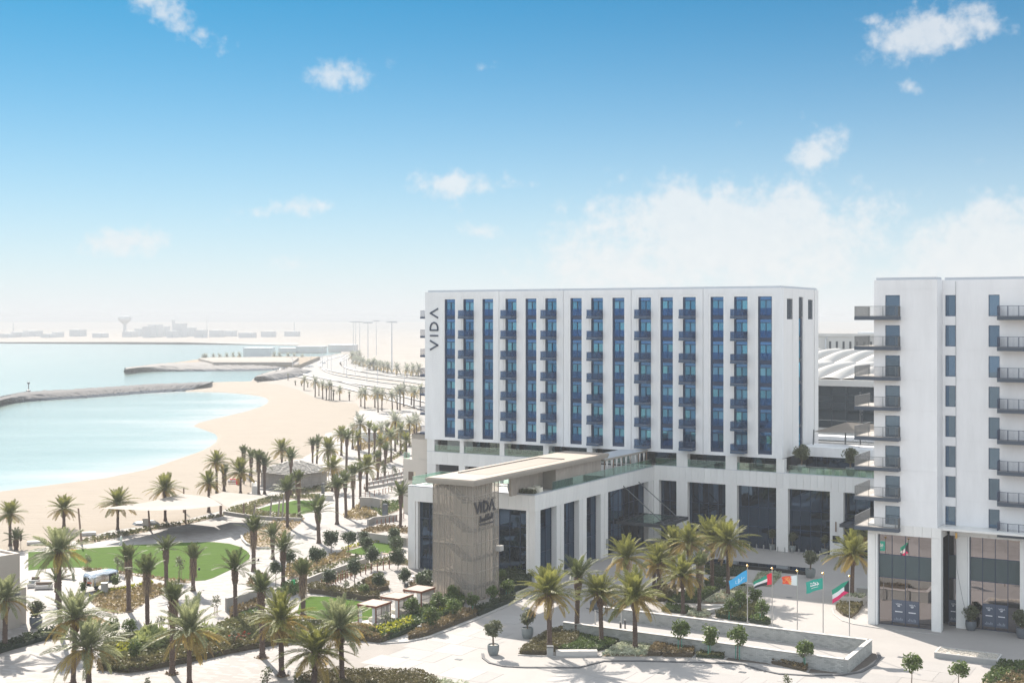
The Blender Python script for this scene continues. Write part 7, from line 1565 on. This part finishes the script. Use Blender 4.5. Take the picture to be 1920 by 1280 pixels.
pot(925, 1227, 0, 20, 1177, 17, 'olive in a grey pot at the rounded kerb of the drive'); pot(989, 1196, 0, 20, 1156, 15.5, 'olive in a grey pot on the shaded drive edge'); pot(1519.5, 1082.5, 0, 17, 1044, 14, 'round olive in a grey pot alone in the court')
pot(67.4, 1176, 0, 21, 1140, 16, 'two-stemmed olive in a dark bowl by the beige kiosk', 'pot_dark'); pot(1448, 1030, 0, 11, 1000, 9, 'olive in a pot before the middle court window'); pot(1486, 1034, 0, 12, 1006, 9, 'olive in a pot by the court column'); pot(1546.5, 1039, 0, 12, 1010, 9, 'olive in a pot at the end court window')
pot(1820.5, 1181, 0, 18, 1148, 15, 'dark olive in a blue-grey pot between the shop fronts', 'pot_dark'); pot(1917, 1196, 0, 20, 1158, 17, 'dark olive in a pot at the edge of the second shop front', 'pot_dark'); pot(1115, 1142, 0, 16, 1105, 12, 'tall pot with a small olive behind the entrance palms', 'pot_dark'); pot(1040, 1110, 0, 9, 1085, 9, 'dark shrub in a pot by the wing column', 'pot_dark')
pot(0, 0, 0, 1.1, 2.9, 1.25, 'spreading olive in a square-shouldered pot by the gable', uvd=(1.9, 3.2, 11.45)); pot(0, 0, 0, 1.2, 2.9, 1.2, 'spreading olive in the middle of the glazed terrace', uvd=(9.4, 2.4, 11.45)); pot(0, 0, 0, 1.3, 2.2, .8, 'green shrub in a tall pot under the bronze roof', uvd=(-24.2, -36.9, 11.15), ball=False); pot(0, 0, 0, .9, 1.7, .8, 'wide shrub in a pot beside the bronze boards', uvd=(-24.6, -34.2, 11.15), ball=False)
# ---------------------------------------------------------------- people
def person(px, py, label, cloth, legs, pose='walk', face=0., hair='hair', h=1.68, hold=None):
    X, Y = G(px, py); t = thing('person', label, 'person', xy=(X, Y), rz=face)
    if pose == 'walk': J = {'pel': (0, 0, .92), 'ch': (0, .03, 1.32), 'nk': (0, .05, 1.46), 'hd': (0, .08, 1.62), 'lk': (-.10, .16, .50), 'lf': (-.10, .12, .06), 'lt': (-.10, .28, .04), 'rk': (.10, -.06, .50), 'rf': (.10, -.34, .12), 'rt': (.10, -.22, .03), 'ls': (-.19, .03, 1.38), 'le': (-.25, -.10, 1.12), 'lh': (-.24, -.02, .88), 'rs': (.19, .03, 1.38), 're': (.25, .10, 1.12), 'rh': (.22, .28, .98)}
    elif pose == 'bend': J = {'pel': (0, -.12, .82), 'ch': (0, .22, 1.05), 'nk': (0, .36, 1.12), 'hd': (0, .47, 1.10), 'lk': (-.12, .06, .46), 'lf': (-.12, -.04, .06), 'lt': (-.12, .14, .04), 'rk': (.12, .08, .46), 'rf': (.12, -.02, .06), 'rt': (.12, .16, .04), 'ls': (-.18, .26, 1.08), 'le': (-.20, .36, .82), 'lh': (-.14, .50, .62), 'rs': (.18, .26, 1.08), 're': (.20, .36, .82), 'rh': (.14, .50, .62)}
    else: J = {'pel': (0, 0, .92), 'ch': (0, .02, 1.32), 'nk': (0, .03, 1.46), 'hd': (0, .06, 1.62), 'lk': (-.10, .03, .50), 'lf': (-.11, 0, .06), 'lt': (-.11, .17, .04), 'rk': (.10, .03, .50), 'rf': (.12, -.02, .06), 'rt': (.12, .15, .04), 'ls': (-.19, .02, 1.38), 'le': (-.26, 0, 1.12), 'lh': (-.22, .14, .95), 'rs': (.19, .02, 1.38), 're': (.26, 0, 1.12), 'rh': (.20, .18, .98)}
    R_ = {'pel': .15, 'ch': .165, 'nk': .06, 'hd': .105, 'lk': .065, 'lf': .05, 'lt': .04, 'rk': .065, 'rf': .05, 'rt': .04, 'ls': .075, 'le': .048, 'lh': .04, 'rs': .075, 're': .048, 'rh': .04}
    E = [('pel', 'ch'), ('ch', 'nk'), ('nk', 'hd'), ('pel', 'lk'), ('lk', 'lf'), ('lf', 'lt'), ('pel', 'rk'), ('rk', 'rf'), ('rf', 'rt'), ('ch', 'ls'), ('ls', 'le'), ('le', 'lh'), ('ch', 'rs'), ('rs', 're'), ('re', 'rh')]
    K = list(J); me = bpy.data.meshes.new('body'); s = h / 1.72; me.from_pydata([tuple(c * s for c in J[k]) for k in K], [(K.index(a), K.index(b)) for a, b in E], [])
    o = put('body', me); sk = o.modifiers.new('skin', 'SKIN'); ss = o.modifiers.new('sub', 'SUBSURF'); ss.levels = 2; ss.render_levels = 2
    for i, k in enumerate(K):
        v = me.skin_vertices[0].data[i]; v.radius = (R_[k] * s,) * 2; v.use_root = k == 'pel'
    dg = bpy.context.evaluated_depsgraph_get(); ev = bpy.data.meshes.new_from_object(o.evaluated_get(dg)); bpy.data.objects.remove(o); ev.name = 'body'
    for m in ('skin', cloth, legs, 'black'): ev.materials.append(MATS[m])
    hd = Vector(J['hd']) * s; pz = J['pel'][2] * s; hands = [Vector(J['lh']) * s, Vector(J['rh']) * s]
    for p in ev.polygons:
        c = p.center; p.use_smooth = True
        p.material_index = 0 if (c - hd).length < .15 or min((c - q).length for q in hands) < .09 else 3 if c.z < .09 * s else 2 if c.z < pz + .02 else 1
    put('body', ev, t)
    hm = MB().lathe([(.11 * s, -.02), (.128 * s, .03), (.115 * s, .09), (.06 * s, .13), (.005, .135)], (hd.x, hd.y - .02, hd.z), 12); hm.build('hair', hair, t, smooth=True)
    return t
person(227, 1021.5, 'person in pale clothes walking along the promenade by the big lawn', 'cloth_white', 'cloth_white', 'walk', rad(-60))
person(552, 1103, 'gardener in bright green bending over the tawny planting', 'cloth_green', 'cloth_green', 'bend', rad(40))
person(457.5, 908, 'person in dark clothes standing by the beach palms', 'cloth_dark', 'cloth_dark', 'stand', rad(200)); person(468, 900, 'person in blue overalls beside the pavilion scaffold', 'cloth_blue', 'cloth_blue', 'stand', rad(90))
# odds and ends by the beach
t = thing('jet_ski', 'white watercraft with a red hull parked by the beach palms', 'watercraft', xy=G(441, 906), rz=.2)
b = MB(); n = 9
for i in range(n):
    q = i / (n - 1); w = .55 * math.sin(math.pi * min(1, .25 + q * .7)) + .05; x = -1.5 + 3 * q
    for (y, z) in ((-w, .55), (-w * .8, .25), (0, .15), (w * .8, .25), (w, .55), (w * .45, .8), (-w * .45, .8)): b.v.append((x, y, z))
for i in range(n - 1):
    for j in range(7): a, c = i * 7 + j, i * 7 + (j + 1) % 7; b.f.append((a, c, c + 7, a + 7)); b.m.append(0)
b.f += [tuple(range(7)), tuple(range((n - 1) * 7, n * 7))[::-1]]; b.m += [0, 0]; b.build('hull', 'concrete_white', t, smooth=True); MB().box(-1.1, .2, -.2, .2, .78, 1.0).build('seat', 'flag_red', t); m = MB(); m.box(.3, .45, -.35, .35, 1.05, 1.1); m.box(.35, .42, -.05, .05, .8, 1.05); m.build('handlebar', 'black', t)
t = thing('cool_box', 'red upright cooler box by the beach palms', 'cooler', xy=G(446.5, 908)); MB().box(-.35, .35, -.35, .35, 0, 1.3).build('body', 'flag_red', t); MB().box(-.37, .37, -.37, .37, 1.3, 1.4).build('lid', 'concrete_white', t)
t = thing('tarpaulin_heap', 'dark tarpaulin heap on the sand behind the large sail', 'heap', xy=G(275, 983)); b = MB(); b.lathe([(2.4, 0), (2.0, .35), (1.2, .6), (.3, .7), (.01, .72)], k=11); b.v = [(x * (1 + .12 * math.sin(y * 3)), y * .55, z * (1 + .2 * math.sin(x * 2))) for x, y, z in b.v]; b.build('sheet', 'pot_dark', t)
t = thing('beach_umbrella', 'closed brown beach umbrella by the kiosk roof', 'umbrella', xy=G(39, 1028)); MB().tube([(0, 0, 0), (0, 0, 2.6)], .04, 6).build('pole', 'timber', t); MB().lathe([(.06, 1.1), (.2, 1.25), (.16, 2.0), (.05, 2.55)], k=10).build('canopy', 'cushion_brown', t)
t = thing('sign_board', 'small pale sign board under the large sail', 'sign', xy=G(273, 990)); MB().box(-.5, .5, -.05, .05, .5, 1.6).build('board', 'concrete_white', t); m = MB(); m.box(-.45, -.38, -.04, .04, 0, .5); m.box(.38, .45, -.04, .04, 0, .5); m.build('leg', 'timber', t)
for i, (px, py) in enumerate(((672, 976), (589, 1018), (370, 1098), (1027, 1160), (690, 919), (481, 1080))):
    t = thing('palm_spotlight', f'small black spotlight strapped to the trunk {["by the straw grass bed", "in the middle of the path", "at the lawn corner", "of the first entrance palm", "above the ramp", "by the brown soil bed"][i]}', 'spotlight', xy=G(px + 3.5, py)); t.location.z = 2.0; MB().lathe([(.10, 0), (.12, .1), (.12, .3), (.08, .34)], k=10).build('body', 'black', t); MB().box(-.3, 0, -.02, .02, .1, .14).build('bracket', 'black', t)
for i, (px, py) in enumerate(((720, 822), (698, 826), (745, 822))):
    t = thing('site_cabin', f'{["dark", "pale", "low"][i]} site cabin behind the avenue palms', 'cabin', xy=G(px, py), rz=.3 * i); MB().box(-3, 3, -1.4, 1.4, 0, 2.4).build('wall', ['far_grey', 'far_white', 'steel_dark'][i], t); MB().box(-3.1, 3.1, -1.5, 1.5, 2.4, 2.55).build('roof', 'far_tan', t); MB().box(-.5, .4, -1.44, -1.4, .1, 2.0).build('door', 'far_tan', t)
# ---------------------------------------------------------------- the haze over sea and shore
def haze():
    b = MB().box(-2600, 2600, -50, 5200, -2.4, 41.0)
    m = bpy.data.materials.new('haze'); m.use_nodes = True; nt = m.node_tree; nt.nodes.remove(nt.nodes['Principled BSDF'])
    v = nt.nodes.new('ShaderNodeVolumePrincipled'); v.inputs['Color'].default_value = (.68, .70, .72, 1); v.inputs['Density'].default_value = HAZE; v.inputs['Anisotropy'].default_value = HAZE_G
    nt.links.new(v.outputs[0], nt.nodes['Material Output'].inputs['Volume'])
    o = b.build('haze', m); stuff(o, 'thin pale coastal haze')
HAZE, HAZE_G = .00036, 0.0
haze()
